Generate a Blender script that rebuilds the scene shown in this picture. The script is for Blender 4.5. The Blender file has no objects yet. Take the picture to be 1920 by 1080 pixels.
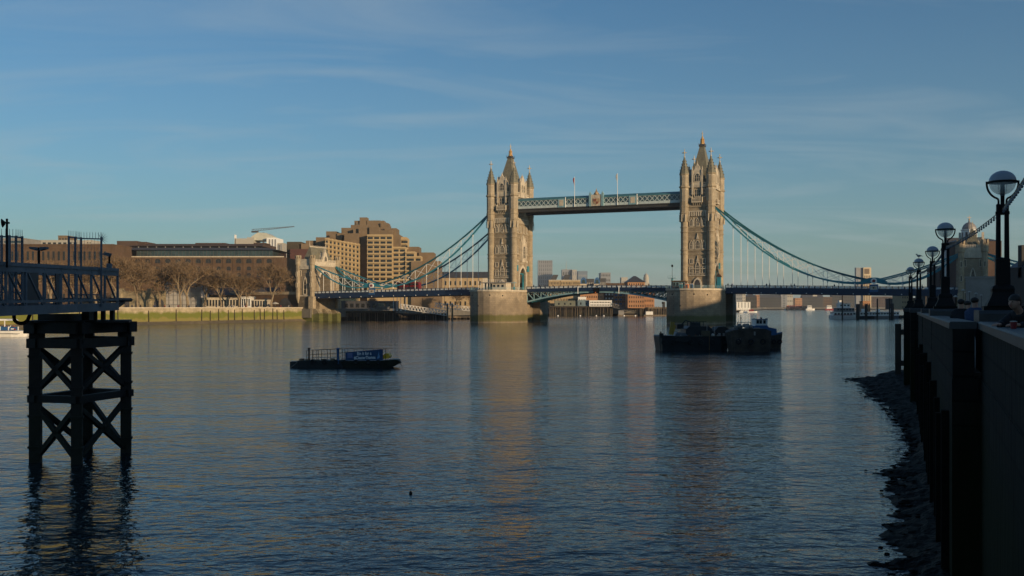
import bpy, bmesh, math, random
from mathutils import Vector, Matrix
from math import sin, cos, pi, radians
R = random.Random(7)
S = bpy.context.scene
COL = S.collection
# ------------------------------------------------------------------ camera
CH = 6.5; F = 1867.0; HY = 575.4
cd = bpy.data.cameras.new('camera'); cam = bpy.data.objects.new('camera', cd); COL.objects.link(cam)
cam.location = (0, 0, CH); cam.rotation_euler = (pi/2, 0, 0)
cd.sensor_width = 36; cd.lens = 36*F/1920; cd.shift_y = (HY-540)/1920
cd.clip_start = 0.3; cd.clip_end = 20000
S.camera = cam
S.render.resolution_x = 1024; S.render.resolution_y = 576
S.view_settings.view_transform = 'Standard'; S.view_settings.look = 'None'
S.view_settings.gamma = 1; S.view_settings.exposure = 0.0
# ------------------------------------------------------------------ sun and sky
SUN_A = radians(45)      # to the right of straight behind the camera
SUN_E = radians(9)
sdir = Vector((sin(SUN_A)*cos(SUN_E), -cos(SUN_A)*cos(SUN_E), sin(SUN_E)))
sl = bpy.data.lights.new('sun', 'SUN'); so = bpy.data.objects.new('sun', sl); COL.objects.link(so)
so.rotation_euler = sdir.to_track_quat('Z', 'Y').to_euler()
so.location = (0, 0, 300)
sl.energy = 4.9; sl.angle = radians(0.5); sl.color = (1.0, 0.72, 0.42)
w = bpy.data.worlds.new('World'); S.world = w; w.use_nodes = True
nt = w.node_tree; N = nt.nodes; L = nt.links
N.clear()
out = N.new('ShaderNodeOutputWorld'); bg = N.new('ShaderNodeBackground')
sky = N.new('ShaderNodeTexSky'); sky.sky_type = 'NISHITA'; sky.sun_disc = False
sky.sun_elevation = SUN_E
sky.sun_rotation = math.atan2(sdir.x, sdir.y)
sky.air_density = 1.0; sky.dust_density = 1.2; sky.ozone_density = 2.6; sky.altitude = 0
bg.inputs['Strength'].default_value = 0.093
# thin high cirrus, laid out in sky directions
tc = N.new('ShaderNodeTexCoord')
sep = N.new('ShaderNodeSeparateXYZ'); L.new(tc.outputs['Generated'], sep.inputs[0])
mz = N.new('ShaderNodeMath'); mz.operation = 'MAXIMUM'; mz.inputs[1].default_value = 0.03; L.new(sep.outputs[2], mz.inputs[0])
za = N.new('ShaderNodeMath'); za.operation = 'ADD'; za.inputs[1].default_value = 0.12; L.new(mz.outputs[0], za.inputs[0])
dx = N.new('ShaderNodeMath'); dx.operation = 'DIVIDE'; L.new(sep.outputs[0], dx.inputs[0]); L.new(za.outputs[0], dx.inputs[1])
dy = N.new('ShaderNodeMath'); dy.operation = 'DIVIDE'; L.new(sep.outputs[1], dy.inputs[0]); L.new(za.outputs[0], dy.inputs[1])
cmb = N.new('ShaderNodeCombineXYZ'); L.new(dx.outputs[0], cmb.inputs[0]); L.new(dy.outputs[0], cmb.inputs[1])
mp = N.new('ShaderNodeMapping'); mp.inputs['Scale'].default_value = (0.5, 1.5, 1); mp.inputs['Rotation'].default_value = (0, 0, radians(-28)); mp.inputs['Location'].default_value = (3.4, 1.3, 0)
L.new(cmb.outputs[0], mp.inputs[0])
ns = N.new('ShaderNodeTexNoise'); ns.inputs['Scale'].default_value = 1.5; ns.inputs['Detail'].default_value = 7; ns.inputs['Roughness'].default_value = 0.55; ns.inputs['Distortion'].default_value = 1.1
L.new(mp.outputs[0], ns.inputs['Vector'])
rp = N.new('ShaderNodeValToRGB'); rp.color_ramp.elements[0].position = 0.46; rp.color_ramp.elements[1].position = 0.84
rp.color_ramp.elements[1].color = (0.44, 0.44, 0.44, 1)
L.new(ns.outputs['Fac'], rp.inputs[0])
hs = N.new('ShaderNodeHueSaturation'); hs.inputs['Saturation'].default_value = 1.0; hs.inputs['Value'].default_value = 1.0
wb = N.new('ShaderNodeMixRGB'); wb.blend_type = 'MULTIPLY'; wb.inputs[0].default_value = 1; wb.inputs[2].default_value = (0.61, 1.03, 1.27, 1)
L.new(sky.outputs[0], wb.inputs[1]); L.new(wb.outputs[0], hs.inputs['Color'])
mx = N.new('ShaderNodeMixRGB'); mx.inputs[2].default_value = (4.0, 4.7, 5.1, 1)
L.new(rp.outputs[0], mx.inputs[0]); L.new(hs.outputs[0], mx.inputs[1])
# pale low haze of the winter sky, thinning with height
hz = N.new('ShaderNodeMath'); hz.operation = 'MULTIPLY'; hz.inputs[1].default_value = -7.0; L.new(mz.outputs[0], hz.inputs[0])
he = N.new('ShaderNodeMath'); he.operation = 'EXPONENT'; L.new(hz.outputs[0], he.inputs[0])
hk = N.new('ShaderNodeMath'); hk.operation = 'MULTIPLY'; hk.inputs[1].default_value = 0.40; L.new(he.outputs[0], hk.inputs[0])
m2 = N.new('ShaderNodeMixRGB'); m2.inputs[2].default_value = (4.7, 5.9, 5.7, 1); L.new(hk.outputs[0], m2.inputs[0]); L.new(mx.outputs[0], m2.inputs[1])
L.new(m2.outputs[0], bg.inputs[0]); L.new(bg.outputs[0], out.inputs[0])

# ------------------------------------------------------------------ helpers
def PX(px, Y): return (px-960)*Y/F
def PZ(py, Y): return CH+(HY-py)*Y/F
def YW(py, z=0): return (CH-z)*F/(py-HY)        # distance of a point of height z seen at row py

class G:
    """collects geometry; build() links it as ONE mesh object"""
    def __init__(s): s.v = []; s.f = []
    def add(s, vs, fs):
        o = len(s.v); s.v += [tuple(p) for p in vs]; s.f += [tuple(i+o for i in f) for f in fs]
    def box(s, x0, x1, y0, y1, z0, z1):
        s.add([(x0,y0,z0),(x1,y0,z0),(x1,y1,z0),(x0,y1,z0),(x0,y0,z1),(x1,y0,z1),(x1,y1,z1),(x0,y1,z1)],
              [(0,3,2,1),(4,5,6,7),(0,1,5,4),(1,2,6,5),(2,3,7,6),(3,0,4,7)])
    def rbox(s, cx, cy, z0, z1, wx, wy, a):
        c, n = cos(a), sin(a); P = []
        for z in (z0, z1):
            for (x, y) in ((-wx/2,-wy/2),(wx/2,-wy/2),(wx/2,wy/2),(-wx/2,wy/2)):
                P.append((cx+x*c-y*n, cy+x*n+y*c, z))
        s.add(P, [(0,3,2,1),(4,5,6,7),(0,1,5,4),(1,2,6,5),(2,3,7,6),(3,0,4,7)])
    def prism(s, poly, ax, a, b):
        n = len(poly)
        def m(p, t):
            return (p[0], t, p[1]) if ax == 'y' else ((t, p[0], p[1]) if ax == 'x' else (p[0], p[1], t))
        vs = [m(p, a) for p in poly]+[m(p, b) for p in poly]
        fs = [tuple(range(n)), tuple(range(2*n-1, n-1, -1))]+[(i, (i+1) % n, n+(i+1) % n, n+i) for i in range(n)]
        s.add(vs, fs)
    def frustum(s, p0, z0, p1, z1):
        n = len(p0)
        s.add([(x,y,z0) for x,y in p0]+[(x,y,z1) for x,y in p1],
              [tuple(range(n-1,-1,-1)), tuple(range(n,2*n))]+[(i,(i+1)%n,n+(i+1)%n,n+i) for i in range(n)])
    def cyl(s, p0, p1, r0, r1=None, n=8, ph=0.0):
        if r1 is None: r1 = r0
        p0 = Vector(p0); p1 = Vector(p1); d = (p1-p0)
        if d.length < 1e-6: return
        d.normalize()
        a = Vector((0,0,1)) if abs(d.z) < 0.95 else Vector((1,0,0))
        e1 = d.cross(a).normalized(); e2 = d.cross(e1)
        vs = []
        for (p, r) in ((p0, r0), (p1, r1)):
            for i in range(n):
                t = 2*pi*(i+0.5*(n == 4))/n+ph
                vs.append(p+e1*(cos(t)*r)+e2*(sin(t)*r))
        s.add(vs, [tuple(range(n-1,-1,-1)), tuple(range(n,2*n))]+[(i,(i+1)%n,n+(i+1)%n,n+i) for i in range(n)])
    def bar(s, p0, p1, t): s.cyl(p0, p1, t*0.7071, None, 4)
    def path(s, pts, t, n=4):
        for i in range(len(pts)-1): s.cyl(pts[i], pts[i+1], t, None, n)
    def lathe(s, cx, cy, prof, n=16, ph=0.0):
        vs = []
        for (r, z) in prof:
            for i in range(n):
                t = 2*pi*i/n+ph; vs.append((cx+r*cos(t), cy+r*sin(t), z))
        fs = []
        m = len(prof)
        for k in range(m-1):
            for i in range(n):
                fs.append((k*n+i, k*n+(i+1)%n, (k+1)*n+(i+1)%n, (k+1)*n+i))
        fs.append(tuple(range(n-1,-1,-1))); fs.append(tuple(range((m-1)*n, m*n)))
        s.add(vs, fs)
    def ball(s, c, r, n=12, m=8, sz=1.0, top=1.0, bot=-1.0):
        vs = []; fs = []
        for k in range(m+1):
            t = math.asin(bot)+(math.asin(top)-math.asin(bot))*k/m
            for i in range(n):
                a = 2*pi*i/n; vs.append((c[0]+r*cos(t)*cos(a), c[1]+r*cos(t)*sin(a), c[2]+r*sz*sin(t)))
        for k in range(m):
            for i in range(n): fs.append((k*n+i, k*n+(i+1)%n, (k+1)*n+(i+1)%n, (k+1)*n+i))
        fs.append(tuple(range(n-1,-1,-1))); fs.append(tuple(range(m*n,(m+1)*n)))
        s.add(vs, fs)
    def ellip(s, c, rx, ry, rz, n=10, m=6):
        o = len(s.v); s.ball((0,0,0), 1, n, m)
        for i in range(o, len(s.v)):
            x, y, z = s.v[i]; s.v[i] = (c[0]+x*rx, c[1]+y*ry, c[2]+z*rz)
    def hull(s, secs):
        """loft of equal-length open/closed sections (closed rings)"""
        n = len(secs[0]); vs = [p for sec in secs for p in sec]; fs = []
        for k in range(len(secs)-1):
            for i in range(n): fs.append((k*n+i, k*n+(i+1)%n, (k+1)*n+(i+1)%n, (k+1)*n+i))
        fs.append(tuple(range(n-1,-1,-1))); fs.append(tuple(range((len(secs)-1)*n, len(secs)*n)))
        s.add(vs, fs)
    def build(s, name, mat, parent=None, smooth=False, fix=True):
        me = bpy.data.meshes.new(name)
        me.from_pydata(s.v, [], s.f)
        if fix:
            bm = bmesh.new(); bm.from_mesh(me)
            bmesh.ops.recalc_face_normals(bm, faces=bm.faces); bm.to_mesh(me); bm.free()
        if smooth:
            for p in me.polygons: p.use_smooth = True
            try: me.set_sharp_from_angle(angle=radians(40))
            except Exception: pass
        me.materials.append(mat); me.update()
        o = bpy.data.objects.new(name, me); COL.objects.link(o)
        if parent is not None: o.parent = parent
        return o
def tag(o, label, cat, group=None, kind=None):
    if label: o['label'] = label
    if cat: o['category'] = cat
    if group: o['group'] = group
    if kind: o['kind'] = kind
    return o
def thing(name, label, cat, loc=(0,0,0), rz=0, group=None):
    o = bpy.data.objects.new(name, None); COL.objects.link(o)
    o.location = loc; o.rotation_euler = (0, 0, rz); o.empty_display_size = 0.5
    return tag(o, label, cat, group)
KIDS = {}
def kids(o): return [c for c in o.children]
def dup(o, parent=None, loc=None, rz=None, label=None):
    c = o.copy(); COL.objects.link(c); c.parent = parent
    if loc is not None: c.location = loc
    if rz is not None: c.rotation_euler = (0, 0, rz)
    if label: c['label'] = label
    for ch in kids(o): dup(ch, c)
    return c
def struct(g, name, mat, smooth=False):
    o = g.build(name, mat, None, smooth); o['kind'] = 'structure'; return o

# ------------------------------------------------------------------ materials
MATS = {}
def mat(name, col, rough=0.7, var=0.15, sc=1.0, bump=0.0, metal=0.0, spec=0.4, col2=None, bsc=None, coat=0, sxyz=None):
    if name in MATS: return MATS[name]
    m = bpy.data.materials.new(name); m.use_nodes = True; t = m.node_tree; n = t.nodes; l = t.links
    b = n['Principled BSDF']
    b.inputs['Roughness'].default_value = rough; b.inputs['Metallic'].default_value = metal
    b.inputs['Specular IOR Level'].default_value = spec
    g = n.new('ShaderNodeNewGeometry')
    mp = n.new('ShaderNodeMapping'); l.new(g.outputs['Position'], mp.inputs[0])
    if sxyz: mp.inputs['Scale'].default_value = sxyz
    ns = n.new('ShaderNodeTexNoise'); ns.inputs['Scale'].default_value = sc; ns.inputs['Detail'].default_value = 5; ns.inputs['Roughness'].default_value = 0.6
    l.new(mp.outputs[0], ns.inputs['Vector'])
    r = n.new('ShaderNodeValToRGB'); r.color_ramp.elements[0].position = 0.3; r.color_ramp.elements[1].position = 0.7
    c2 = col2 if col2 else tuple(min(1, c*(1+var)) for c in col)
    c1 = col if col2 else tuple(c*(1-var) for c in col)
    r.color_ramp.elements[0].color = (*c1, 1); r.color_ramp.elements[1].color = (*c2, 1)
    l.new(ns.outputs['Fac'], r.inputs[0]); l.new(r.outputs[0], b.inputs['Base Color'])
    if bump > 0:
        bp = n.new('ShaderNodeBump'); bp.inputs['Strength'].default_value = bump; bp.inputs['Distance'].default_value = 0.1
        n2 = n.new('ShaderNodeTexNoise'); n2.inputs['Scale'].default_value = bsc or sc*4; n2.inputs['Detail'].default_value = 4
        l.new(mp.outputs[0], n2.inputs['Vector']); l.new(n2.outputs['Fac'], bp.inputs['Height']); l.new(bp.outputs[0], b.inputs['Normal'])
    MATS[name] = m; m['out'] = 1
    return m
def band_stain(m, z0, z1, col, soft=0.6, nsc=0.6, strength=1.0, amp=1.2):
    """a tide stain: below about z1 (and above z0) the surface has another colour"""
    t = m.node_tree; n = t.nodes; l = t.links; b = n['Principled BSDF']
    src = b.inputs['Base Color'].links[0].from_socket
    g = n.new('ShaderNodeNewGeometry'); sp = n.new('ShaderNodeSeparateXYZ'); l.new(g.outputs['Position'], sp.inputs[0])
    ns = n.new('ShaderNodeTexNoise'); ns.inputs['Scale'].default_value = nsc; ns.inputs['Detail'].default_value = 4
    l.new(g.outputs['Position'], ns.inputs['Vector'])
    ad = n.new('ShaderNodeMath'); ad.operation = 'MULTIPLY_ADD'; ad.inputs[1].default_value = amp; l.new(ns.outputs['Fac'], ad.inputs[0]); l.new(sp.outputs[2], ad.inputs[2])
    r = n.new('ShaderNodeMapRange'); r.inputs[1].default_value = z1+soft+amp/2; r.inputs[2].default_value = z1-soft+amp/2; r.inputs[3].default_value = 0; r.inputs[4].default_value = strength
    l.new(ad.outputs[0], r.inputs[0]); fac = r.outputs[0]
    if z0 is not None:
        r2 = n.new('ShaderNodeMapRange'); r2.inputs[1].default_value = z0-soft+amp/2; r2.inputs[2].default_value = z0+soft+amp/2
        l.new(ad.outputs[0], r2.inputs[0])
        mm = n.new('ShaderNodeMath'); mm.operation = 'MULTIPLY'; l.new(fac, mm.inputs[0]); l.new(r2.outputs[0], mm.inputs[1]); fac = mm.outputs[0]
    mx = n.new('ShaderNodeMixRGB'); mx.inputs[2].default_value = (*col, 1)
    l.new(fac, mx.inputs[0]); l.new(src, mx.inputs[1]); l.new(mx.outputs[0], b.inputs['Base Color'])
    return m
def coursing(m, wide, high, mortar, dark=0.6, rot=None, ms=0.02):
    """block or brick courses as a pattern in the surface colour and relief; runs along x+y, rows along z"""
    t = m.node_tree; n = t.nodes; l = t.links; b = n['Principled BSDF']
    src = b.inputs['Base Color'].links[0].from_socket
    tc = n.new('ShaderNodeTexCoord'); sp = n.new('ShaderNodeSeparateXYZ'); l.new(tc.outputs['Object'], sp.inputs[0])
    ad = n.new('ShaderNodeMath'); ad.operation = 'ADD'; l.new(sp.outputs[0], ad.inputs[0]); l.new(sp.outputs[1], ad.inputs[1])
    cb = n.new('ShaderNodeCombineXYZ'); l.new(ad.outputs[0], cb.inputs[0]); l.new(sp.outputs[2], cb.inputs[1])
    br = n.new('ShaderNodeTexBrick'); br.inputs['Scale'].default_value = 1; br.inputs['Brick Width'].default_value = wide; br.inputs['Row Height'].default_value = high
    br.inputs['Mortar Size'].default_value = ms; br.inputs['Mortar Smooth'].default_value = 0.3
    br.inputs['Color1'].default_value = (1,1,1,1); br.inputs['Color2'].default_value = (0.78,0.78,0.78,1); br.inputs['Mortar'].default_value = (dark,dark,dark,1)
    l.new(cb.outputs[0], br.inputs['Vector'])
    mx = n.new('ShaderNodeMixRGB'); mx.blend_type = 'MULTIPLY'; mx.inputs[0].default_value = 1
    l.new(src, mx.inputs[1]); l.new(br.outputs['Color'], mx.inputs[2]); l.new(mx.outputs[0], b.inputs['Base Color'])
    return m
stone = coursing(mat('granite', (0.36,0.295,0.205), 0.85, 0.25, 0.35, 0.4), 1.1, 0.45, 0, 0.6, ms=0.03)
stone_pale = mat('portland_stone', (0.48,0.42,0.33), 0.8, 0.22, 0.8, 0.3)
stone_mid = coursing(mat('tower_wall_stone', (0.29,0.235,0.165), 0.88, 0.25, 0.5, 0.5), 0.9, 0.36, 0, 0.6, ms=0.03)
pier_stone = coursing(mat('pier_granite', (0.34,0.275,0.195), 0.85, 0.38, 0.22, 0.4), 1.6, 0.75, 0, 0.5, ms=0.04)
band_stain(pier_stone, None, 9.5, (0.15,0.12,0.085), 1.5, 0.25, 0.5, 6.0)
band_stain(pier_stone, 0.6, 3.3, (0.085,0.085,0.02), 0.5, 0.35, 0.85)
slate = coursing(mat('roof_slate', (0.17,0.16,0.115), 0.6, 0.2, 0.8, 0.2), 0.6, 0.4, 0, 0.75)
slate_dark = mat('dark_slate', (0.055,0.055,0.06), 0.5, 0.2, 0.6)
gold = mat('gilding', (0.55,0.33,0.12), 0.45, 0.2, 2.0, metal=0.25)
glass = mat('window_glass', (0.018,0.02,0.022), 0.12, 0.3, 2.0, spec=0.6)
glass_b = mat('office_glass', (0.03,0.05,0.055), 0.15, 0.4, 0.4, spec=0.8)
teal = mat('teal_paint', (0.03,0.19,0.25), 0.45, 0.15, 0.7)
teal_pale = mat('pale_teal_paint', (0.20,0.34,0.38), 0.5, 0.15, 0.9)
navy = mat('navy_paint', (0.010,0.025,0.062), 0.45, 0.2, 0.7)
white = mat('white_paint', (0.72,0.71,0.68), 0.5, 0.08, 0.9)
red = mat('red_paint', (0.20,0.02,0.025), 0.5, 0.1, 1)
black = mat('black_iron', (0.005,0.005,0.005), 0.6, 0.2, 2.0, spec=.2)
rubber = mat('rubber', (0.01,0.01,0.01), 0.8, 0.2, 2.0)
steel_d = mat('dark_steel', (0.010,0.010,0.011), 0.65, 0.35, 1.2, 0.3, col2=(0.026,0.017,0.012))
band_stain(steel_d, None, 2.2, (0.012,0.014,0.006), 0.4, 1.5, 0.9, 1.0)
steel_g = mat('grey_steel', (0.10,0.115,0.14), 0.5, 0.25, 1.0)
timber = mat('wet_timber', (0.035,0.028,0.02), 0.8, 0.4, 1.0, 0.4, sxyz=(1,1,0.15))
timber_l = mat('weathered_timber', (0.16,0.125,0.085), 0.85, 0.35, 1.0, 0.4, sxyz=(1,1,0.15))
brick_br = coursing(mat('brown_brick', (0.112,0.068,0.040), 0.9, 0.3, 0.2, 0.2), 0.45, 0.15, 0, 0.8, ms=0.02)
brick_or = mat('orange_brick', (0.36,0.19,0.10), 0.9, 0.2, 0.12)
brick_ye = mat('yellow_brick', (0.36,0.27,0.16), 0.9, 0.18, 0.15)
brick_dk = mat('dark_brick', (0.07,0.045,0.035), 0.9, 0.25, 0.15)
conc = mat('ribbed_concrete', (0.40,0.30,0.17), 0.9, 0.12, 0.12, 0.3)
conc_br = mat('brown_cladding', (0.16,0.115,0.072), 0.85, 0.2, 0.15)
conc_g = mat('grey_concrete', (0.22,0.21,0.20), 0.9, 0.15, 0.3)
far_g = mat('far_tower_cladding', (0.20,0.21,0.23), 0.6, 0.1, 0.02)
far_w = mat('far_pale_cladding', (0.36,0.34,0.30), 0.7, 0.1, 0.02)
far_d = mat('far_dark_cladding', (0.04,0.038,0.036), 0.8, 0.3, 0.03)
skinm = mat('skin', (0.42,0.24,0.17), 0.55, 0.08, 8)
hairm = mat('hair', (0.02,0.014,0.01), 0.6, 0.3, 20)
cloth_k = mat('black_cloth', (0.012,0.012,0.015), 0.85, 0.2, 6)
cloth_b = mat('blue_cloth', (0.03,0.05,0.11), 0.85, 0.2, 6)
cloth_r = mat('red_cloth', (0.25,0.03,0.03), 0.85, 0.2, 6)
cloth_w = mat('pale_cloth', (0.40,0.38,0.34), 0.85, 0.2, 6)
rustm = mat('rusty_hull', (0.05,0.038,0.028), 0.75, 0.5, 0.8, 0.3)
hull_k = mat('black_hull', (0.012,0.014,0.017), 0.5, 0.4, 0.6, 0.2)
blue_p = mat('blue_paint', (0.025,0.09,0.22), 0.5, 0.15, 0.9)
yellow = mat('yellow_paint', (0.75,0.42,0.02), 0.5, 0.15, 0.9)
orange = mat('orange_paint', (0.6,0.16,0.03), 0.5, 0.15, 0.9)
# ================================================================== SETTING
TH = 0.39061; CT, ST = cos(TH), sin(TH); BX, BY = -0.63, 425.88; SP = 82.27
def B(u, v, z=0):            # bridge frame (u along the bridge, v downstream) to world
    return (BX+u*CT+v*ST, BY-u*ST+v*CT, z)
# water
wm = bpy.data.materials.new('river_water'); wm.use_nodes = True; t = wm.node_tree; n = t.nodes; l = t.links
b = n['Principled BSDF']; b.inputs['Base Color'].default_value = (0.010,0.018,0.022,1); b.inputs['Roughness'].default_value = 0.06
b.inputs['IOR'].default_value = 1.33; b.inputs['Specular IOR Level'].default_value = 0.35
g = n.new('ShaderNodeNewGeometry')
def wave(scl, rot, sxy, det, dist=0.0):
    mp = n.new('ShaderNodeMapping'); mp.inputs['Scale'].default_value = (sxy[0], sxy[1], 1); mp.inputs['Rotation'].default_value = (0,0,rot); l.new(g.outputs['Position'], mp.inputs[0])
    q = n.new('ShaderNodeTexNoise'); q.inputs['Scale'].default_value = scl; q.inputs['Detail'].default_value = det; q.inputs['Roughness'].default_value = 0.5; q.inputs['Distortion'].default_value = dist
    l.new(mp.outputs[0], q.inputs['Vector']); return q.outputs['Fac']
def madd(a, k, c=None):
    m = n.new('ShaderNodeMath'); m.operation = 'MULTIPLY_ADD'; l.new(a, m.inputs[0]); m.inputs[1].default_value = k
    if c is None: m.inputs[2].default_value = 0
    else: l.new(c, m.inputs[2])
    return m.outputs[0]
h = madd(wave(0.10, 0.15, (0.6, 1.5), 2, 0.3), 0.34)
h = madd(wave(0.55, -0.2, (0.7, 1.25), 3, 0.5), 0.17, h)
h = madd(wave(2.2, 0.12, (0.85, 1.2), 3, 0.4), 0.085, h)
h = madd(wave(8.0, -0.1, (0.9, 1.1), 3), 0.008, h)
def slope(scl, rot, sxy, k, prev=None, kx=1.0):
    mp = n.new('ShaderNodeMapping'); mp.inputs['Scale'].default_value = (sxy[0], sxy[1], 1); mp.inputs['Rotation'].default_value = (0,0,rot); l.new(g.outputs['Position'], mp.inputs[0])
    q = n.new('ShaderNodeTexNoise'); q.inputs['Scale'].default_value = scl; q.inputs['Detail'].default_value = 3; q.inputs['Roughness'].default_value = 0.55; q.inputs['Distortion'].default_value = 0.4
    l.new(mp.outputs[0], q.inputs['Vector'])
    a = n.new('ShaderNodeVectorMath'); a.operation = 'SUBTRACT'; a.inputs[1].default_value = (.5,.5,.5); l.new(q.outputs['Color'], a.inputs[0])
    m = n.new('ShaderNodeVectorMath'); m.operation = 'MULTIPLY_ADD'; m.inputs[1].default_value = (k*kx, k, 0); l.new(a.outputs[0], m.inputs[0])
    if prev is None: m.inputs[2].default_value = (0,0,0)
    else: l.new(prev, m.inputs[2])
    return m.outputs[0]
sv = slope(0.9, -0.15, (0.5,1.3), 0.11, None, .5)
sv = slope(4.5, 0.1, (0.7,1.2), 0.21, sv, .6)
pt = wave(0.012, 0.35, (0.5, 2.2), 4, 0.8)
pr_ = n.new('ShaderNodeMapRange'); pr_.inputs[1].default_value = 0.35; pr_.inputs[2].default_value = 0.65; pr_.inputs[3].default_value = 0.65; pr_.inputs[4].default_value = 1.25; l.new(pt, pr_.inputs[0])
sc_ = n.new('ShaderNodeVectorMath'); sc_.operation = 'SCALE'; l.new(sv, sc_.inputs[0]); l.new(pr_.outputs[0], sc_.inputs['Scale'])
ad_ = n.new('ShaderNodeVectorMath'); ad_.operation = 'ADD'; ad_.inputs[1].default_value = (0,0,1); l.new(sc_.outputs[0], ad_.inputs[0]); sv = ad_.outputs[0]
nv = n.new('ShaderNodeVectorMath'); nv.operation = 'NORMALIZE'; l.new(sv, nv.inputs[0])
patch = wave(0.02, 0.3, (0.5, 1.6), 3, 0.6)
bp = n.new('ShaderNodeBump'); bp.inputs['Distance'].default_value = 1.0
rr = n.new('ShaderNodeMapRange'); rr.inputs[1].default_value = 0.35; rr.inputs[2].default_value = 0.65; rr.inputs[3].default_value = 0.55; rr.inputs[4].default_value = 0.95
l.new(patch, rr.inputs[0]); l.new(rr.outputs[0], bp.inputs['Strength'])
l.new(nv.outputs[0], bp.inputs['Normal']); l.new(h, bp.inputs['Height']); l.new(bp.outputs[0], b.inputs['Normal'])
q = G(); q.add([(-5900,-590,0),(5900,-590,0),(5900,8900,0),(-5900,8900,0)], [(0,1,2,3)]); struct(q, 'river_water', wm)
# land sheets
earth = mat('paving', (0.13,0.12,0.105), 0.9, 0.25, 0.15)
def land(name, poly, z):
    q = G(); q.prism(poly, 'z', z-4.0, z); return struct(q, name, earth)
p0 = B(-98.8,-330); p1 = B(-98.8,-12); p1b = B(-93.0,-12); p2 = B(-93.0,40)
land('north_bank_ground', [(p0[0],p0[1]-40),(p0[0],p0[1]),(p1[0],p1[1]),(p1b[0],p1b[1]),(p2[0],p2[1]),(-45,540),(-20,600),(12,737),(135,737),(290,1270),(600,2350),(5800,2350),(5800,8800),(-5800,8800),(-5800,-200)], 5.6)
WA, WB = 1.06, 0.39
def wallx(Y): return WA+WB*Y
land('south_bank_ground', [(2.8,-30),(2.8,3),(10.95,22.4),(wallx(22.8)+.5,22.8),(wallx(86),86),(wallx(86)+3,87),(141,330),(330,740),(800,1900),(1200,2300),(5000,2300),(5000,-500),(60,-500),(60,-30)], 5.0)

# ---- north embankment wall (runs perpendicular to the bridge)
nwm = coursing(mat('embankment_stone', (0.40,0.33,0.22), 0.9, 0.3, 0.3, 0.5), 1.2, 0.5, 0, 0.6)
band_stain(nwm, None, 4.5, (0.12,0.135,0.016), 0.5, 0.3, 0.95, 2.2)
band_stain(nwm, None, 2.2, (0.22,0.18,0.06), 0.3, 0.35, 0.75, 4.5)
nw = thing('embankment_wall', 'long far river wall with green weed below a pale coping', 'river wall', B(-98.0,0), -TH)
q = G(); q.box(-0.8, 0.4, -300, -11.2, -1, 6.0); q.build('wall', nwm, nw)
q = G(); q.box(-0.9, 0.55, -300, -11.2, 6.0, 6.35); q.build('coping', stone_pale, nw)
for v in [-282,-270,-258,-246,-234,-222,-214,-206,-198,-189,-176,-160,-141,-124,-109,-94.5,-80,-75,-70,-64,-60,-55,-47,-43,-40,-34,-31,-26]:
    hh = R.uniform(5.0,5.9)
    q = G(); q.cyl((0.75,v+R.uniform(-.3,.3),-0.5),(0.62,v,hh), 0.17, 0.15, 6); q.build('fender_post', timber, nw)
q = G()
for v in range(-300,-13,2):
    q.box(-0.32,-0.27, v-.02, v+.02, 6.35, 7.4)
for z in (6.6,6.85,7.1,7.4): q.box(-0.31,-0.28,-300,-13,z-.015,z+.015)
q.build('railing', black, nw)
# foreshore of shingle below it
fs = mat('shingle', (0.17,0.135,0.085), 0.9, 0.45, 1.2, 0.8)
q = G(); nn = 150; vs = []; fsx = []
for i in range(nn+1):
    v = -300+i*290/nn
    wdt = 5.0+1.8*sin(v*0.09)+1.2*sin(v*.31)+R.uniform(-.4,.4)
    wdt *= min(1.0, max(0.35, (-v-8)/30))
    for j in range(7):
        tj = j/6
        x = -0.2+tj*(wdt+1.5); z = 1.15*(1-tj)**1.2-0.25*tj+R.uniform(-.06,.06)*(1-tj)
        p = B(-97.6+x, v); vs.append((p[0],p[1],z))
for i in range(nn):
    for j in range(6):
        a = i*7+j; fsx.append((a,a+7,a+8,a+1))
q.add(vs, fsx); struct(q, 'foreshore_far', fs, True)

# ---- south embankment wall, near right
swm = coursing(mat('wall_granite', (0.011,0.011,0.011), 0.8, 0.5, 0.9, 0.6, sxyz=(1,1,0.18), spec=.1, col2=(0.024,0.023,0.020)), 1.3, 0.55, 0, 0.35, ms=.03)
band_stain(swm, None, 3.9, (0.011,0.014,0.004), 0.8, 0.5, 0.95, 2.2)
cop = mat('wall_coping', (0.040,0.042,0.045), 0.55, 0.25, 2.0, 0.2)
def wall_run(name, label, x0, y0, x1, y1, grp=None, zc=6.17):
    d = Vector((x1-x0, y1-y0)); ln = d.length; a = math.atan2(d.y, d.x)
    t = thing(name, label, 'river wall', (x0,y0,0), a, grp)
    # local x runs away along the wall, river side is +y
    q = G(); q.box(0, ln, -0.9, -0.09, -1, 4.9); q.box(0, ln, -0.55, -0.10, 4.9, zc-.16)
    q.build('wall', swm, t)
    q = G(); q.prism([(-0.60,zc-.16),(-0.03,zc-.16),(-0.03,zc-.03),(-.06,zc),(-0.57,zc),(-.60,zc-.03)], 'x', 0, ln); q.build('coping', cop, t)
    k = int(ln/2.9) if ln > 30 else 0
    for i in range(k):
        c = (i+.5)*ln/k+R.uniform(-.3,.3)
        q = G(); q.box(c-.13, c+.13, -0.10, R.uniform(.06,.12), -1, R.uniform(3.6,4.7)); q.build('fender_timber', mat('black_timber',(.008,.007,.005),.9,.4,1.5,.3,spec=.1), t)
    return t
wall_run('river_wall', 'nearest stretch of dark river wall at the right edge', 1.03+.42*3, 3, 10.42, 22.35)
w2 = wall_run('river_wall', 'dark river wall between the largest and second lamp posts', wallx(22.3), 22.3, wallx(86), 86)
w2['label'] = 'long dark river wall running away below the five lamp posts'
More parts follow.
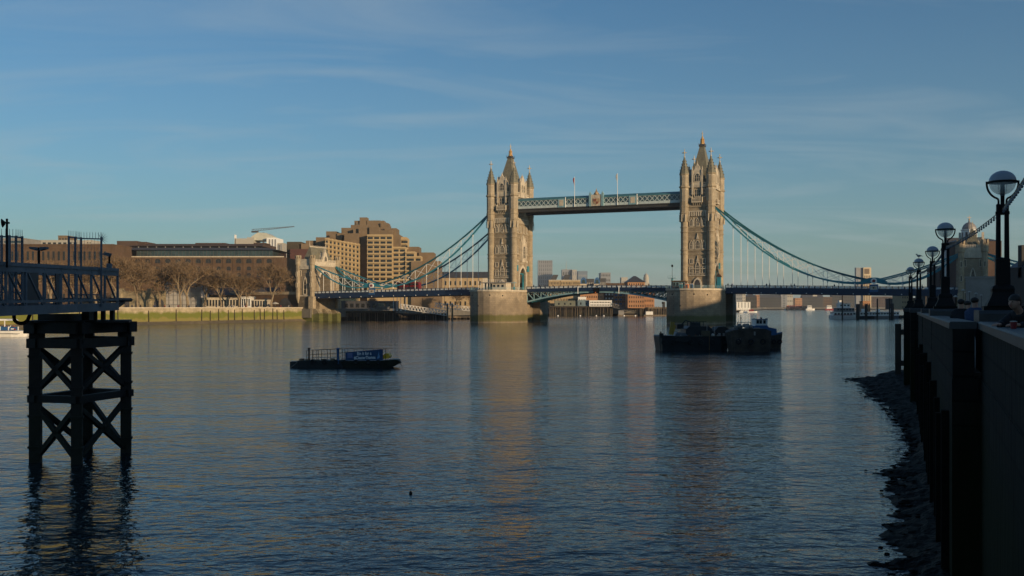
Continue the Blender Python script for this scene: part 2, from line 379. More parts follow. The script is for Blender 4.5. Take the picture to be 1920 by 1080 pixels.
q = G()
for i in range(1, 5): pass
# mud foreshore below the near wall
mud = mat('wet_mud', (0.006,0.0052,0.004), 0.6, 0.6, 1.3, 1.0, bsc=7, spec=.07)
def nz(x, y): return sin(x*1.7+3*sin(y*.31))*.5+sin(y*0.83+x*.9+2*sin(x*.4))*.5
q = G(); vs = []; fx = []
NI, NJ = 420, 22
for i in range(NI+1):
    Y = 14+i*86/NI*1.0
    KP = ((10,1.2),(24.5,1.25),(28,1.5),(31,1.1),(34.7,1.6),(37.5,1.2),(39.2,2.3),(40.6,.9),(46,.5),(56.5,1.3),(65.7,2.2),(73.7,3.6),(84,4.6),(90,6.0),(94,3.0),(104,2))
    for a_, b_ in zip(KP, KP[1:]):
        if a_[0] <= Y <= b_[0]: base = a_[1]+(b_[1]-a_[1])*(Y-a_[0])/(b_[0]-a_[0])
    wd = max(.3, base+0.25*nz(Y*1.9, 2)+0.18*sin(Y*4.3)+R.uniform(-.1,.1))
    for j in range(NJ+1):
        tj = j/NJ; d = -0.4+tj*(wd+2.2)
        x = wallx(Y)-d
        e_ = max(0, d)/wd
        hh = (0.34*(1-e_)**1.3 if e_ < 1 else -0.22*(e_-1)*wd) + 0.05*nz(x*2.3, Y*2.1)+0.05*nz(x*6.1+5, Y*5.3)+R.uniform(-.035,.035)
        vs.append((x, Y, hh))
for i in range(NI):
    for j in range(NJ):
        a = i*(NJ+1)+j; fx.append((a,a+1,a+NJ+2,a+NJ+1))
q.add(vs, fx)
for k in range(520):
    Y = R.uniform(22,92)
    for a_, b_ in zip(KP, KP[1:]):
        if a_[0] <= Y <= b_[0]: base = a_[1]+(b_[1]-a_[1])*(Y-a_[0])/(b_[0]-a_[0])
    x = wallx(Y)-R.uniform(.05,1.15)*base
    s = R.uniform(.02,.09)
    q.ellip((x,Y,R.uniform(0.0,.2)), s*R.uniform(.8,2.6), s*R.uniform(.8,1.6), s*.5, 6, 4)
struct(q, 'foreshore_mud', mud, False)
# ================================================================== THE BRIDGE
def pwin(parent, w, h, loc, rz, nx=2, ny=2, arch=False, fw=0.22, gm=None, fm=None, prot=0.22):
    """one window: dark glass with its stone frame and mullions as a child; faces -y before turning"""
    g_ = G(); f_ = G()
    if arch:
        pts = [(-w/2,0),(w/2,0),(w/2,h*.62),(w*.3,h*.86),(0,h),(-w*.3,h*.86),(-w/2,h*.62)]
        g_.prism(pts, 'y', -0.04, 0.10)
        o = [(-w/2-fw,-fw),(-w/2,0),(-w/2,h*.62),(-w*.3,h*.86),(0,h)]; e = [(-w/2-fw,-fw),(-w/2-fw,h*.66),(-w*.36,h*.95),(0,h+fw*1.5)]
        for sgn in (1,-1):
            poly = [(sgn*x,z) for x,z in [(-w/2,0),(-w/2,h*.62),(-w*.3,h*.86),(0,h),(0,h+fw*1.5),(-w*.36,h*.97),(-w/2-fw,h*.66),(-w/2-fw,0)]]
            f_.prism(poly, 'y', -prot, 0.05)
    else:
        g_.box(-w/2, w/2, -0.04, 0.10, 0, h)
        f_.box(-w/2-fw, -w/2, -prot, 0.05, -fw, h+fw); f_.box(w/2, w/2+fw, -prot, 0.05, -fw, h+fw)
        f_.box(-w/2, w/2, -prot, 0.05, h, h+fw)
    f_.box(-w/2-(fw if arch else 0)-.0, w/2+(fw if arch else 0), -prot-.04, 0.05, -fw*1.1, 0)
    for i in range(1, nx): x = -w/2+w*i/nx; f_.box(x-.06, x+.06, -0.12, -0.045, 0, h*(.8 if arch else 1))
    for i in range(1, ny): z = h*i/ny*(.85 if arch else 1); f_.box(-w/2, w/2, -0.10, -0.05, z-.05, z+.05)
    o = g_.build('window', gm or glass, parent); o.location = loc; o.rotation_euler = (0,0,rz)
    f_.build('frame', fm or stone_pale, o); return o
WCACHE = {}
def pw(parent, w, h, loc, rz, *a, **k):
    key = (w,h)+a+tuple(sorted((x, str(y)) for x, y in k.items()))
    if key in WCACHE:
        o = dup(WCACHE[key], parent, loc, rz); return o
    o = pwin(parent, w, h, loc, rz, *a, **k); WCACHE[key] = o; return o

def bridge_tower(label, u):
    t = thing('bridge_tower', label, 'bridge tower', B(u,0), -TH, 'the two great towers of the bridge')
    HX, HV = 5.25, 9.1
    # ---- walls with the road arch left open
    q = G()
    for sg in (-1, 1):
        a_, b_ = (3.7, HV) if sg > 0 else (-HV, -3.7)
        q.box(-HX, HX, a_, b_, 12.6, 19.0)
        pts = [(sg*HV,19.0),(sg*3.7,19.0),(sg*3.3,20.6),(sg*2.0,22.1),(0,23.2),(0,25),(sg*HV,25)]
        q.prism(pts, 'x', -HX, HX)
    q.box(-HX, HX, -HV, HV, 25, 53.4)
    q.build('wall', stone_mid, t)
    # battered plinth
    q = G()
    for sg in (-1,1):
        y0, y1 = sorted((sg*3.75, sg*(HV+.35))); q.box(-HX-.35, HX+.35, y0, y1, 13.2, 14.9)
    q.build('plinth', stone_pale, t)
    # string courses
    for z, p, hh in ((26.8,.22,.35),(28.3,.3,.45),(35.4,.22,.4),(37.2,.3,.45),(45.2,.3,.5),(52.8,.55,.6)):
        q = G(); q.box(-HX-p, HX+p, -HV-p, HV+p, z, z+hh); q.build('cornice', stone_pale if z > 50 else stone, t)
    # corbel table under the upper band
    for rz_, n_, hw in ((0,8,3.5),(pi/2,12,7.0),(pi,8,3.5),(-pi/2,12,7.0)):
        q = G()
        for i in range(n_):
            x = -hw+2*hw*(i+.5)/n_; d = HV if rz_ in (0,pi) else HX
            c, s_ = cos(rz_), sin(rz_)
            cx, cy = x*c+(d+.22)*s_, x*s_-(d+.22)*c
            q.rbox(cx, cy, 41.7, 43.4, .45, .5, rz_)
            q.rbox(cx, cy, 43.4, 43.8, 2*hw/n_*1.02, .55, rz_)
        q.build('corbel_table', stone_pale, t)
    # parapet with open tracery
    q = G()
    for sg in (-1,1):
        q.box(-HX, HX, sg*(HV+.2)-.15, sg*(HV+.2)+.15, 53.4, 54.0); q.box(-HX, HX, sg*(HV+.2)-.13, sg*(HV+.2)+.13, 54.5, 54.8)
        q.box(sg*(HX+.2)-.15, sg*(HX+.2)+.15, -HV, HV, 53.4, 54.0); q.box(sg*(HX+.2)-.13, sg*(HX+.2)+.13, -HV, HV, 54.5, 54.8)
        for i in range(12):
            x = -HX+2*HX*(i+.5)/12; q.box(x-.1, x+.1, sg*(HV+.2)-.1, sg*(HV+.2)+.1, 54.0, 54.5)
        for i in range(20):
            y = -HV+2*HV*(i+.5)/20; q.box(sg*(HX+.2)-.1, sg*(HX+.2)+.1, y-.1, y+.1, 54.0, 54.5)
    q.build('parapet', stone_pale, t)
    # ---- corner turrets
    first = None
    for (sx, sy) in ((-1,-1),(1,-1),(-1,1),(1,1)):
        cx, cy = sx*5.17, sy*8.99
        if first:
            dup(first, t, (cx,cy,0)); continue
        q = G()
        q.lathe(0,0,[(1.75,13.0),(1.75,14.6),(1.42,15.2),(1.40,39.2),(1.75,42.2)], 16, pi/16)
        q.lathe(0,0,[(1.80,42.2),(1.80,57.6),(2.02,57.9),(2.02,58.2)], 8, pi/8)
        for z, r_ in ((26.8,1.58),(28.3,1.62),(35.4,1.58),(37.2,1.62)):
            q.lathe(0,0,[(r_-.1,z),(r_,z+.1),(r_,z+.4),(r_-.1,z+.5)], 16, pi/16)
        for z, r_ in ((42.6,1.98),(45.2,1.98),(52.8,2.15)):
            q.lathe(0,0,[(r_-.15,z),(r_,z+.15),(r_,z+.5),(r_-.15,z+.7)], 8, pi/8)
        tr = q.build('turret', stone, t, False)
        tr.location = (cx, cy, 0)
        # blind tracery panels on the top stage
        for dz0, dz1 in ((53.9,57.2),(47.5,52.0)):
            q = G()
            for k in range(8):
                a = pi/4*k; c, s_ = cos(a), sin(a)
                for off in (-.42, 0, .42):
                    q.rbox((1.68)*c-off*s_, (1.68)*s_+off*c, dz0, dz1, .14, .12, a)
                q.rbox(1.70*c, 1.70*s_, dz1, dz1+.3, .14, 1.1, a)
            q.build('tracery', stone_pale, tr)
        q = G()
        for k in range(8):
            a = pi/4*k; c2, s2 = cos(a+pi/8), sin(a+pi/8)
            q.rbox(1.9*c2, 1.9*s2, 39.6, 42.4, .3, .25, a+pi/8)
        q.build('corbel_ring', stone_pale, tr)
        q = G(); q.lathe(0,0,[(2.05,58.2),(1.85,58.9),(1.0,61.9),(0.22,64.9)], 8, pi/8)
        for k in range(8):
            a = pi/4*k+pi/8
            for e in (0.18,.36,.54,.72): r_ = 2.0-1.75*e; q.rbox(r_*cos(a)*1.03, r_*sin(a)*1.03, 58.5+6.3*e, 58.9+6.3*e, .22, .16, a)
        q.build('spire', slate, tr)
        q = G(); q.lathe(0,0,[(.34,64.7),(.34,65.1),(.16,65.2),(.16,67.6),(.05,68.1)], 8)
        q.box(-.75,.75,-.14,.14,66.4,66.75); q.box(-.14,.14,-.75,.75,66.4,66.75); q.ball((0,0,66.57),.32,8,6)
        for k in (-.75,.75): q.ball((k,0,66.57),.2,6,4)
        q.build('cross', stone_pale, tr)
        first = tr
    # ---- main roof
    q = G(); q.frustum([(-4.2,-7.0),(4.2,-7.0),(4.2,7.0),(-4.2,7.0)], 53.4, [(-.85,-1.3),(.85,-1.3),(.85,1.3),(-.85,1.3)], 69.9)
    rf = q.build('roof', slate, t)
    q = G(); q.box(-1.15,1.15,-1.6,1.6,69.9,70.5); q.box(-.8,.8,-1.1,1.1,70.5,70.9)
    for x in (-1.1,1.1):
        for y in (-1.5,0,1.5): q.box(x-.08,x+.08,y-.08,y+.08,70.5,71.1)
    q.build('roof_cap', slate_dark, rf)
    q = G(); q.lathe(0,0,[(1.0,70.9),(.95,71.3),(.62,71.5),(.60,72.6),(.85,72.8),(.5,73.2),(.18,74.2)], 8)
    for k in range(8): a = k*pi/4; q.cyl((.8*cos(a),.8*sin(a),71),(.7*cos(a),.7*sin(a),73.1),.09,.04,5)
    q.build('gilded_crown', gold, rf)
    q = G(); q.lathe(0,0,[(.2,74.0),(.14,75.6),(.04,76.3)], 6); q.box(-.42,.42,-.08,.08,75.0,75.22); q.box(-.08,.08,-.42,.42,75.0,75.22); q.build('finial', stone_pale, rf)
    # ---- dormer gables on the four sides
    for rz_, hw, d in ((0,1.75,HV),(pi,1.75,HV),(pi/2,2.9,HX),(-pi/2,2.9,HX)):
        q = G()
        q.prism([(-hw,53.2),(hw,53.2),(hw,58.8),(hw*.55,60.2),(hw*.5,60.9),(hw*.2,61.4),(0,62.3),(-hw*.2,61.4),(-hw*.5,60.9),(-hw*.55,60.2),(-hw,58.8)], 'y', -.55, .35)
        q.prism([(-hw*.85,53.4),(hw*.85,53.4),(hw*.85,58.4),(0,61.2),(-hw*.85,58.4)], 'y', .35, 4.0)
        dm = q.build('dormer', stone_pale, t); dm.rotation_euler = (0,0,rz_)
        c, s_ = cos(rz_), sin(rz_); dm.location = (d*s_, -d*c, 0)
        for sg in (-1,1):
            q = G(); q.box(sg*(hw+.12)-.28, sg*(hw+.12)+.28, -.85,-.25,50.0 if hw < 2 else 53.2,59.6); q.cyl((sg*(hw+.12),-.55,59.5),(sg*(hw+.12),-.55,61.2),.32,.03,6)
            q.build('pinnacle', stone_pale, dm)
        q = G(); q.cyl((0,-.1,62.2),(0,-.1,63.3),.14,.03,5); q.build('finial', stone_pale, dm)
        pw(dm, 2.1 if hw < 2 else 1.5, 3.0, (0,-.55,55.2) if hw < 2 else (-1.1,-.55,55.2), 0, 3, 2, True)
        if hw > 2: pw(dm, 1.5, 3.0, (1.1,-.55,55.2), 0, 2, 2, True)
    # ---- faces: local x across, facing outwards
    for rz_, d in ((0,HV),(pi,HV)):
        c, s_ = cos(rz_), sin(rz_)
        P = lambda x, o, z: (x*c+(d+o)*s_, x*s_-(d+o)*c, z)
        pw(t, 1.5, 4.6, P(0,.02,19.2), rz_, 3, 4, True)
        for x in (-2.45,2.45):
            pw(t, 1.05, 3.0, P(x,.02,18.9), rz_, 2, 3); pw(t, 1.05, 1.6, P(x,.02,23.4), rz_, 2, 1)
            pw(t, .95, 3.0, P(x,.02,29.1), rz_, 2, 2, True); pw(t, .95, 2.6, P(x,.02,38.0), rz_, 2, 2, True)
            pw(t, .8, 2.7, P(x*1.02,.02,49.3), rz_, 1, 2)
        pw(t, 1.6, 3.1, P(0,.02,29.1), rz_, 3, 2, True); pw(t, .95, 2.6, P(0,.02,38.0), rz_, 2, 2, True)
        pw(t, 2.1, 2.7, P(0,.02,49.3), rz_, 3, 2)
        # lit stone panels beside the windows, gablets, ground door, balconies
        q = G()
        for z0_, z1_ in ((28.9,32.5),(37.8,41.2)):
            for x in (-1.45,1.45): q.box(x-.2,x+.2,-.14,.1,z0_,z1_)
        q.prism([(-.5,32.8),(.5,32.8),(.12,34.2),(0,35.2),(-.12,34.2)],'y',-.35,.1)
        q.prism([(-.5,24.1),(.5,24.1),(.12,25.4),(0,26.4),(-.12,25.4)],'y',-.35,.1)
        for z_ in (18.5,21.2): q.box(-3.5,3.5,-.5,.1,z_,z_+.22)
        for i in range(15): x = -3.4+i*6.8/14; q.box(x-.05,x+.05,-.45,-.35,18.72,19.5)
        q.box(-3.5,3.5,-.46,-.34,19.5,19.62)
        fr = q.build('face_trim', stone_pale, t); fr.location = P(0,0,0); fr.rotation_euler = (0,0,rz_)
        q = G(); q.prism([(-1.7,13.5),(1.7,13.5),(1.7,15.6),(1.2,17.0),(0,18.0),(-1.2,17.0),(-1.7,15.6)],'y',-.45,.1)
        dr = q.build('doorway', stone_pale, t); dr.location = P(0,0,0); dr.rotation_euler = (0,0,rz_)
        q = G(); q.prism([(-1.1,13.6),(1.1,13.6),(1.1,15.6),(.75,16.6),(0,17.2),(-.75,16.6),(-1.1,15.6)],'y',-.52,-.44); q.build('door', slate_dark, dr)
        q = G(); q.box(-2.0,2.0,-1.3,.1,46.9,47.3); q.box(-2.0,2.0,-1.3,-1.1,48.5,48.75)
        for i in range(9): x = -1.9+i*3.8/8; q.box(x-.09,x+.09,-1.27,-1.12,47.3,48.5)
        for sg in (-1,1): q.box(sg*2.0-.12,sg*2.0+.12,-1.4,.1,46.9,49.0)
        for i in range(5): x = -1.6+i*.8; q.prism([(-1.1,46.9),(.05,46.9),(.05,45.7)],'x',x-.15,x+.15)
        bl = q.build('balcony', stone_pale, t); bl.location = P(0,0,0); bl.rotation_euler = (0,0,rz_)
    for rz_, d in ((pi/2,HX),(-pi/2,HX)):
        c, s_ = cos(rz_), sin(rz_)
        P = lambda x, o, z: (x*c+(d+o)*s_, x*s_-(d+o)*c, z)
        q = G()
        # moulded arch order round the road opening
        for sg in (-1,1):
            q.prism([(sg*3.7,13.2),(sg*4.5,13.2),(sg*4.5,19.2),(sg*4.0,21.3),(sg*2.4,23.2),(0,24.4),(0,23.2),(sg*2.0,22.1),(sg*3.3,20.6),(sg*3.7,19.0)],'y',-.5,.1)
        ar = q.build('road_arch', stone_pale, t); ar.location = P(0,0,0); ar.rotation_euler = (0,0,rz_)
        q = G()
        q.prism([(-2.0,25.6),(2.0,25.6),(2.0,33.4),(1.3,35.2),(0,37.0),(-1.3,35.2),(-2.0,33.4)],'y',-.9,.1)
        q.prism([(-.9,25.6),(.05,25.6),(.05,24.6)],'x',-1.8,1.8)
        for sg in (-1,1): q.box(sg*2.2-.25,sg*2.2+.25,-1.2,.1,26.0,34.2); q.cyl((sg*2.2,-.6,34.2),(sg*2.2,-.6,36.0),.35,.04,6)
        ba = q.build('oriel', stone_pale, t); ba.location = P(0,0,0); ba.rotation_euler = (0,0,rz_)
        pw(ba, 2.6, 5.2, (0,-.93,27.2), 0, 4, 3, True)
        for x in (-5.2,5.2):
            pw(t, 1.1, 3.0, P(x,.02,29.1), rz_, 2, 2, True); pw(t, 1.0, 2.6, P(x,.02,38.0), rz_, 2, 2, True)
            pw(t, 1.1, 2.6, P(x,.02,23.0), rz_, 2, 2)
        for x in (-1.8,1.8): pw(t, 1.0, 2.6, P(x,.02,38.0), rz_, 2, 2, True)
        for x in (-1.4,1.4): pw(t, 1.4, 2.7, P(x,.02,49.3), rz_, 2, 2)
        q = G()
        for sg in (-1,1): q.box(sg*5.2-.8,sg*5.2+.8,-.25,.1,25.5,26.3)
        q.box(-2.0,2.0,-1.2,.1,46.9,47.3); q.box(-2.0,2.0,-1.2,-1.0,48.4,48.65)
        for i in range(8): x = -1.9+i*3.8/7; q.box(x-.09,x+.09,-1.17,-1.03,47.3,48.4)
        bl = q.build('balcony', stone_pale, t); bl.location = P(0,0,0); bl.rotation_euler = (0,0,rz_)
    # teal gate screens in the road arch
    q = G()
    for x in (-HX+.6, HX-.6):
        for y in (-3.4,3.4,-2.2,2.2): q.box(x-.15,x+.15,y-.14,y+.14,13.9,20.5)
        q.box(x-.12,x+.12,-3.5,3.5,20.4,20.8)
        for y in (-2.8,2.8): q.box(x-.05,x+.05,y-.5,y+.5,13.9,17)
    q.build('arch_screen', teal, t)
    q = G()
    for y in (-6.2, 6.2):
        q.box(HX+.05,HX+.5,y-1.0,y+1.0,21.6,24.0); q.box(-HX-.5,-HX-.05,y-1.0,y+1.0,21.6,24.0)
    q.build('chain_bracket', teal, t)
    return t
tl = bridge_tower('left great gothic bridge tower, farther off, with walkways leaving its right side', 0)
tr_ = bridge_tower('right great gothic bridge tower, standing above the moored barges', SP)

# ---- piers
def pier(label, u, cab):
    t = thing('bridge_pier', label, 'bridge pier', B(u,0), -TH, 'piers under the bridge towers')
    W_ = 10.65
    for sg in (-1, 1):
        def outline(w, nose, fl):
            P = [(-w, sg*7.6)]
            for k in range(0, 9):
                a = k/8; y = fl+(nose-fl)*sin(a*pi/2)**1.0; x = -w*(1-(a)**2.05) ; P.append((x, sg*y))
            P2 = [(-x, y) for x, y in reversed(P[:-1])]
            return P+P2
        q = G()
        q.prism(outline(W_, 28.4, 12), 'z', -3, 12.7)
        q.build('cutwater', pier_stone, t)
        q = G(); q.prism(outline(W_+.35, 28.8, 12.1), 'z', 12.7, 13.4); q.build('coping', stone_pale, t)
        q = G(); o2 = outline(W_+.1, 28.3, 12)
        pts = [p for p in o2]
        for i in range(len(pts)):
            a_, b_ = Vector(pts[i]), Vector(pts[(i+1)%len(pts)])
            if abs(abs(a_.y)-7.6) < .01 and abs(abs(b_.y)-7.6) < .01: continue
            n_ = max(1, int((b_-a_).length/1.5))
            for k in range(n_):
                c_ = a_+(b_-a_)*(k/n_); q.cyl((c_.x,c_.y,13.4),(c_.x,c_.y,14.45),.05,.05,4)
            for z in (13.75,14.1,14.45): q.cyl((a_.x,a_.y,z),(b_.x,b_.y,z),.04,.04,4)
        q.build('railing', teal_pale, t)
        q = G()
        for (x_, yy, zz) in ((-5.9,0,11.2),(2.6,0,11.2),(6.9,0,11.0),(-2.5,0,6.9)):
            a_ = (1-abs(x_)/W_)**(1/2.05); yn = 12+16.4*sin(a_*pi/2)
            q.cyl((x_,sg*(yn-1),zz),(x_,sg*(yn+.06),zz),.3,.3,8)
        q.build('drain_hole', rubber, t)
    q = G(); q.box(-W_+3.5, W_-3.5, -7.7, 7.7, -3, 13.0); q.box(-W_,-W_+3.6,-7.7,7.7,11.6,13.0); q.box(W_-3.6,W_,-7.7,7.7,11.6,13.0); q.build('core', pier_stone, t)
    return t
pl = pier('left bridge pier, mostly sunlit pale granite with a green tide line', 0, 0)
pr = pier('right bridge pier with its foot in shade behind the barges', SP, 1)

# control cabins and small stuff standing on the pier tops
c1 = thing('control_cabin', 'white control cabin with a railed roof on the left pier', 'cabin', B(0.2,-14.2,13.4), -TH)
q = G(); q.box(-1.2,4.9,-3.0,2.5,0,2.9); q.build('wall', stone_pale, c1)
q = G(); q.box(-6.4,5.3,-3.6,3.0,2.9,3.25); q.build('roof', conc_g, c1)
q = G()
for x in (-6.2,-4.8,-3.4,-2.2): q.cyl((x,-3.4,0),(x,-3.4,2.9),.09,.09,6)
q.build('post', white, c1)
q = G()
for i in range(13): x = -6.2+i*.95; q.cyl((x,-3.4,3.25),(x,-3.4,4.35),.04,.04,4)
for z in (3.8,4.35): q.cyl((-6.3,-3.4,z),(5.2,-3.4,z),.04,.04,4)
q.build('railing', white, c1)
for x in (-.3,1.5,3.4): q = G(); q.box(x-.5,x+.5,-3.06,-2.99,1.2,2.2); q.build('window', glass, c1)
c2 = thing('control_cabin', 'low dark glazed cabin at the left end of the right pier top', 'cabin', B(SP-6.2,-13.5,13.4), -TH)
q = G(); q.box(-2.2,2.6,-2.4,2.4,0,2.9); q.build('wall', brick_dk, c2)
q = G(); q.box(-2.6,3.0,-2.8,2.8,2.9,3.2); q.build('roof', conc_br, c2)
for x in (-1.4,-.2,1.0,2.1): q = G(); q.box(x-.42,x+.42,-2.46,-2.39,1.1,2.5); o = q.build('window', glass, c2); f_ = G(); f_.box(x-.5,x-.42,-2.48,-2.39,1.0,2.6); f_.box(x+.42,x+.5,-2.48,-2.39,1.0,2.6); f_.box(x-.42,x+.42,-2.48,-2.39,2.5,2.6); f_.build('frame', teal_pale, o)
m1 = thing('signal_mast', 'teal signal post with platform and thin rod, left end of the right pier', 'mast', B(SP-9.3,-12,13.4), -TH)
q = G(); q.cyl((0,0,0),(0,0,4.2),.45,.35,8); q.build('post', teal, m1)
q = G(); q.box(-1.5,1.5,-1.2,1.2,4.2,4.35)
for x in (-1.5,-.5,.5,1.5): q.cyl((x,-1.2,4.35),(x,-1.2,5.1),.04,.04,4)
q.cyl((-1.5,-1.2,5.1),(1.5,-1.2,5.1),.04,.04,4); q.build('platform', teal_pale, m1)
q = G(); q.cyl((0,0,4.3),(0,0,9.6),.08,.05,6); q.box(-.35,.35,-.1,.1,8.6,9.5); q.build('signal_head', black, m1)
for i, (x, m_, lb) in enumerate(((-.5,teal,'teal kiosk box on the right pier, leftmost of three booths'),(1.6,orange,'orange booth between two blue ones on the right pier'),(3.0,blue_p,'blue booth on the right pier just right of the orange one'))):
    k = thing('booth', lb, 'booth', B(SP-3.2+x*1.0,-22+abs(x),13.4), -TH)
    q = G(); q.box(-.5,.5,-.5,.5,0,1.7); q.build('body', m_, k)
    q = G(); q.box(-.58,.58,-.58,.58,1.7,1.85); q.build('lid', white, k)
    q = G(); q.box(-.3,.3,-.55,-.5,.1,1.4); q.build('door', glass, k)
k = thing('hoist', 'tall teal hoist frame beside the right bridge tower at road level', 'hoist', B(SP+8.3,-9.2,13.4), -TH)
q = G(); q.box(-.7,.7,-.7,.7,0,4.6); q.build('housing', teal, k)
q = G(); q.box(-.9,.9,-.9,.9,4.6,4.9); q.prism([(-.9,4.9),(.9,4.9),(0,5.9)],'y',-.8,.8); q.build('roof', brick_dk, k)
k = thing('hoist', 'thin teal hoist frame at the foot of the left bridge tower', 'hoist', B(6.6,-12.0,13.4), -TH)
q = G(); q.cyl((0,0,0),(0,0,3.6),.18,.14,8); q.box(-.9,.9,-.25,.25,2.9,3.2); q.build('frame', teal_pale, k)
q = G(); q.box(-.35,.35,-.35,.35,0,1.3); q.build('base', teal, k)

# ---- high walkways between the towers
def walkway(label, v):
    t = thing('high_walkway', label, 'walkway', B(SP/2,v), -TH, 'high level walkways between the towers')
    L_ = SP/2-5.3
    q = G(); q.box(-L_, L_, -1.9, 1.9, 46.9, 47.35); q.box(-L_,L_,-1.5,1.5,46.0,46.9); q.build('floor_girder', mat('dull_girder_paint',(.045,.045,.045),.6,.2,.6), t)
    q = G(); q.box(-L_, L_, -1.55, 1.55, 47.35, 50.6); q.build('glazed_side', mat('walkway_glass', (0.09,0.16,0.18), 0.3, 0.25, .5), t)
    q = G(); q.prism([(-2.0,51.0),(-2.0,50.6),(2.0,50.6),(2.0,51.0),(0,51.9)], 'x', -L_, L_); q.build('roof', mat('roof_teal',(.05,.16,.19),.5,.2,.7), t)
    q = G()
    q.box(-L_,L_,-1.9,-1.72,47.35,48.35); q.box(-L_,L_,1.72,1.9,47.35,48.35); q.box(-L_,L_,-1.93,-1.7,50.5,50.7)
    npn = 36; st = 2*L_/npn
    for i in range(npn):
        x0 = -L_+i*st
        for y in (-1.82,):
            q.cyl((x0,y,48.3),(x0+st,y,50.6),.13,.13,4); q.cyl((x0,y,50.6),(x0+st,y,48.3),.13,.13,4)
        q.box(x0-.06,x0+.06,-1.95,-1.72,47.3,48.5)
    q.build('lattice', mat('lattice_paint', (0.46,0.53,0.53), .5,.1,1), t)
    for c in (-L_*.42,-L_*-.42,):
        q = G(); q.box(c-1.5,c+1.5,-2.05,-1.7,47.3,50.8); q.build('panel_pier', teal_pale, t)
        q = G(); q.box(c-.9,c+.9,-2.12,-2.05,47.9,50.3); q.build('crest', stone_pale, t)
        q = G(); q.cyl((c+1.75,-1.95,47.2),(c+1.75,-1.95,51.4),.18,.18,6); q.build('post', white, t)
    return t
wk1 = walkway('nearer of the two teal high walkways, with a crest and flagpoles, between the bridge towers', -6.6)
wk2 = walkway('rear high walkway, its underside showing below the nearer one', 6.6)
# central crest of the near walkway
q = G()
for x in (-2.6,2.6): q.box(x-.45,x+.45,-2.5,-1.6,47.2,52.4); q.cyl((x,-2.05,52.4),(x,-2.05,53.2),.45,.1,8)
q.build('crest_pillar', teal_pale, wk1)
q = G(); q.box(-2.15,2.15,-2.3,-1.7,47.3,51.9); q.build('crest_panel', stone_pale, wk1)
q = G()
q.prism([(-1.5,50.3),(-1.5,49.2),(-1.0,48.3),(0,47.7),(1.0,48.3),(1.5,49.2),(1.5,50.3)],'y',-2.42,-2.3)
q.ball((0,-2.1,52.3),.7,10,6,.9); q.prism([(-1.3,51.9),(1.3,51.9),(.6,52.9),(.25,53.4),(0,54.4),(-.25,53.4),(-.6,52.9)],'y',-2.2,-1.95)
q.build('gilded_shield', mat('dull_gilding', (0.40,0.28,0.17), .5,.3,2), wk1)
q = G()
q.prism([(-1.1,50.1),(0,50.1),(0,49.1),(-1.2,49.1)],'y',-2.5,-2.43); q.prism([(0,49.0),(1.1,49.0),(.6,48.3),(0,48.0)],'y',-2.5,-2.43)
q.build('shield_quarter', mat('faded_red',(.22,.08,.055),.6,.2,2), wk1)
for px_, lb, tz in ((1077.2,'flagpole on the high walkway left of its crest with a limp red flag',59.3),(1157.6,'flagpole on the high walkway right of its crest with a furled pale flag',59.8)):
    k_ = (px_-960)/F; u_ = None
    # solve u on plane v=-8.8
    u_ = (k_*(BY-8.8*CT)-(BX-8.8*ST))/(CT+k_*ST)
    fp = thing('flagpole', lb, 'flagpole', B(u_,-8.75,47.3), -TH)
    q = G(); q.cyl((0,0,0),(0,0,tz-47.3),.13,.08,6); q.ball((0,0,tz-47.25),.16,6,4); q.build('pole', white, fp)
    q = G(); hh = tz-47.3
    pts = []
    for i in range(9):
        z = hh-.2-i*.42; w_ = .25+.35*sin(i*.5+.4); pts.append(((-.12-w_*.4),z,w_))
    secs = [[(a_-w_/2,-.05-.1*sin(i),z),(a_,-.16,z),(a_+w_/2,.02,z),(a_,.12+.08*sin(i*2),z)] for i,(a_,z,w_) in enumerate(pts)]
    q.hull(secs); q.build('flag', cloth_r if '1077' in str(px_) else cloth_w, fp)

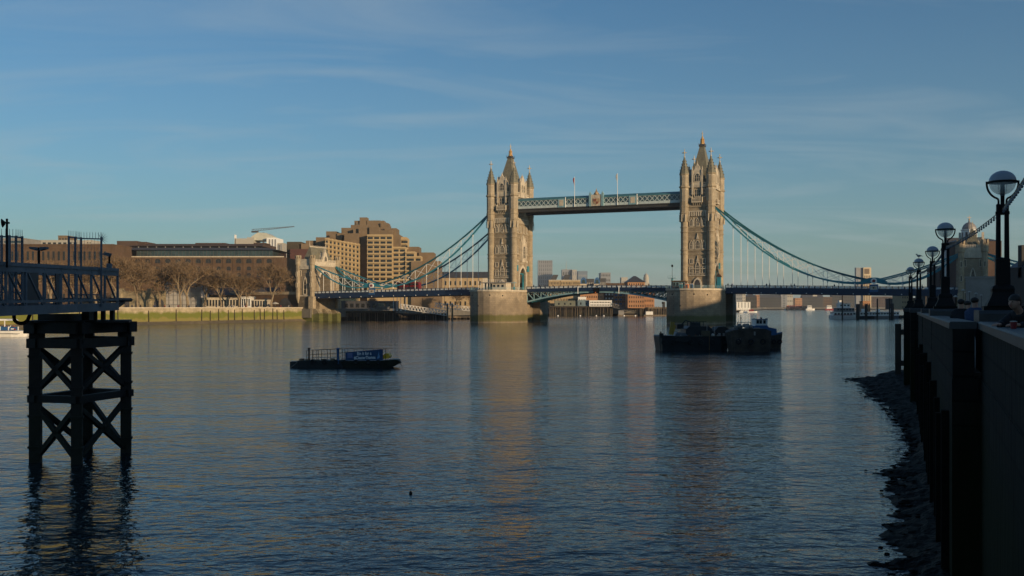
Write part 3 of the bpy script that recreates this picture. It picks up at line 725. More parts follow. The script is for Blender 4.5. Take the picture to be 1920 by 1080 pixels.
# ---- road decks of the side spans
rose = mat('pale_roundel_paint', (0.5,0.55,0.58), .5,.1,1)
def rdz(du): return 13.75-.0165*max(0, du-10.65)      # road height, du = distance from the tower centre
def side_deck(label, base, sg):
    t = thing('bridge_deck', label, 'bridge deck', B(base,0), -TH, 'road decks of the side spans')
    a_, b_ = 10.7, 93.0
    xs = [sg*(a_+(b_-a_)*i/12) for i in range(13)]
    z_ = lambda x: rdz(abs(x))
    def strip(name, y0, y1, dz0, dz1, m_):
        q = G()
        for i in range(12):
            x0, x1 = xs[i], xs[i+1]
            q.add([(x0,y0,z_(x0)+dz0),(x0,y1,z_(x0)+dz0),(x0,y1,z_(x0)+dz1),(x0,y0,z_(x0)+dz1),(x1,y0,z_(x1)+dz0),(x1,y1,z_(x1)+dz0),(x1,y1,z_(x1)+dz1),(x1,y0,z_(x1)+dz1)],
                  [(0,1,5,4),(1,2,6,5),(2,3,7,6),(3,0,4,7)]+([(0,1,2,3)] if i == 0 else [])+([(4,5,6,7)] if i == 11 else []))
        return q.build(name, m_, t)
    strip('roadway', -8.2, 8.2, -.5, 0, mat('asphalt', (0.05,0.05,0.05), .9, .2, .5))
    for s2 in (-1, 1):
        strip('edge_girder', *( (-9.3,-8.7) if s2 < 0 else (8.7,9.3)), -1.9, -.05, navy)
        strip('flange', *( (-9.5,-8.55) if s2 < 0 else (8.55,9.5)), -2.1, -1.9, navy)
        strip('footway', *( (-8.7,-8.0) if s2 < 0 else (8.0,8.7)), -.3, .15, conc_g)
        # parapet: rails and posts, pierced pale panels
        q = G(); p = G(); y = s2*9.25
        n_ = int((b_-a_)/2.05)
        for i in range(n_):
            x = sg*(a_+(i+.5)*(b_-a_)/n_); st = (b_-a_)/n_; z = z_(x)
            q.box(x-st/2, x-st/2+.3, y-.12, y+.12, z-.05, z+1.22)
            q.box(x-st/2, x+st/2, y-.09, y+.09, z+1.0, z+1.17); q.box(x-st/2, x+st/2, y-.09, y+.09, z-.05, z+.22)
            for k in (-.5,0,.5):
                p.cyl((x+.15+k*1.0-.18,y-.06,z+.28),(x+.15+k*1.0+.18,y-.06,z+.94),.07,.07,4); p.cyl((x+.15+k*1.0+.18,y-.06,z+.28),(x+.15+k*1.0-.18,y-.06,z+.94),.07,.07,4)
            p.box(x-.5,x+.8,y-.05,y+.0,z+.45,z+.78)
        pp = q.build('parapet', navy, t); p.build('parapet_panel', rose, pp)
        if s2 < 0:
            for i in range(15):
                x = sg*(a_+5.5*i+2.5); q = G(); q.ball((x,-9.38,z_(x)-1.75),.2,6,4); q.build('girder_rose', white, t)  # small white ornamental roses along the girder
    # cross girders
    q = G()
    for i in range(15):
        x = sg*(a_+5.5*i+2.5); q.box(x-.2,x+.2,-8.6,8.6,z_(x)-1.7,z_(x)-.5)
    q.build('cross_girder', navy, t)
    return t
dkl = side_deck('navy road deck of the left side span, sunlit with pale parapet panels', 0, -1)
dkr = side_deck('dark navy road deck of the right side span above the moored boats', SP, 1)

# ---- bascule leaves of the central span
def bascule(label, base, sg):
    t = thing('bascule_leaf', label, 'bridge span', B(base,0), -TH, 'opening leaves of the centre span')
    a_, b_ = 10.7, SP/2-.1
    top = lambda d: 13.75+.35*sin(min(1,(d-a_)/(b_-a_))*pi/2)
    def bot(d):
        e = (d-a_)/(b_-a_); return 8.6+4.0*(1-(1-e)**1.9)
    n_ = 10
    ds = [a_+(b_-a_)*i/n_ for i in range(n_+1)]
    for v_, nm in ((-7.6,'truss'),(-2.5,'truss'),(2.5,'truss'),(7.6,'truss')):
        q = G()
        for i in range(n_):
            d0, d1 = ds[i], ds[i+1]
            q.cyl((sg*d0,v_,bot(d0)),(sg*d1,v_,bot(d1)),.42,.42,4); 
            q.cyl((sg*d0,v_,top(d0)-1.2),(sg*d1,v_,top(d1)-1.2),.3,.3,4)
            if i < n_-1: q.cyl((sg*d0,v_,top(d0)-1.2),(sg*d1,v_,bot(d1)),.2,.2,4)
            q.cyl((sg*d0,v_,bot(d0)),(sg*d0,v_,top(d0)-1.2),.2,.2,4)
        q.build(nm, teal_pale if v_ < -5 else teal, t)
    q = G()
    for i in range(n_):
        d0, d1 = ds[i], ds[i+1]
        for y0,y1,z0,z1 in ((-8.0,8.0,-.35,0),(-8.6,-8.0,-1.1,.12),(8.0,8.6,-1.1,.12)):
            q.add([(sg*d0,y0,top(d0)+z0),(sg*d0,y1,top(d0)+z0),(sg*d0,y1,top(d0)+z1),(sg*d0,y0,top(d0)+z1),(sg*d1,y0,top(d1)+z0),(sg*d1,y1,top(d1)+z0),(sg*d1,y1,top(d1)+z1),(sg*d1,y0,top(d1)+z1)],
                  [(0,1,5,4),(1,2,6,5),(2,3,7,6),(3,0,4,7)]+([(0,1,2,3)] if i == 0 else [])+([(4,5,6,7)] if i == n_-1 else []))
    q.build('roadway', navy, t)
    q = G()
    for i in range(20):
        d = a_+(b_-a_)*(i+.5)/20; z = top(d)-.9
        q.box(sg*d-.12, sg*d+.12, -7.8, 7.8, z-.6, z)
    q.build('floor_beam', navy, t)
    q = G()
    for i in range(26):
        d = a_+.8+(b_-a_-2)*i/26; z = top(d)-1.5
        for k in range(2):
            if z-.7*k > bot(d)+.4: q.ball((sg*d+R.uniform(-.3,.3),-8.0,z-.8*k+R.uniform(-.2,.2)),.11,5,4)
    q.build('bolt_cover', white, t)
    for s2 in (-1,1):
        q = G(); p = G(); y = s2*8.45; n2 = 15; st = (b_-a_)/n2
        for i in range(n2):
            x = sg*(a_+(i+.5)*st); z = top(abs(x))
            q.box(x-st/2, x-st/2+.3, y-.12, y+.12, z, z+1.25); q.box(x-st/2, x+st/2, y-.08, y+.08, z+1.03, z+1.18); q.box(x-st/2, x+st/2, y-.08, y+.08, z, z+.22)
            for k in (-.5,0,.5):
                p.cyl((x+.15+k-.18,y-.06,z+.28),(x+.15+k+.18,y-.06,z+.96),.07,.07,4); p.cyl((x+.15+k+.18,y-.06,z+.28),(x+.15+k-.18,y-.06,z+.96),.07,.07,4)
            p.box(x-.5,x+.8,y-.05,y+.0,z+.45,z+.78)
        pp = q.build('parapet', navy, t); p.build('parapet_panel', rose, pp)
    return t
bascule('left leaf of the centre span rising from the sunlit left pier', 0, 1)
bascule('right leaf of the centre span ending at the shaded right pier', SP, -1)
for px_, lb in ((1083.2,'short white post on the centre span, left of two'),(1160,'short white post on the centre span, right of two')):
    k_ = (px_-960)/F; u_ = (k_*(BY-8.9*CT)-(BX-8.9*ST))/(CT+k_*ST)
    k = thing('signal_post', lb, 'post', B(u_,-8.75,12.2), -TH); q = G(); q.cyl((0,0,-.4),(0,0,2.4),.16,.16,6); q.build('post', white, k); q = G(); q.box(-.25,.25,-.15,.15,2.2,2.6); q.build('lamp_box', white, k)
k = thing('signal_lamp', 'dark signal frame with small red lamp under the middle of the centre span', 'signal', B(SP/2,-8.7,12.0), -TH)
q = G(); q.box(-1.2,1.2,-.15,.15,0,2.2); q.build('frame', black, k); q = G(); q.ball((-.4,-.2,.3),.25,8,6); q.build('lens', orange, k)

# ---- suspension chains
def chain(label, base, sg, v):
    CC = 62.7 if sg < 0 else 64.3
    t = thing('suspension_chain', label, 'suspension chain', B(base,v), -TH, 'stiffened suspension chains of the side spans')
    A_, C_, D_ = 6.4, CC, 93.0
    zA, zC, zD = 45.2, 15.9, 25.3
    def long_(e, s_): return zA+(zC-zA)*e-s_*4*e*(1-e)
    n_ = 10
    T = []; Bm = []
    for i in range(n_*3+1):
        e = i/(n_*3); d = A_+(C_-A_)*e; T.append((sg*d,0,long_(e,4.9)+.2)); Bm.append((sg*d,0,long_(e,9.5)+.0))
    q = G(); q.path(T,.40); q.path([(p[0],p[1],p[2]+.0) for p in T],.40); q.build('upper_chord', teal, t)
    q = G(); q.path(Bm,.40); q.build('lower_chord', teal, t)
    T2 = []; B2 = []
    for i in range(13):
        e = i/12; d = C_+(D_-C_)*e; zz = zC+(zD-zC)*e; T2.append((sg*d,0,zz-.8*4*e*(1-e)+.2)); B2.append((sg*d,0,zz-4.3*4*e*(1-e)))
    q = G(); q.path(T2,.36); q.build('upper_chord', teal, t)
    q = G(); q.path(B2,.36); q.build('lower_chord', teal, t)
    web = G()
    for i in range(1, n_):
        HP = lambda i: (13.6-A_+(57.7-13.6)*(i-1)/8)/(C_-A_)
        e = HP(i); x = sg*(A_+(C_-A_)*e); a_ = long_(e,4.9); b_ = long_(e,9.5)
        web.cyl((x,0,b_),(x,0,a_),.12,.12,4)
        if i < n_-1:
            e2 = HP(i+1); x2 = sg*(A_+(C_-A_)*e2); a2 = long_(e2,4.9); b2 = long_(e2,9.5)
            web.cyl((x,0,a_),(x2,0,b2),.1,.1,4); web.cyl((x,0,b_),(x2,0,a2),.1,.1,4)
        q = G(); q.cyl((x,0,b_),(x,0,rdz(abs(x))-.1),.11,.11,6); q.cyl((x,0,b_-1.1),(x,0,b_-.1),.12,.32,6); q.build('hanger', white, t)
    for i in range(1, 6):
        e = i/6; x = sg*(C_+(D_-C_)*e); zz = zC+(zD-zC)*e; a_ = zz-.8*4*e*(1-e); b_ = zz-4.3*4*e*(1-e)
        web.cyl((x,0,b_),(x,0,a_),.12,.12,4)
        if i < 5:
            e2 = (i+1)/6; x2 = sg*(C_+(D_-C_)*e2); zz2 = zC+(zD-zC)*e2
            web.cyl((x,0,a_),(x2,0,zz2-4.3*4*e2*(1-e2)),.1,.1,4); web.cyl((x,0,b_),(x2,0,zz2-.8*4*e2*(1-e2)),.1,.1,4)
        q = G(); q.cyl((x,0,b_),(x,0,rdz(abs(x))-.1),.11,.11,6); q.cyl((x,0,b_-.8),(x,0,b_-.1),.12,.3,6); q.build('hanger', white, t)
    web.build('web_bracing', white, t)
    # joint roundel
    q = G(); q.prism([(sg*C_-4.5,zC-.35),(sg*C_+4.0,zC-.35),(sg*C_+4.0,zC+.3),(sg*C_+1.2,zC+1.25),(sg*C_-1.2,zC+1.25),(sg*C_-4.5,zC+.3)],'y',-.3,.3); q.build('joint_plate', teal, t)
    if v > 0: return t
    rd = G(); rd.cyl((sg*C_,-.75,zC),(sg*C_,.75,zC),1.08,1.08,20); ro = rd.build('roundel', white, t)
    rd = G(); rd.cyl((sg*C_,-.82,zC),(sg*C_,-.75,zC),.55,.55,16); rd.build('roundel_centre', red, ro)
    q = G(); q.box(sg*C_-1.5,sg*C_+1.5,-.45,.45,rdz(C_)-1.0,zC-1.2); pd = q.build('joint_pedestal', blue_p, t)
    q = G(); q.box(sg*C_-1.2,sg*C_+1.2,-.5,-.45,rdz(C_)-.1,rdz(C_)+1.2); q.build('pedestal_panel', stone_pale, pd)
    q = G(); q.box(sg*C_-.35,sg*C_+.1,-.54,-.5,rdz(C_)+.2,rdz(C_)+.9); q.box(sg*C_+.3,sg*C_+.5,-.54,-.5,rdz(C_)+.2,rdz(C_)+.9); q.build('crest', brick_dk, pd)
    return t
chain('front teal suspension chain on the left of the bridge, with a white roundel', 0, -1, -9.0)
chain('rear teal suspension chain on the left of the bridge, behind the first', 0, -1, 9.0)
chain('front teal suspension chain on the right of the bridge, with a red centred roundel', SP, 1, -9.0)
chain('rear teal suspension chain on the right of the bridge, behind the first', SP, 1, 9.0)

# ---- abutment towers
def abutment(label, base, sg):
    t = thing('abutment_tower', label, 'gatehouse tower', B(base+sg*96.9,0), -TH)
    hx, hv = 3.75, 10.3
    X = lambda x: sg*x      # +x local = away from the river
    q = G()
    for s2 in (-1,1):
        a_, b_ = (4.4,hv) if s2 > 0 else (-hv,-4.4)
        q.box(-hx,hx,a_,b_,2.0,19.5)
        q.prism([(s2*hv,19.5),(s2*4.4,19.5),(s2*3.6,21.2),(s2*2.0,22.3),(0,22.9),(0,24.2),(s2*hv,24.2)],'x',-hx,hx)
    q.box(-hx,hx,-hv,hv,24.2,26.2); q.box(-hx,hx,-hv,hv,2.0,11.4)
    q.build('wall', stone_mid, t)
    foot = coursing(mat('abutment_foot', (0.30,0.25,0.17), .9,.3,.4,.5),1.4,.6,0,.6); 
    if not foot.get('st'): band_stain(foot, None, 3.4, (0.09,0.10,0.02), .4,.35,.9); foot['st'] = 1
    q = G(); q.box(-hx-.4,hx+.4,-hv-.6,hv+.6,-1,5.7)
    for y in (-8.5,-1.0,6.5): q.prism([(sg*-hx,5.6),(sg*-hx,-1),(sg*(-hx-3.6),-1),(sg*(-hx-3.6),3.4),(sg*(-hx-1.8),5.6)],'y',y-1.6,y+1.6)
    q.build('foot', foot, t)
    for z,p,hh in ((11.3,.25,.5),(25.2,.3,.6)):
        q = G(); q.box(-hx-p,hx+p,-hv-p,hv+p,z,z+hh); q.build('string_course', stone_pale, t)
    q = G()
    for s2 in (-1,1):
        for i in range(11):
            x = -hx+1.2+i*(2*hx-2.4)/10; q.box(x-.22,x+.22,s2*(hv+.2)-.35,s2*(hv+.2)+.35,23.6,25.2)
        for i in range(9): x = -hx+.7+i*(2*hx-1.4)/8; q.box(x-.32,x+.32,s2*hv-.3,s2*hv+.3,27.2,28.3)
        q.box(-hx,hx,s2*hv-.3,s2*hv+.3,25.8,27.2); q.box(s2*hx-.3,s2*hx+.3,-hv,hv,25.8,27.2)
        for i in range(17): y = -hv+.6+i*(2*hv-1.2)/16; q.box(s2*hx-.3,s2*hx+.3,y-.32,y+.32,27.2,28.3)
    q.build('battlement', stone_pale, t)
    first = None
    for sx in (-1,1):
        for sy in (-1,1):
            q = G(); q.lathe(0,0,[(.2,8.2),(1.1,11),(1.1,25.4),(1.35,25.8),(1.35,28.6),(1.2,28.6)],8,pi/8)
            for k in range(8): a = k*pi/4; q.rbox(1.2*cos(a),1.2*sin(a),28.6,30.0,.35,.55,a)
            if sx*sg < 0: q.box(-1.2,1.2,-1.2,1.2,5.7,11.2)
            o = q.build('corner_turret', stone, t); o.location = (sx*hx,sy*hv,0)
            pwin(o, .5, 1.8, (0,-1.1,20.5), 0, 1, 1, fw=.15); pwin(o, .5, 1.8, (0,-1.1,15.5), 0, 1, 1, fw=.15)
    q = G(); q.frustum([(-3.2,-8.6),(3.2,-8.6),(3.2,8.6),(-3.2,8.6)],26.0,[(-.25,-6.6),(.25,-6.6),(.25,6.6),(-.25,6.6)],34.0); rf = q.build('roof', slate, t)
    q = G(); q.box(-.2,.2,-6.7,6.7,34.0,34.3)
    for i in range(28): y = -6.6+i*13.2/27; q.cyl((0,y,34.3),(0,y,34.9),.12,.03,4)
    for y in (-6.7,6.7): q.cyl((0,y,34.2),(0,y,36.9),.2,.06,6); q.box(-.3,.3,y-.06,y+.06,36.0,36.2)
    q.build('roof_crest', stone_pale, rf)
    for s2 in (-1,1):
        q = G(); q.prism([(-2.2,25.8),(2.2,25.8),(2.2,29.2),(1.5,30.0),(1.1,31.2),(.5,31.8),(0,33.3),(-.5,31.8),(-1.1,31.2),(-1.5,30.0),(-2.2,29.2)],'x',s2*hx-.45,s2*hx+.35); q.prism([(-1.8,26),(1.8,26),(1.8,29),(0,31.5),(-1.8,29)],'x',s2*hx,0)
        dm = q.build('dormer', stone_pale, t)
        pwin(dm, 1.6,2.2,(s2*(hx+.38),0,27.6),s2*pi/2,2,1,True)
    q = G(); 
    for s2 in (-1,1):
        q.prism([(s2*4.4,11.5),(s2*5.3,11.5),(s2*5.3,19.7),(s2*4.4,21.9),(s2*2.5,23.4),(0,24.0),(0,22.9),(s2*2.0,22.3),(s2*3.6,21.2),(s2*4.4,19.5)],'x',-hx-.35,-hx-.02)
        q.prism([(s2*4.4,11.5),(s2*5.3,11.5),(s2*5.3,19.7),(s2*4.4,21.9),(s2*2.5,23.4),(0,24.0),(0,22.9),(s2*2.0,22.3),(s2*3.6,21.2),(s2*4.4,19.5)],'x',hx+.02,hx+.35)
    q.build('arch_moulding', stone_pale, t)
    for s2, rz_ in ((-1,0),(1,pi)):
        pwin(t, 1.3, 7.4, (0,s2*(hv+.02),12.4), rz_, 1, 3, True, fw=.35)
        for x in (-2.4,2.4): pwin(t, .5, 2.4, (x,s2*(hv+.02),7.2) if False else (x,s2*(hv+.02),20.6), rz_, 1, 1, fw=.15)
    for y in (-7.2,7.2):
        pwin(t, .9, 2.4, (-hx-.02,y,21.0), -pi/2, 2, 1, True); pwin(t, .9, 2.4, (hx+.02,y,21.0), pi/2, 2, 1, True)
    return t
abutment('castellated stone gatehouse tower at the left end of the bridge, sunlit', 0, -1)
abutment('castellated stone gatehouse tower at the right end of the bridge, mostly in shade', SP, 1)
# backstay chains behind the south abutment, and approach road
for v_, lb in ((-9.0,'teal backstay chain sloping to the ground at the right picture edge'),(9.0,'rear teal backstay chain behind the right gatehouse')):
    t = thing('backstay_chain', lb, 'backstay chain', B(SP+100.7,v_), -TH)
    for dz, nm in ((0,'upper_chord'),(-2.6,'lower_chord')):
        q = G(); pts = []
        for i in range(13): e = i/12; pts.append((50*e,0,25.3-12*e-(0 if dz == 0 else 2.6*4*e*(1-e)*.9)-(1.2*4*e*(1-e) if dz == 0 else 1.2*4*e*(1-e)))); 
        q.path(pts,.34); q.build(nm, teal, t)
    q = G()
    for i in range(1,12):
        e = i/12; a_ = 25.3-12*e-1.2*4*e*(1-e); q.cyl((50*e,0,a_),(50*e,0,a_-2.35*4*e*(1-e)),.1,.1,4)
        if i < 11: e2 = (i+1)/12; a2 = 25.3-12*e2-1.2*4*e2*(1-e2); q.cyl((50*e,0,a_),(50*e2,0,a2-2.35*4*e2*(1-e2)),.09,.09,4)
    q.build('web_bracing', white, t)
def approach(label, base, sg, ln):
    t = thing('approach_viaduct', label, 'viaduct', B(base,0), -TH)
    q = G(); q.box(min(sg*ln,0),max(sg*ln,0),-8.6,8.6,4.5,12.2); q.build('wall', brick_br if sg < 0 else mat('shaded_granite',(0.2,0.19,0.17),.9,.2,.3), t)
    q = G(); q.box(min(sg*ln,0),max(sg*ln,0),-9.0,-8.5,12.2,13.5); q.box(min(sg*ln,0),max(sg*ln,0),8.5,9.0,12.2,13.5); q.build('parapet', stone, t)
    for i in range(5):
        x = sg*(8+i*11); q = G(); q.prism([(x-3,5.6),(x+3,5.6),(x+3,8.5),(x+2,10),(x,10.8),(x-2,10),(x-3,8.5)],'y',-8.72,-8.6); q.build('arch', slate_dark, t)
    return t
approach('brown brick approach viaduct behind the trees left of the left gatehouse', -100.8, -1, 80)
approach('grey stone approach viaduct right of the right gatehouse', SP+100.8, 1, 80)
k = thing('stone_wall_block', 'pale grey blank wall in front of the right gatehouse foot', 'wall', (PX(1841,318),318,5.0), -TH)
q = G(); q.box(-4.6,4.6,-2,2,0,10.6); q.build('wall', conc_g, k); q = G(); q.box(-5.0,5.0,-2.2,2.2,10.6,11.2); q.build('coping', conc_g, k)

# double deck bus crossing the left span
k_ = (767-960)/F; v_b = -3.2; u_ = (k_*(BY+v_b*CT)-(BX+v_b*ST))/(CT+k_*ST)
t = thing('double_deck_bus','dark red double deck bus crossing the left side span behind the chains','bus',B(u_,v_b,rdz(abs(u_))),-TH)
busr = mat('bus_red',(.16,.012,.014),.4,.12,.8)
q = G(); q.prism([(-5.4,.45),(5.4,.45),(5.45,2.3),(5.3,4.1),(5.0,4.3),(-5.2,4.3),(-5.4,4.1)],'y',-1.25,1.25); q.build('body', busr, t)
for z0_, z1_ in ((1.35,2.15),(2.95,3.7)):
    for i in range(7): x = -4.6+i*1.5; q = G(); q.box(x-.62,x+.62,-1.28,-1.25,z0_,z1_); q.build('window', glass, t)
for x in (-3.2,3.4):
    q = G(); q.cyl((x,-1.27,.48),(x,-.95,.48),.48,.48,14); wo = q.build('wheel', rubber, t); q = G(); q.cyl((x,-1.29,.48),(x,-1.27,.48),.25,.25,10); q.build('hub', conc_g, wo)
# ================================================================== BUILDINGS
def winset(t, wins, gm=None, fr=True, y=0.0, limit=100, fm=None):
    """windows of one facade (facing -y): list of (xc, z, w, h, arch). Each its own part up to 100."""
    wins = sorted(wins, key=lambda w_: -w_[2]*w_[3])
    cache = {}
    for i, (xc, z, w_, h_, ar, yy) in enumerate(wins[:limit]):
        key = (round(w_,2), round(h_,2), ar)
        if key in cache: o = dup(cache[key], t, (xc,yy,z)); continue
        g_ = G()
        if ar: g_.prism([(-w_/2,0),(w_/2,0),(w_/2,h_*.65),(w_*.3,h_*.93),(0,h_),(-w_*.3,h_*.93),(-w_/2,h_*.65)],'y',-.06,.1)
        else: g_.box(-w_/2,w_/2,-.06,.1,0,h_)
        o = g_.build('window', gm or glass, t); o.location = (xc,yy,z)
        if fr:
            f_ = G(); f_.box(-w_/2-.12,w_/2+.12,-.16,.05,-.25,0); f_.box(-.06,.06,-.1,-.06,0,h_*.9); f_.box(-w_/2,w_/2,-.1,-.06,h_*.45,h_*.45+.1)
            f_.build('frame', fm or stone_pale, o)
        cache[key] = o
    if len(wins) > limit:
        g_ = G()
        for (xc, z, w_, h_, ar, yy) in wins[limit:]: g_.box(xc-w_/2,xc+w_/2,yy-.06,yy+.1,z,z+h_)
        o = g_.build('window', gm or glass, t); o['kind'] = 'stuff'
def block(name, label, cat, px0, px1, Y, ytop, depth, wm_, rz=0.0, z0=5.0, rows=0, cols=0, ww=.55, wh=.5, top='flat', gm=None, grp=None, ybot=None, par='wall', margin=.04, roofm=None, fr=False, arch=False):
    """a simple building placed at its true distance"""
    xc = (PX(px0,Y)+PX(px1,Y))/2; wd = (PX(px1,Y)-PX(px0,Y))/cos(rz); zt = PZ(ytop,Y)
    t = thing(name, label, cat, (xc,Y,z0), rz, grp)
    H = zt-z0; q = G(); q.box(-wd/2,wd/2,0,depth,0,H); q.build('wall', wm_, t)
    if top == 'flat':
        q = G(); q.box(-wd/2-.15,wd/2+.15,-.15,depth,H,H+.5); q.build('parapet', roofm or wm_, t)
    elif top == 'gable':
        q = G(); q.prism([(-.5,H),(depth+.3,H),(depth/2,H+depth*.45)],'x',-wd/2-.2,wd/2+.2); q.build('roof', roofm or slate_dark, t)
    elif top == 'hip':
        q = G(); q.frustum([(-wd/2-.6,-.6),(wd/2+.6,-.6),(wd/2+.6,depth+.6),(-wd/2-.6,depth+.6)],H,[(-wd*.06,depth*.4),(wd*.06,depth*.4),(wd*.06,depth*.6),(-wd*.06,depth*.6)],H+min(depth,wd)*.38); q.build('roof', roofm or slate_dark, t)
    if rows and cols:
        zb = 0 if ybot is None else max(0, PZ(ybot,Y)-z0)
        wl = []
        for r_ in range(rows):
            for c_ in range(cols):
                sx = wd*(1-2*margin)/cols; sz = (H-zb)/rows
                wl.append((-wd/2+wd*margin+sx*(c_+.5), zb+sz*(r_+.28), sx*ww, sz*wh, arch, 0))
        winset(t, wl, gm, fr)
    return t
# ---- long brown brick block
Yb = 520
t = thing('brick_office_block', 'long brown brick block with arched windows and a dark glazed top floor behind bare trees', 'office building', (PX(405,Yb),Yb,5.6), 0)
X0, X1 = PX(190,Yb)-PX(405,Yb), PX(532,Yb)-PX(405,Yb)
zz = lambda py: PZ(py,Yb)-5.6
q = G(); q.box(X0,X1,0,34,0,zz(482)); q.build('wall', brick_br, t)
q = G(); q.box(X0,X1+.2,-.3,0,zz(482)-.1,zz(482)+.45); q.build('coping', stone_pale, t)
q = G(); q.box(X0+18,X1-6,1.5,32,zz(482)+.4,zz(468)); q.build('glazed_storey', glass_b, t)
q = G()
for i in range(40): x = X0+18+i*(X1-X0-24)/39; q.box(x-.12,x+.12,1.35,1.6,zz(482)+.45,zz(468))
q.build('mullion', slate_dark, t)
q = G(); q.frustum([(X0+14,-.5),(X1-3,-.5),(X1-3,34),(X0+14,34)],zz(468.6),[(X0+14,2),(X1-9,2),(X1-9,34),(X0+14,34)],zz(464)); q.build('lower_roof', slate_dark, t)
q = G(); q.box(X0+16,X1-13,4,30,zz(464),zz(461)); q.build('recessed_storey', black, t)
q = G()
for i in range(14): x = X0+18+i*(X1-X0-34)/13; q.box(x-.25,x+.25,3.6,4.0,zz(464),zz(461))
q.build('roof_strut', conc_g, t)
q = G(); q.prism([(3,zz(461)),(34,zz(461)),(34,zz(455.5)),(8,zz(455.5))],'x',X0+14,X1-12); q.build('upper_roof', brick_dk, t)
q = G(); q.box(PX(357,Yb)-PX(405,Yb),PX(414,Yb)-PX(405,Yb),8,20,zz(456),zz(453.6)); q.box(PX(468,Yb)-PX(405,Yb),PX(490,Yb)-PX(405,Yb),8,20,zz(456),zz(453.4)); q.build('plant_room', brick_dk, t)
q = G(); q.box(PX(212,Yb)-PX(405,Yb),PX(250,Yb)-PX(405,Yb),5,20,zz(482),zz(450.5)); q.box(PX(250,Yb)-PX(405,Yb),PX(266,Yb)-PX(405,Yb),6,20,zz(482),zz(452)); q.build('stair_tower', brick_dk, t)
wl = []
pp_ = 19.0*Yb/F
for c_ in range(20):
    x = X0+3+c_*pp_
    if x > X1-3: break
    wl.append((x,zz(493),2.7,2.2,True,0))
    for py in (506.5,518.5,531): wl.append((x,zz(py),2.1,1.9,True,0))
winset(t, wl, glass, True, fm=brick_dk)
q = G()
for c_ in range(19):
    x = X0+3+(c_+.5)*pp_
    if x > X1-2: break
    q.box(x-.35,x+.35,-.28,0,0,zz(484))
q.build('pilaster', brick_br, t)
# other buildings on the far left bank
block('brick_building','low brown brick building with long flat roof at far left behind the gangway fence','building',-40,212,495,459.5,24,brick_br,0,5.6,3,24,.4,.42,grp=None)
block('office_building','pale flat topped office slab showing above the brown roofs at far left','office building',45,150,640,451.5,20,far_w,0,5.6,2,10,.6,.4,ybot=470)
block('office_building','small pale block with brown boxes on its roof above the far left roofs','office building',109,127,650,443,14,conc_br,0,5.6,3,3,.5,.3,ybot=470)
block('office_building','tiny pale block right of the spiked gangway gate on the skyline','office building',157,172,650,451.5,14,far_w,0,5.6,2,3,.5,.3,ybot=465)
block('glass_building','grey and white building behind the leftmost spiked fence','building',-20,45,560,448,20,conc_g,0,5.6,4,5,.7,.4,gm=glass_b,ybot=490)
# Tower wharf: old stone wall, wrapped building, sheds
t = thing('old_stone_wall','low pale stone curtain wall with small arches behind the riverside trees','stone wall',(PX(268,440),440,5.6),0)
wst = coursing(mat('old_wall_stone',(0.30,0.25,0.16),.92,.3,.3,.5),.9,.4,0,.6)
q = G(); q.box(-14,9.5,0,2,0,8.0); q.build('wall', wst, t)
for x in (-10,3): q = G(); q.lathe(x,1.0,[(1.5,0),(1.5,9.0)],14); q.build('turret', wst, t)
for i,x in enumerate((-12.5,-7,-2.5,6,8.2)): q = G(); q.prism([(x-1,0),(x+1,0),(x+1,3),(x,4.4),(x-1,3)],'y',-.12,.1); q.build('arch_opening', slate_dark, t)
t = thing('wrapped_building','building wrapped in pale grey sheeting between two bare trees','building',(PX(343,450),450,5.6),0)
q = G(); q.box(-8.0,8.0,0,12,0,13.4); q.build('sheeting', mat('grey_sheeting',(0.36,0.35,0.34),.8,.12,.15,.3), t)
q = G(); q.box(-7.9,-1,-1.5,0,9.5,13.6); q.box(-8.3,8.3,-.3,12,13.4,13.7); q.build('scaffold_roof', conc_g, t)
q = G()
for i in range(9): x = -8+i*2; q.cyl((x,-.4,0),(x,-.4,13.4),.07,.07,4)
for z in (2,4,6,8,10,12): q.cyl((-8,-.4,z),(8,-.4,z),.06,.06,4)
q.build('scaffold', conc_g, t)
block('stone_house','yellow stone building end beside the wrapped building','house',366,377,452,541,8,wst,0,5.6,3,1,.4,.4,top='gable')
block('riverside_pavilion','long low white cafe pavilion with a pale flat roof behind the promenade trees','pavilion',378,450,448,560,9,stone_pale,0,5.6,1,12,.6,.6)
block('riverside_pavilion','low white pavilion with square columns right of the pale cafe','pavilion',452,470,446,558,8,white,0,5.6,1,4,.6,.6)
block('riverside_kiosk','low cream kiosk with brown doors near the left gatehouse','kiosk',476,503,446,564,6,stone_pale,0,5.6,1,5,.6,.7)
block('low_roof_building','dark low building with a slate roof behind the riverside kiosks','building',378,520,470,553,8,brick_dk,0,5.6,1,8,.5,.5,top='gable')
k = thing('beach_umbrella','small pale parasol on the promenade by the kiosk','parasol',(PX(516,444),444,5.6),0)
q = G(); q.cyl((0,0,0),(0,0,2.6),.05,.05,5); q.build('pole', white, k); q = G(); q.lathe(0,0,[(1.8,2.2),(1.2,2.7),(.1,3.1)],10); q.build('canopy', cloth_w, k)
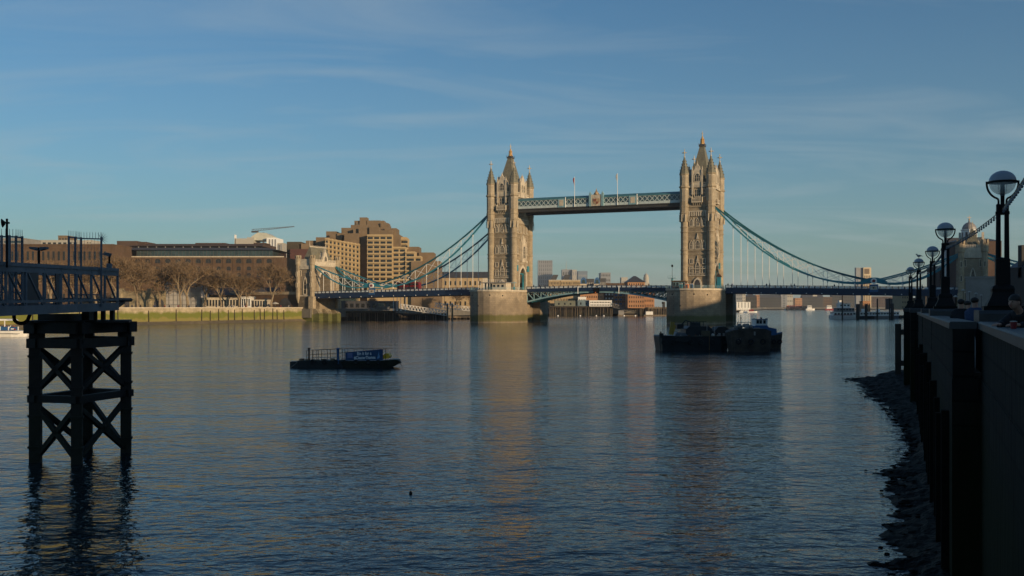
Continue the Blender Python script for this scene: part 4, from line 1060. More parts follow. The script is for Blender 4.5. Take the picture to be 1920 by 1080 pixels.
# white office block + crane
Yw = 760
t = thing('white_office_block','white stepped office block with arched roof below the tower crane','office building',(PX(485,Yw),Yw,5.6),0)
zw = lambda py: PZ(py,Yw)-5.6; xw = lambda px: PX(px,Yw)-PX(485,Yw)
q = G(); q.box(xw(463),xw(476),0,20,0,zw(445)); q.box(xw(440),xw(463),0,20,0,zw(447)); q.build('wall', far_w, t)
q = G(); q.prism([(xw(470),zw(450)),(xw(505),zw(450)),(xw(505),zw(441)),(xw(498),zw(436.5)),(xw(482),zw(435.5)),(xw(470),zw(443))],'y',2,22); q.build('arched_roof', mat('pale_metal_roof',(.45,.45,.38),.5,.1,.2), t)
q = G(); q.box(xw(501),xw(520),-2,20,0,zw(446)); q.build('right_wing', white, t)
q = G(); q.box(xw(520),xw(532),0,20,0,zw(455.5)); q.build('low_wing', far_w, t)
q = G(); q.box(xw(439.5),xw(441.5),0,3,0,zw(440)); q.build('chimney', white, t)
for i in range(5): x = xw(503)+i*(xw(530)-xw(503))/5; q = G(); q.box(x+1,x+2,-2.2,-2,zw(475),zw(449 if i < 3 else 458)); q.build('window', far_g, t)
Yk = 900
t = thing('tower_crane','long crane jib standing above the white office block','crane',(PX(494,Yk),Yk,5.6),0)
xk = lambda px: PX(px,Yk)-PX(494,Yk); zk = lambda py: PZ(py,Yk)-5.6
q = G(); q.bar((0,0,0),(0,0,zk(436)),1.4); q.build('mast', steel_g, t)
q = G(); a = Vector((xk(472),0,zk(434))); b_ = Vector((xk(552),0,zk(425)))
for i in range(16):
    p = a.lerp(b_,i/16); p2 = a.lerp(b_,(i+1)/16); h0 = 2.6*(1-i/16)+.5; h1 = 2.6*(1-(i+1)/16)+.5
    q.bar(p,p2,.45); q.bar(p+Vector((0,0,h0*.6)),p2+Vector((0,0,h1*.6)),.4); q.bar(p,p2+Vector((0,0,h1*.6)),.25)
q.build('jib', steel_g, t)
q = G(); q.box(xk(472),xk(484),-1.5,1.5,zk(436),zk(433)); q.build('counterweight', slate_dark, t)

# ---- the stepped hotel
Yh = 575
t = thing('stepped_hotel','big stepped beige concrete hotel with rows of small windows behind the left gatehouse','hotel',(PX(690,Yh),Yh,5.6),0)
xh = lambda zx: PX(520+zx/4.5,Yh)-PX(690,Yh); zh = lambda zy: PZ(380+zy/4.5,Yh)-5.6
HW = []
def wing(x0,x1,ztop,y0,y1,m_=None,rows=None,cols=None,nm='wing',zb=690):
    X_ = lambda zx: PX(520+zx/4.5,Yh+max(y0,0))-PX(690,Yh)
    q = G(); q.box(X_(x0),X_(x1),y0,y1,0,PZ(380+ztop/4.5,Yh+max(y0,0))-5.6); q.build(nm, m_ or conc, t)
    if m_ in (None, conc):
        # projecting balcony slabs, one band per storey
        q = G(); z = ztop+14
        while z < 720:
            q.box(xh(x0),xh(x1),y0-.9,y0,zh(z)-.0,zh(z-12)); z += 38.5
        q.build('balcony_band', conc, t)
        z = ztop+14+30
        while z < 720:
            n_ = max(1,int((x1-x0)/(52 if x0 > 740 else 26))); st = (x1-x0)/n_
            for i in range(n_): HW.append((xh(x0+st*(i+.5)), zh(z), (xh(x1)-xh(x0))/n_*(.78 if x0 > 740 else .5), 1.6, False, y0-.02))
            z += 38.5
# right wing steps
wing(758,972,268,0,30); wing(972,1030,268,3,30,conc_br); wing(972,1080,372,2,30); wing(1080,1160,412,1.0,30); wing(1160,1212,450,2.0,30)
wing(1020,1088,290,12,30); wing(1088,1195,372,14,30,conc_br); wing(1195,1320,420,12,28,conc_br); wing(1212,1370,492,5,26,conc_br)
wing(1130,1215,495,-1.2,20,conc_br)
# recess, its shade put into a darker cladding colour
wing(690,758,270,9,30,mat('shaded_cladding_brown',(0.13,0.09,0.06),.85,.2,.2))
# left wing, angled
for i in range(9):
    x0 = 420+i*30; x1 = x0+30.0
    wing(x0,x1,305+i*5,-6.0+i*.9-(0),26)
# roofline brown blocks
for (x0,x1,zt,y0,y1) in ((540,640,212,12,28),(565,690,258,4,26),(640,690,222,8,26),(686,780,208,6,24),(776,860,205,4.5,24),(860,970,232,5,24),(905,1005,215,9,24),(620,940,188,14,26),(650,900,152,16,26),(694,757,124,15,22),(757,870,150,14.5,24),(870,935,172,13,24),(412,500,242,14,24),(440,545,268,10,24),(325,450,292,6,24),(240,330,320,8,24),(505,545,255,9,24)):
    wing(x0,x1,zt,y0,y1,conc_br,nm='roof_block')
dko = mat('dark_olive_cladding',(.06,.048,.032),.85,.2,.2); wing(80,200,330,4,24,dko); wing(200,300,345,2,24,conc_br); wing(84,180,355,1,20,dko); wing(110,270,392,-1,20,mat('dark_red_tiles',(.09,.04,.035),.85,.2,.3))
q = G(); q.cyl((xh(640),15,zh(190)),(xh(636),15,zh(140)),.15,.08,5)
for i in range(6): q.cyl((xh(636+i*8),15,zh(175)),(xh(640+i*8),15,zh(150+i*4)),.08,.08,4)
for i in range(5): q.cyl((xh(850+i*12),18,zh(160)),(xh(850+i*12),18,zh(138+i*3)),.3,.3,5)
q.build('aerial', conc_g, t)
winset(t, HW, glass, False, limit=99)

# gabled riverside warehouses right of the hotel
block('warehouse','tan brick warehouse with a dark pitched roof behind the bridge chains','warehouse',827,918,640,521,9,brick_ye,0,5.6,3,9,.35,.4,top='gable',roofm=slate_dark)
block('warehouse','pale gable ended house beside the left bridge pier','house',905,925,600,521,8,stone_pale,0,5.6,2,2,.35,.4,top='gable')
block('warehouse','low tan warehouse below the hotel between the gangways','warehouse',740,830,600,548,14,brick_ye,0,5.6,2,12,.4,.5)
block('terminal_building','long low dark building under the bridge deck left of the gangway','building',640,742,530,566,14,slate_dark,0,5.0,1,9,.6,.5)
# dark piled quay under the side span
def quay(label, x0, x1, y, zt, depth, npile, lit=False):
    t = thing('piled_quay', label, 'quay', ((x0+x1)/2,y,0), 0, None); hw = (x1-x0)/2
    q = G(); q.box(-hw,hw,0,depth,zt-1.0,zt); q.build('deck', timber if not lit else timber_l, t)
    q = G(); q.box(-hw,hw,depth-1,depth,-1,zt-1); q.build('back_wall', steel_d, t)
    for i in range(npile):
        x = -hw+.5+(2*hw-1)*i/(npile-1)+R.uniform(-.5,.5); q = G(); q.cyl((x,R.uniform(0,2),-1.5),(x,.4,zt+R.uniform(-.8,.8)),.22,.2,6); q.build('pile', timber_l if (lit or R.random() < .5) else timber, t)
    return t
quay('dark piled quay under the bridge deck behind the left side span', PX(648,478), PX(742,478), 478, 4.6, 12, 20)
quay('weathered timber piles of the quay beneath the sloping white gangway', PX(742,505), PX(836,505), 505, 3.2, 8, 30)
quay('low pontoon quay with pale boards next to the left bridge pier', PX(836,520), PX(890,520), 520, 1.7, 6, 9, True)
def truss_gangway(label, p0, p1, h_, m_, n_):
    a, b_ = Vector(p0), Vector(p1); t = thing('truss_gangway', label, 'gangway', p0, 0); d = b_-a
    for k, off in enumerate((0, 2.0)):
        q = G(); o = Vector((0,off,0)); up = Vector((0,0,h_))
        q.bar(o,o+d,.22); q.bar(o+up,o+d+up,.25)
        for i in range(n_):
            s_, e_ = d*(i/n_), d*((i+1)/n_); q.bar(o+s_,o+(s_+e_)/2+up,.16); q.bar(o+(s_+e_)/2+up,o+e_,.16)
        q.build('side_truss', m_, t)
    q = G(); q.cyl(Vector((0,1,0)),d+Vector((0,1,0)),1.2,1.2,4) if False else None
    nrm = Vector((0,1,0)); q.add([(0,0,-.12),(0,2,-.12),tuple(d+Vector((0,2,-.12))),tuple(d+Vector((0,0,-.12))),(0,0,.05),(0,2,.05),tuple(d+Vector((0,2,.05))),tuple(d+Vector((0,0,.05)))],[(0,3,2,1),(4,5,6,7),(0,1,5,4),(1,2,6,5),(2,3,7,6),(3,0,4,7)])
    q.build('walkway', conc_g, t); return t
truss_gangway('long sloping white truss gangway under the left side span', (PX(748,498),498,PZ(578,498)), (PX(838,494),494,PZ(592,494)), 2.3, white, 15)
truss_gangway('shorter white truss gangway behind the long one, nearer the pier', (PX(815,515),515,PZ(575,515)), (PX(880,512),512,PZ(583,512)), 2.0, white, 10)
for i, px_ in enumerate((839,848)):
    k = thing('mooring_pile', ('tall steel pile at the foot of the white gangway','second tall steel pile nearer the pier')[i], 'pile', (PX(px_,490),490,0), 0)
    q = G(); q.cyl((0,0,-2),(0,0,PZ(570,490)),.42,.42,10); q.build('pile', timber_l, k); q = G(); q.lathe(0,0,[(.5,PZ(570,490)),(.45,PZ(570,490)+.2),(.05,PZ(570,490)+.6)],10); q.build('cap', white, k)
for i, (px_, yt, yb) in enumerate(((737.5,553,577),(744.5,553,577),(751.5,553,575),(760,553,575))):
    k = thing('dock_post', 'white lit post standing on the quay under the bridge deck', 'post', (PX(px_,492),492,4.6), 0, 'white posts on the quay'); q = G(); q.cyl((0,0,0),(0,0,8.2),.14,.14,6); q.build('shaft', white, k); q = G(); q.cyl((0,0,-.1),(0,0,.5),.3,.3,6); q.build('base', white, k)
k = thing('motor_boat','small grey covered boat lifted on the quay under the bridge','boat',(PX(717,485),485,4.6),0)
q = G(); q.hull([[(x,-w_,2.2),(x,w_,2.2),(x,w_*.6,.4),(x,-w_*.6,.4)] for x,w_ in ((-3,.9),(0,1.2),(2.5,.9),(3.6,.1))]); q.build('hull', conc_g, k); q = G(); q.prism([(-1.8,2.2),(1.2,2.2),(.8,3.8),(-1.6,3.8)],'y',-.8,.8); q.build('cabin', glass_b, k)

# ================================================================== CENTRE BACKGROUND
block('glass_tower','tallest pale grey office tower on the skyline right of the left bridge tower','skyscraper',1009,1036,3000,488.5,60,far_g,0,5,12,7,.3,.7,gm=far_d)
block('office_tower','grey skyline tower with a thin mast behind the black roofs','skyscraper',1054,1073,2900,505.5,50,far_g,0,5,5,4,.5,.4,gm=far_d)
k = thing('radio_mast','thin pale mast rising from the grey skyline tower','mast',(PX(1062,2900),2910,0),0); q = G(); q.cyl((0,0,PZ(505,2900)),(0,0,PZ(489,2900)),.9,.3,5); q.build('mast', far_w, k); q = G(); q.box(-3,3,-3,3,PZ(506,2900),PZ(504.5,2900)); q.build('base', far_w, k)
block('office_tower','narrow pale yellow tower beside the masted grey tower','skyscraper',1073,1081.5,2890,506,40,far_w,0,5,5,2,.4,.5,gm=far_g)
block('office_tower','blue grey skyline tower with a stepped top','skyscraper',1083.5,1101.5,2800,508.5,50,mat('blue_grey_cladding',(.12,.16,.21),.5,.1,.02),0,5,5,4,.8,.25,gm=far_g)
block('office_tower','pale gridded skyline slab left of the hipped dark roof','skyscraper',1126.5,1145,2200,511.5,50,far_g,0,5,7,6,.5,.4,gm=far_d)
block('round_building','small pale drum shaped building left of the hipped roof','building',1165,1177,1600,520.5,20,far_w,0,5,3,5,.5,.4,gm=far_g)
t = thing('church_tower','pale rounded church tower right of the hipped roof','church tower',(PX(1211.5,1300),1300,5),0)
q = G(); q.lathe(0,0,[(3.6,0),(3.6,PZ(520,1300)-5),(3.0,PZ(519,1300)-5),(3.0,PZ(516,1300)-5),(1.6,PZ(514,1300)-5),(.4,PZ(513,1300)-5),(.2,PZ(511,1300)-5)],10); q.build('tower', far_w, t); q = G(); q.box(-4,4,-4,4,0,PZ(530,1300)-5); q.build('base', far_w, t)
block('pavilion_house','dark hipped roof pavilion seen above the middle of the bridge deck','house',1177,1209,720,529,22,brick_or,0,5.6,6,7,.4,.45,top='hip',roofm=slate_dark)
for i,(a_,b2,lb) in enumerate(((1029,1050,'tan riverside warehouse bay with a black gable roof, left of two'),(1051,1073,'tan riverside warehouse bay with a black gable roof, middle'),(1073,1088,'tan riverside warehouse bay with a low roof, right of the black gables'))):
    t = block('warehouse',lb,'warehouse',a_,b2,745,526,16,brick_ye,0,5.6,5,7,.4,.45,grp='tan warehouse bays by the river',roofm=stone_pale,ybot=585)
    if i < 2:
        q = G(); q.prism([(PX(a_,745)-t.location.x+1,PZ(526,745)-5.6),(PX(b2,745)-t.location.x-3,PZ(526,745)-5.6),(PX(b2,745)-t.location.x-1,PZ(515,745)-5.6),(PX(a_,745)-t.location.x+3.5,PZ(515,745)-5.6)],'y',2,14); q.build('roof', slate_dark, t)
for i,(a_,b2,lb) in enumerate(((1088,1100,'small house with bright blue arched gable, left of two'),(1114,1125,'small house with bright blue arched gable, right of two'))):
    t = block('gabled_house',lb,'house',a_,b2,750,532,12,stone_pale,0,5.6,4,3,.4,.4,grp='houses with blue arched gables')
    w_ = PX(b2,750)-PX(a_,750); H = PZ(532,750)-5.6
    q = G(); q.prism([(-w_/2,H),(w_/2,H),(w_*.42,H+3),(w_*.2,H+4.4),(0,H+4.9),(-w_*.2,H+4.4),(-w_*.42,H+3)],'y',-.6,.2); q.build('gable', blue_p, t)
    q = G(); q.prism([(-w_*.28,H+.3),(w_*.28,H+.3),(w_*.2,H+2.6),(0,H+3.3),(-w_*.2,H+2.6)],'y',-.7,-.6); q.build('window', glass_b, t)
block('slate_roof_house','dark slate roofed terrace between the two blue gables','house',1100,1114,760,524,14,slate_dark,0,5.6,3,4,.4,.4,gm=far_w)
block('slate_roof_house','dark slate roofed terrace right of the blue gables','house',1125,1136,760,523,14,slate_dark,0,5.6,3,4,.4,.4,gm=far_w)
block('terrace','long low brown and pale terrace just above the bridge deck','house',1136,1176,765,532,14,brick_br,0,5.6,4,12,.4,.4,gm=far_w)
block('brick_flats','orange brick flats with small dark balconies, left of the pair under the centre span','flats',1088,1132,740,544,16,brick_or,0,5.6,4,12,.4,.42)
block('flats','tall narrow dark and white block of flats between the orange brick flats','flats',1133,1152,748,541,14,brick_dk,0,5.6,5,3,.5,.4,gm=white)
t = block('brick_flats','orange brick flats with blue balconies under the centre span','flats',1152,1192,740,546,16,brick_or,0,5.6,4,10,.4,.42)
for r_ in range(3):
    for c_ in range(5):
        x = -6.8+c_*3.4; z = 2.5+r_*3.2; q = G(); q.box(x-1.1,x+1.1,-1.2,0,z,z+.25); q.box(x-1.1,x+1.1,-1.25,-1.1,z+.25,z+1.3); q.build('balcony', blue_p, t)
block('brick_flats','orange brick flats by the right pier, two blocks with a dark gap','flats',1196,1227,740,550,16,brick_or,0,5.6,3,8,.4,.45)
block('brick_flats','orange brick flats seen low left of the piled wharf','flats',1022,1031,742,553,12,brick_ye,0,5.6,4,3,.4,.42)
# piled wharf with sheds
quay('long timber wharf on tall piles under the centre span', PX(1031,728), PX(1150,728), 728, PZ(574,728), 8, 40, False)
quay('sheet piled river wall with pale timber fenders near the right pier', PX(1200,733), PX(1300,733), 733, PZ(576,733), 3, 46, True)
block('wharf_shed','long low green grey shed on the piled wharf','shed',1040,1100,731,565,6,mat('green_grey_cladding',(.14,.15,.12),.8,.2,.2),0,PZ(574,728),1,5,.25,.4)
block('wharf_shed','blue grey shed in the middle of the piled wharf','shed',1083,1105,729.5,564,6,mat('blue_shed',(.12,.17,.20),.8,.2,.2),0,PZ(574,728),1,2,.25,.4)
t = block('river_office','white two storey floating office with black windows on the wharf','river office',1105,1147,727,564.5,5,white,0,PZ(574.5,727),2,13,.6,.45)
block('small_white_house','white rendered house with dark windows above the wharf sheds','house',1084,1099,738,558,6,white,0,5.6,2,4,.5,.4)
truss_gangway('grey truss gangway sloping down from the white river office', (PX(1147,726),726,PZ(575,726)), (PX(1196,724),724,PZ(588,724)), 2.6, conc_g, 10)
for i, (px_, yt, lb) in enumerate(((1195,565,'left dark mooring dolphin at the foot of the grey gangway'),(1200,563,'right dark mooring dolphin at the foot of the grey gangway'),(1244,567,'dark timber dolphin in front of the sheet piled wall'))):
    k = thing('mooring_dolphin', lb, 'dolphin', (PX(px_,722),722,0), 0)
    for a_ in (0,2.1,4.2): q = G(); q.cyl((.9*cos(a_),.9*sin(a_),-2),(.6*cos(a_),.6*sin(a_),PZ(yt,722)),.45,.4,7); q.build('pile', steel_d, k)
    q = G(); q.cyl((0,0,PZ(yt+3,722)),(0,0,PZ(yt,722)+.4),1.2,1.2,8); q.build('cap', steel_d, k)
k = thing('pontoon','long low tan pontoon floating in front of the sheet piled wall','pontoon',(PX(1229,712),712,0),0); q = G(); q.box(-8.5,8.5,-2,2,-.3,.9); q.build('float', timber_l, k); q = G(); q.box(-7,-2,-1.5,1.5,.9,3.2); q.build('hut', white, k)
k = thing('pontoon','small pale hut pontoon below the grey gangway','pontoon',(PX(1171,718),718,0),0); q = G(); q.box(-5,9,-2,2,-.3,.8); q.build('float', timber_l, k); q = G(); q.box(-4.5,-.5,-1.5,1.5,.8,4.0); q.build('hut', conc_g, k)
for i, px_ in enumerate((1046,1088,1118,1132,1170,1191)):
    k = thing('mooring_buoy', 'small pale buoy floating in front of the piled wharf', 'buoy', (PX(px_,700),700,0), 0, 'pale buoys in front of the wharf'); q = G(); q.ball((0,0,.2),.6,10,6); q.build('float', white, k); q = G(); q.cyl((0,0,.7),(0,0,1.3),.06,.06,5); q.build('rod', black, k)

# ================================================================== RIGHT BACKGROUND
t = thing('tower_block','lone tall tower block on the right skyline with one sunlit striped face','tower block',(PX(1619.5,1900),1900,5),0)
h_ = PZ(501.5,1900)-5; xa = lambda px: PX(px,1900)-PX(1619.5,1900)
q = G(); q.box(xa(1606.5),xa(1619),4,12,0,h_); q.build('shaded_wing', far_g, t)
q = G(); q.box(xa(1619),xa(1633.5),0,30,0,h_); q.build('sunlit_wing', mat('sunlit_cladding',(.5,.4,.26),.7,.1,.02), t)  # sunlight on this wing put into its warmer, paler cladding colour
q = G(); q.box(xa(1621),xa(1630),-.5,0,h_*.84,h_*.97); q.build('plant_screen', conc_br, t)
for i in range(4): x = xa(1621)+i*3.3; q = G(); q.box(x-.7,x+.7,-.4,0,4,h_*.8); q.build('window_strip', conc_br, t)
def far_row(seq, Y):
    for i,(a_,b2,yt,m_,rows,cols,lb,nm,cat) in enumerate(seq):
        block(nm,lb,cat,a_,b2,Y+i*3,yt,16,m_,0,4.5,rows,cols,.4,.35,gm=glass, top=('flat','gable','hip','flat','gable')[i%5] if b2-a_ > 12 else 'flat', roofm=slate_dark)
far_row([
 (1376,1392,549,far_g,4,4,'grey slab just right of the right bridge pier under the deck','building','building'),
 (1388,1398,550,far_w,5,3,'pale yellow slab second from the right bridge pier','building','building'),
 (1398,1419,557,far_d,3,6,'dark low roofs between the right pier and the far trees','building','building')], 1500)
far_row([
 (1417,1424,553,brick_or,5,2,'small orange chimney like tower on the far right shore','tower','tower'),
 (1424,1465,558,far_d,4,12,'dark tree covered warehouse on the far shore under the deck','warehouse','warehouse'),
 (1464,1476,552,far_g,8,1,'narrow grey stack of balconies on the far shore','flats','flats'),
 (1474,1487,551,far_w,3,4,'bright pale building catching sun on the far shore','building','building'),
 (1479,1491,560,brick_dk,4,4,'dark brick block left of the red brick one on the far shore','building','building'),
 (1491,1504,559,brick_or,4,4,'orange red brick block on the far shore behind the moored barges','flats','flats'),
 (1504,1544,558,far_d,4,12,'long dark warehouse right of the orange block on the far shore','warehouse','warehouse'),
 (1524,1532,552,far_w,2,3,'small sunlit pale block above the long dark far warehouse','building','building'),
 (1544,1560,557,brick_br,4,5,'brown brick far shore block with pale window dots','building','building'),
 (1560,1612,555,far_d,4,14,'dark far shore blocks left of the moored passenger boats','building','building'),
 (1612,1700,556,brick_dk,4,20,'long dark far shore terrace behind the moored passenger boats','building','building')], 2360)
block('lit_hoarding','small orange lit building between the moored passenger boats','building',1618,1632,800,565.5,8,brick_or,0,2,2,4,.4,.4)
# small things on the left-hand quay right of the right pier
block('white_panel_building','row of white sunlit panels over the quay right of the right pier','building',1381,1407,1180,567,8,white,0,3,1,4,.2,.9,gm=slate_dark)
def simple_boat(label, px_, Y, L_, hm, cm, rz=0, cat='boat', grp=None, ch=2.2, nm='moored_boat', sheer=.5, fb=1.3):
    t = thing(nm, label, cat, (PX(px_,Y),Y,0), rz, grp)
    secs = []
    for e in (-1,-.92,-.6,0,.5,.8,1):
        w_ = L_*.13*(1-max(0,e)**2.5)*(1 if e > -.99 else .8)+.03; z = fb+sheer*max(0,e)**2
        secs.append([(e*L_/2*(1),-w_,z),(e*L_/2,w_,z),(e*L_/2*.96,w_*.75,-.4),(e*L_/2*.96,-w_*.75,-.4)])
    q = G(); q.hull(secs); q.build('hull', hm, t)
    q = G(); q.prism([(-L_*.32,fb),(L_*.18,fb),(L_*.13,fb+ch),(-L_*.30,fb+ch)],'y',-L_*.085,L_*.085); cb = q.build('cabin', cm, t)
    q = G()
    for i in range(5): x = -L_*.26+i*L_*.085; q.box(x-L_*.025,x+L_*.025,-L_*.085-.04,-L_*.085,fb+ch*.45,fb+ch*.8)
    q.build('window', glass, t)
    q = G(); q.cyl((-L_*.05,0,fb+ch),(-L_*.05,0,fb+ch*1.8),.06,.04,5); q.build('mast', black, t)
    return t
for i,(px_,L_,hm,cm,lb) in enumerate(((1393,9,white,white,'small white cabin boat at the quay right of the right pier'),(1402,11,blue_p,white,'small blue and white boat at the quay right of the right pier'),(1410,12,white,cloth_r,'small white boat with red cabin at the end of that quay'))):
    simple_boat(lb, px_, 1150, L_, hm, cm)
for i,(px_,L_,hm,cm,lb) in enumerate(((1481,22,white,orange,'far barge with an orange load on the river, leftmost of the far group'),(1487,26,rustm,red,'far barge with a red load beside the orange one'),(1500,26,rustm,red,'far barge carrying red containers in mid river'),(1511,26,rustm,brick_dk,'far dark barge right of the red one'),(1519,18,white,white,'far white boxy barge at the right of the far group'),(1556,20,cloth_r,white,'far red and white boat left of the moored passenger boats'))):
    simple_boat(lb, px_, 1950-i*10, L_, hm, cm, ch=6, fb=3, grp='far barges moored in mid river')
# moored passenger boats by the right bank
def ferry(label, px0, px1, Y, decks, hm, rz=0.0):
    L_ = PX(px1,Y)-PX(px0,Y); t = thing('passenger_boat', label, 'passenger boat', (PX((px0+px1)/2,Y),Y,0), rz, 'passenger boats moored beyond the bridge')
    secs = []
    for e in (-1,-.9,-.5,0,.5,.85,1):
        w_ = 3.0*(1-abs(e)**5*.7); secs.append([(e*L_/2,-w_,1.6+.5*abs(e)**3),(e*L_/2,w_,1.6+.5*abs(e)**3),(e*L_/2*.97,w_*.8,-.4),(e*L_/2*.97,-w_*.8,-.4)])
    q = G(); q.hull(secs); q.build('hull', hm, t)
    z = 1.6
    for d_ in range(decks):
        a_ = -L_*.42+d_*L_*.10; b2 = L_*.42-d_*L_*.14
        q = G(); q.box(a_,b2,-2.6+.3*d_,2.6-.3*d_,z,z+2.0); dk = q.build('deck_house', white if d_ != 1 else conc_g, t)
        q = G(); q.box(a_-.6,b2+.6,-2.8+.3*d_,2.8-.3*d_,z+2.0,z+2.2); q.build('roof_edge', white, dk)
        n_ = int((b2-a_)/1.6)
        for i in range(n_): x = a_+(b2-a_)*(i+.5)/n_; q = G(); q.box(x-.55,x+.55,-2.64+.3*d_,-2.6+.3*d_,z+.8,z+1.6); q.build('window', glass, t)
        z += 2.25
    if decks > 2: q = G(); q.box(-L_*.44,L_*.2,-2.72,-2.66,2.0,2.35); q.build('red_stripe', red, t)
    q = G(); q.box(-L_*.2,-L_*.1,-1,1,z,z+1.6); q.build('wheelhouse', white, t)
    q = G(); q.cyl((-L_*.15,0,z+1.6),(-L_*.15,0,z+3.6),.08,.05,5); q.build('mast', black, t)
    return t
ferry('white triple deck passenger boat, largest of those moored beyond the bridge', 1555, 1612, 535, 3, white, .08)
ferry('pale single deck passenger boat moored right of the triple decker', 1632, 1672, 545, 1, conc_g, .1)
ferry('low dark passenger boat between the two pale ones', 1606, 1640, 538, 1, hull_k, .05)
ferry('grey passenger boat partly hidden behind the last lamp post', 1664, 1684, 560, 1, steel_g, .05)
for i,(px_,yt,w_,lb) in enumerate(((1579.5,555,.4,'slim dark pile in front of the triple deck boat'),(1608.5,571,1.0,'thick square dark pile right of the triple deck boat'),(1624,571,.7,'dark pile under the small orange building'),(1645,561,.4,'slim pile at the left end of the jetty frame'),(1668,560,.4,'slim pile at the right end of the jetty frame'),(1673,570,.9,'thick dark pile just left of the last lamp post'))):
    k = thing('mooring_pile', lb, 'pile', (PX(px_,527),527,0), 0, 'dark piles by the passenger boats')
    q = G(); q.cyl((0,0,-1),(0,0,PZ(yt,527)),w_,w_,8); q.build('pile', steel_d, k); q = G(); q.cyl((0,0,PZ(yt,527)),(0,0,PZ(yt,527)+.3),w_*1.2,w_*.8,8); q.build('cap', steel_d, k)
quay('low dark landing stage behind the moored passenger boats', PX(1560,580), PX(1720,580), 580, 1.6, 6, 12)
for i,(px0,px1,Y,yt,m_,lb) in enumerate(((1690,1712,600,553,brick_ye,'tan sunlit building seen between the two farthest lamp posts'),(1712,1735,610,560,brick_br,'brown low building between the small lamp posts'),(1735,1762,560,548,far_d,'dark building behind the middle lamp posts'),(1675,1692,650,561,brick_dk,'dark shed left of the farthest lamp post'))):
    block('riverside_building', lb, 'building', px0, px1, Y, yt, 14, m_, 0, 5, 3, 5, .4, .4)
block('white_warehouse','white painted building front behind the right bridge chains','warehouse',1786,1812,440,467,12,mat('whitewash',(.5,.5,.49),.8,.12,.2),0,5,6,4,.35,.4,top='gable')
block('brick_building','dark brick riverside block left of the white fronted building','warehouse',1762,1787,450,500,14,brick_dk,0,5,5,5,.4,.4)
# brewery style cupola behind the south gatehouse
t = thing('cupola_building','riverside building topped by a white domed cupola behind the right gatehouse','building',(PX(1838,420),420,5),0)
Yc = 420; zc_ = lambda py: PZ(py,Yc)-5; xc_ = PX(1829.5,Yc)-PX(1838,Yc)
q = G(); q.box(-9,9,0,12,0,zc_(452)); q.build('wall', brick_dk, t)
q = G(); q.frustum([(-9.3,-.3),(9.3,-.3),(9.3,12.3),(-9.3,12.3)],zc_(452),[(-5,4),(5,4),(5,8),(-5,8)],zc_(446)); q.build('roof', slate_dark, t)
q = G(); q.lathe(xc_,6,[(3.1,zc_(450)),(3.1,zc_(431)),(3.4,zc_(430)),(3.4,zc_(428.5)),(2.9,zc_(428))],8,pi/8)
cu = q.build('cupola_drum', white, t)
q = G()
for k_ in range(8): a = k_*pi/4; q.rbox(xc_+2.95*cos(a),6+2.95*sin(a),zc_(446),zc_(434),.12,.9,a)
q.build('louvre', slate_dark, cu)
q = G(); q.lathe(xc_,6,[(2.9,zc_(428)),(2.8,zc_(424)),(2.2,zc_(419)),(1.2,zc_(415.5)),(.4,zc_(414.5)),(.3,zc_(411))],12); q.build('cupola_dome', mat('lead_dome',(.2,.19,.19),.5,.2,.5), t)
q = G(); q.cyl((xc_,6,zc_(411)),(xc_,6,zc_(401)),.12,.06,6); q.box(xc_-.9,xc_+.9,5.9,6.1,zc_(405.5),zc_(405)); q.ball((xc_,6,zc_(409)),.35,8,6); q.build('weather_vane', gold, t)
for i in range(4):
    for j in range(3): x = -7+i*4.6; q = G(); q.box(x-.6,x+.6,-.06,.1,8+j*6,10.4+j*6); q.build('window', glass, t)
# south bank buildings added to shade the near bank, unseen except one edge
def office(label, cx, cy, wx, wy, h_, rz, m_, fl=3.8):
    t = thing('shading_building', label, 'office building', (cx,cy,5), rz)
    q = G(); q.box(-wx/2,wx/2,-wy/2,wy/2,0,h_); q.build('wall', m_, t)
    q = G(); n_ = int(h_/fl)
    for i in range(n_): z = 1.4+i*fl; q.box(-wx/2-.06,wx/2+.06,-wy/2-.06,wy/2+.06,z,z+1.7)
    o = q.build('window_band', glass_b, t)
    q = G(); q.box(-wx/2-.3,wx/2+.3,-wy/2-.3,wy/2+.3,h_,h_+.9); q.build('parapet', conc_g, t)
    q = G(); q.box(-wx/4,wx/4,-wy/4,wy/4,h_+.9,h_+2.5); q.build('plant_room', steel_g, t)
    return t
ra = math.atan2(1, WB)   # direction of the wall
for i,(Y,ln,h_) in enumerate(((-95,80,30),(-15,70,25),(60,70,24),(130,60,24),(190,75,25))):
    cx = wallx(Y)+34*cos(ra-pi/2)*1.0+9; cy = Y+34*sin(ra-pi/2)
    office(('farthest back','second','third','fourth','last')[i]+' riverside block of the row added to shade the south walk', cx+6, cy, ln, 24, h_, ra, (brick_ye,conc_g,brick_br,conc,brick_dk)[i])
office('tall unseen block added behind the south bank to shade the right pier and span', 250, 205, 40, 40, 37, 0, conc_g)  # added out of view, sized to shade the right pier and deck
office('tallest unseen block added farther right to shade the right gatehouse', 308, 200, 72, 36, 51, 0, conc_br)  # added out of view, its height keeps the right gatehouse in shade
k = thing('chimneyed_house','dark roofed house with a tall chimney cut by the right picture edge','house',(PX(1941,262),262,5),0)
q = G(); q.box(-2.0,12,0,10,0,PZ(500,262)-5); q.build('wall', far_d, k); q = G(); q.prism([(-2.2,PZ(500,262)-5),(12,PZ(500,262)-5),(12,PZ(470,262)-5),(3,PZ(476,262)-5)],'y',-.2,10); q.build('roof', slate_dark, k); q = G(); q.box(-2.0,.6,3,5,PZ(520,262)-5,PZ(458,262)-5); q.build('chimney', far_d, k)

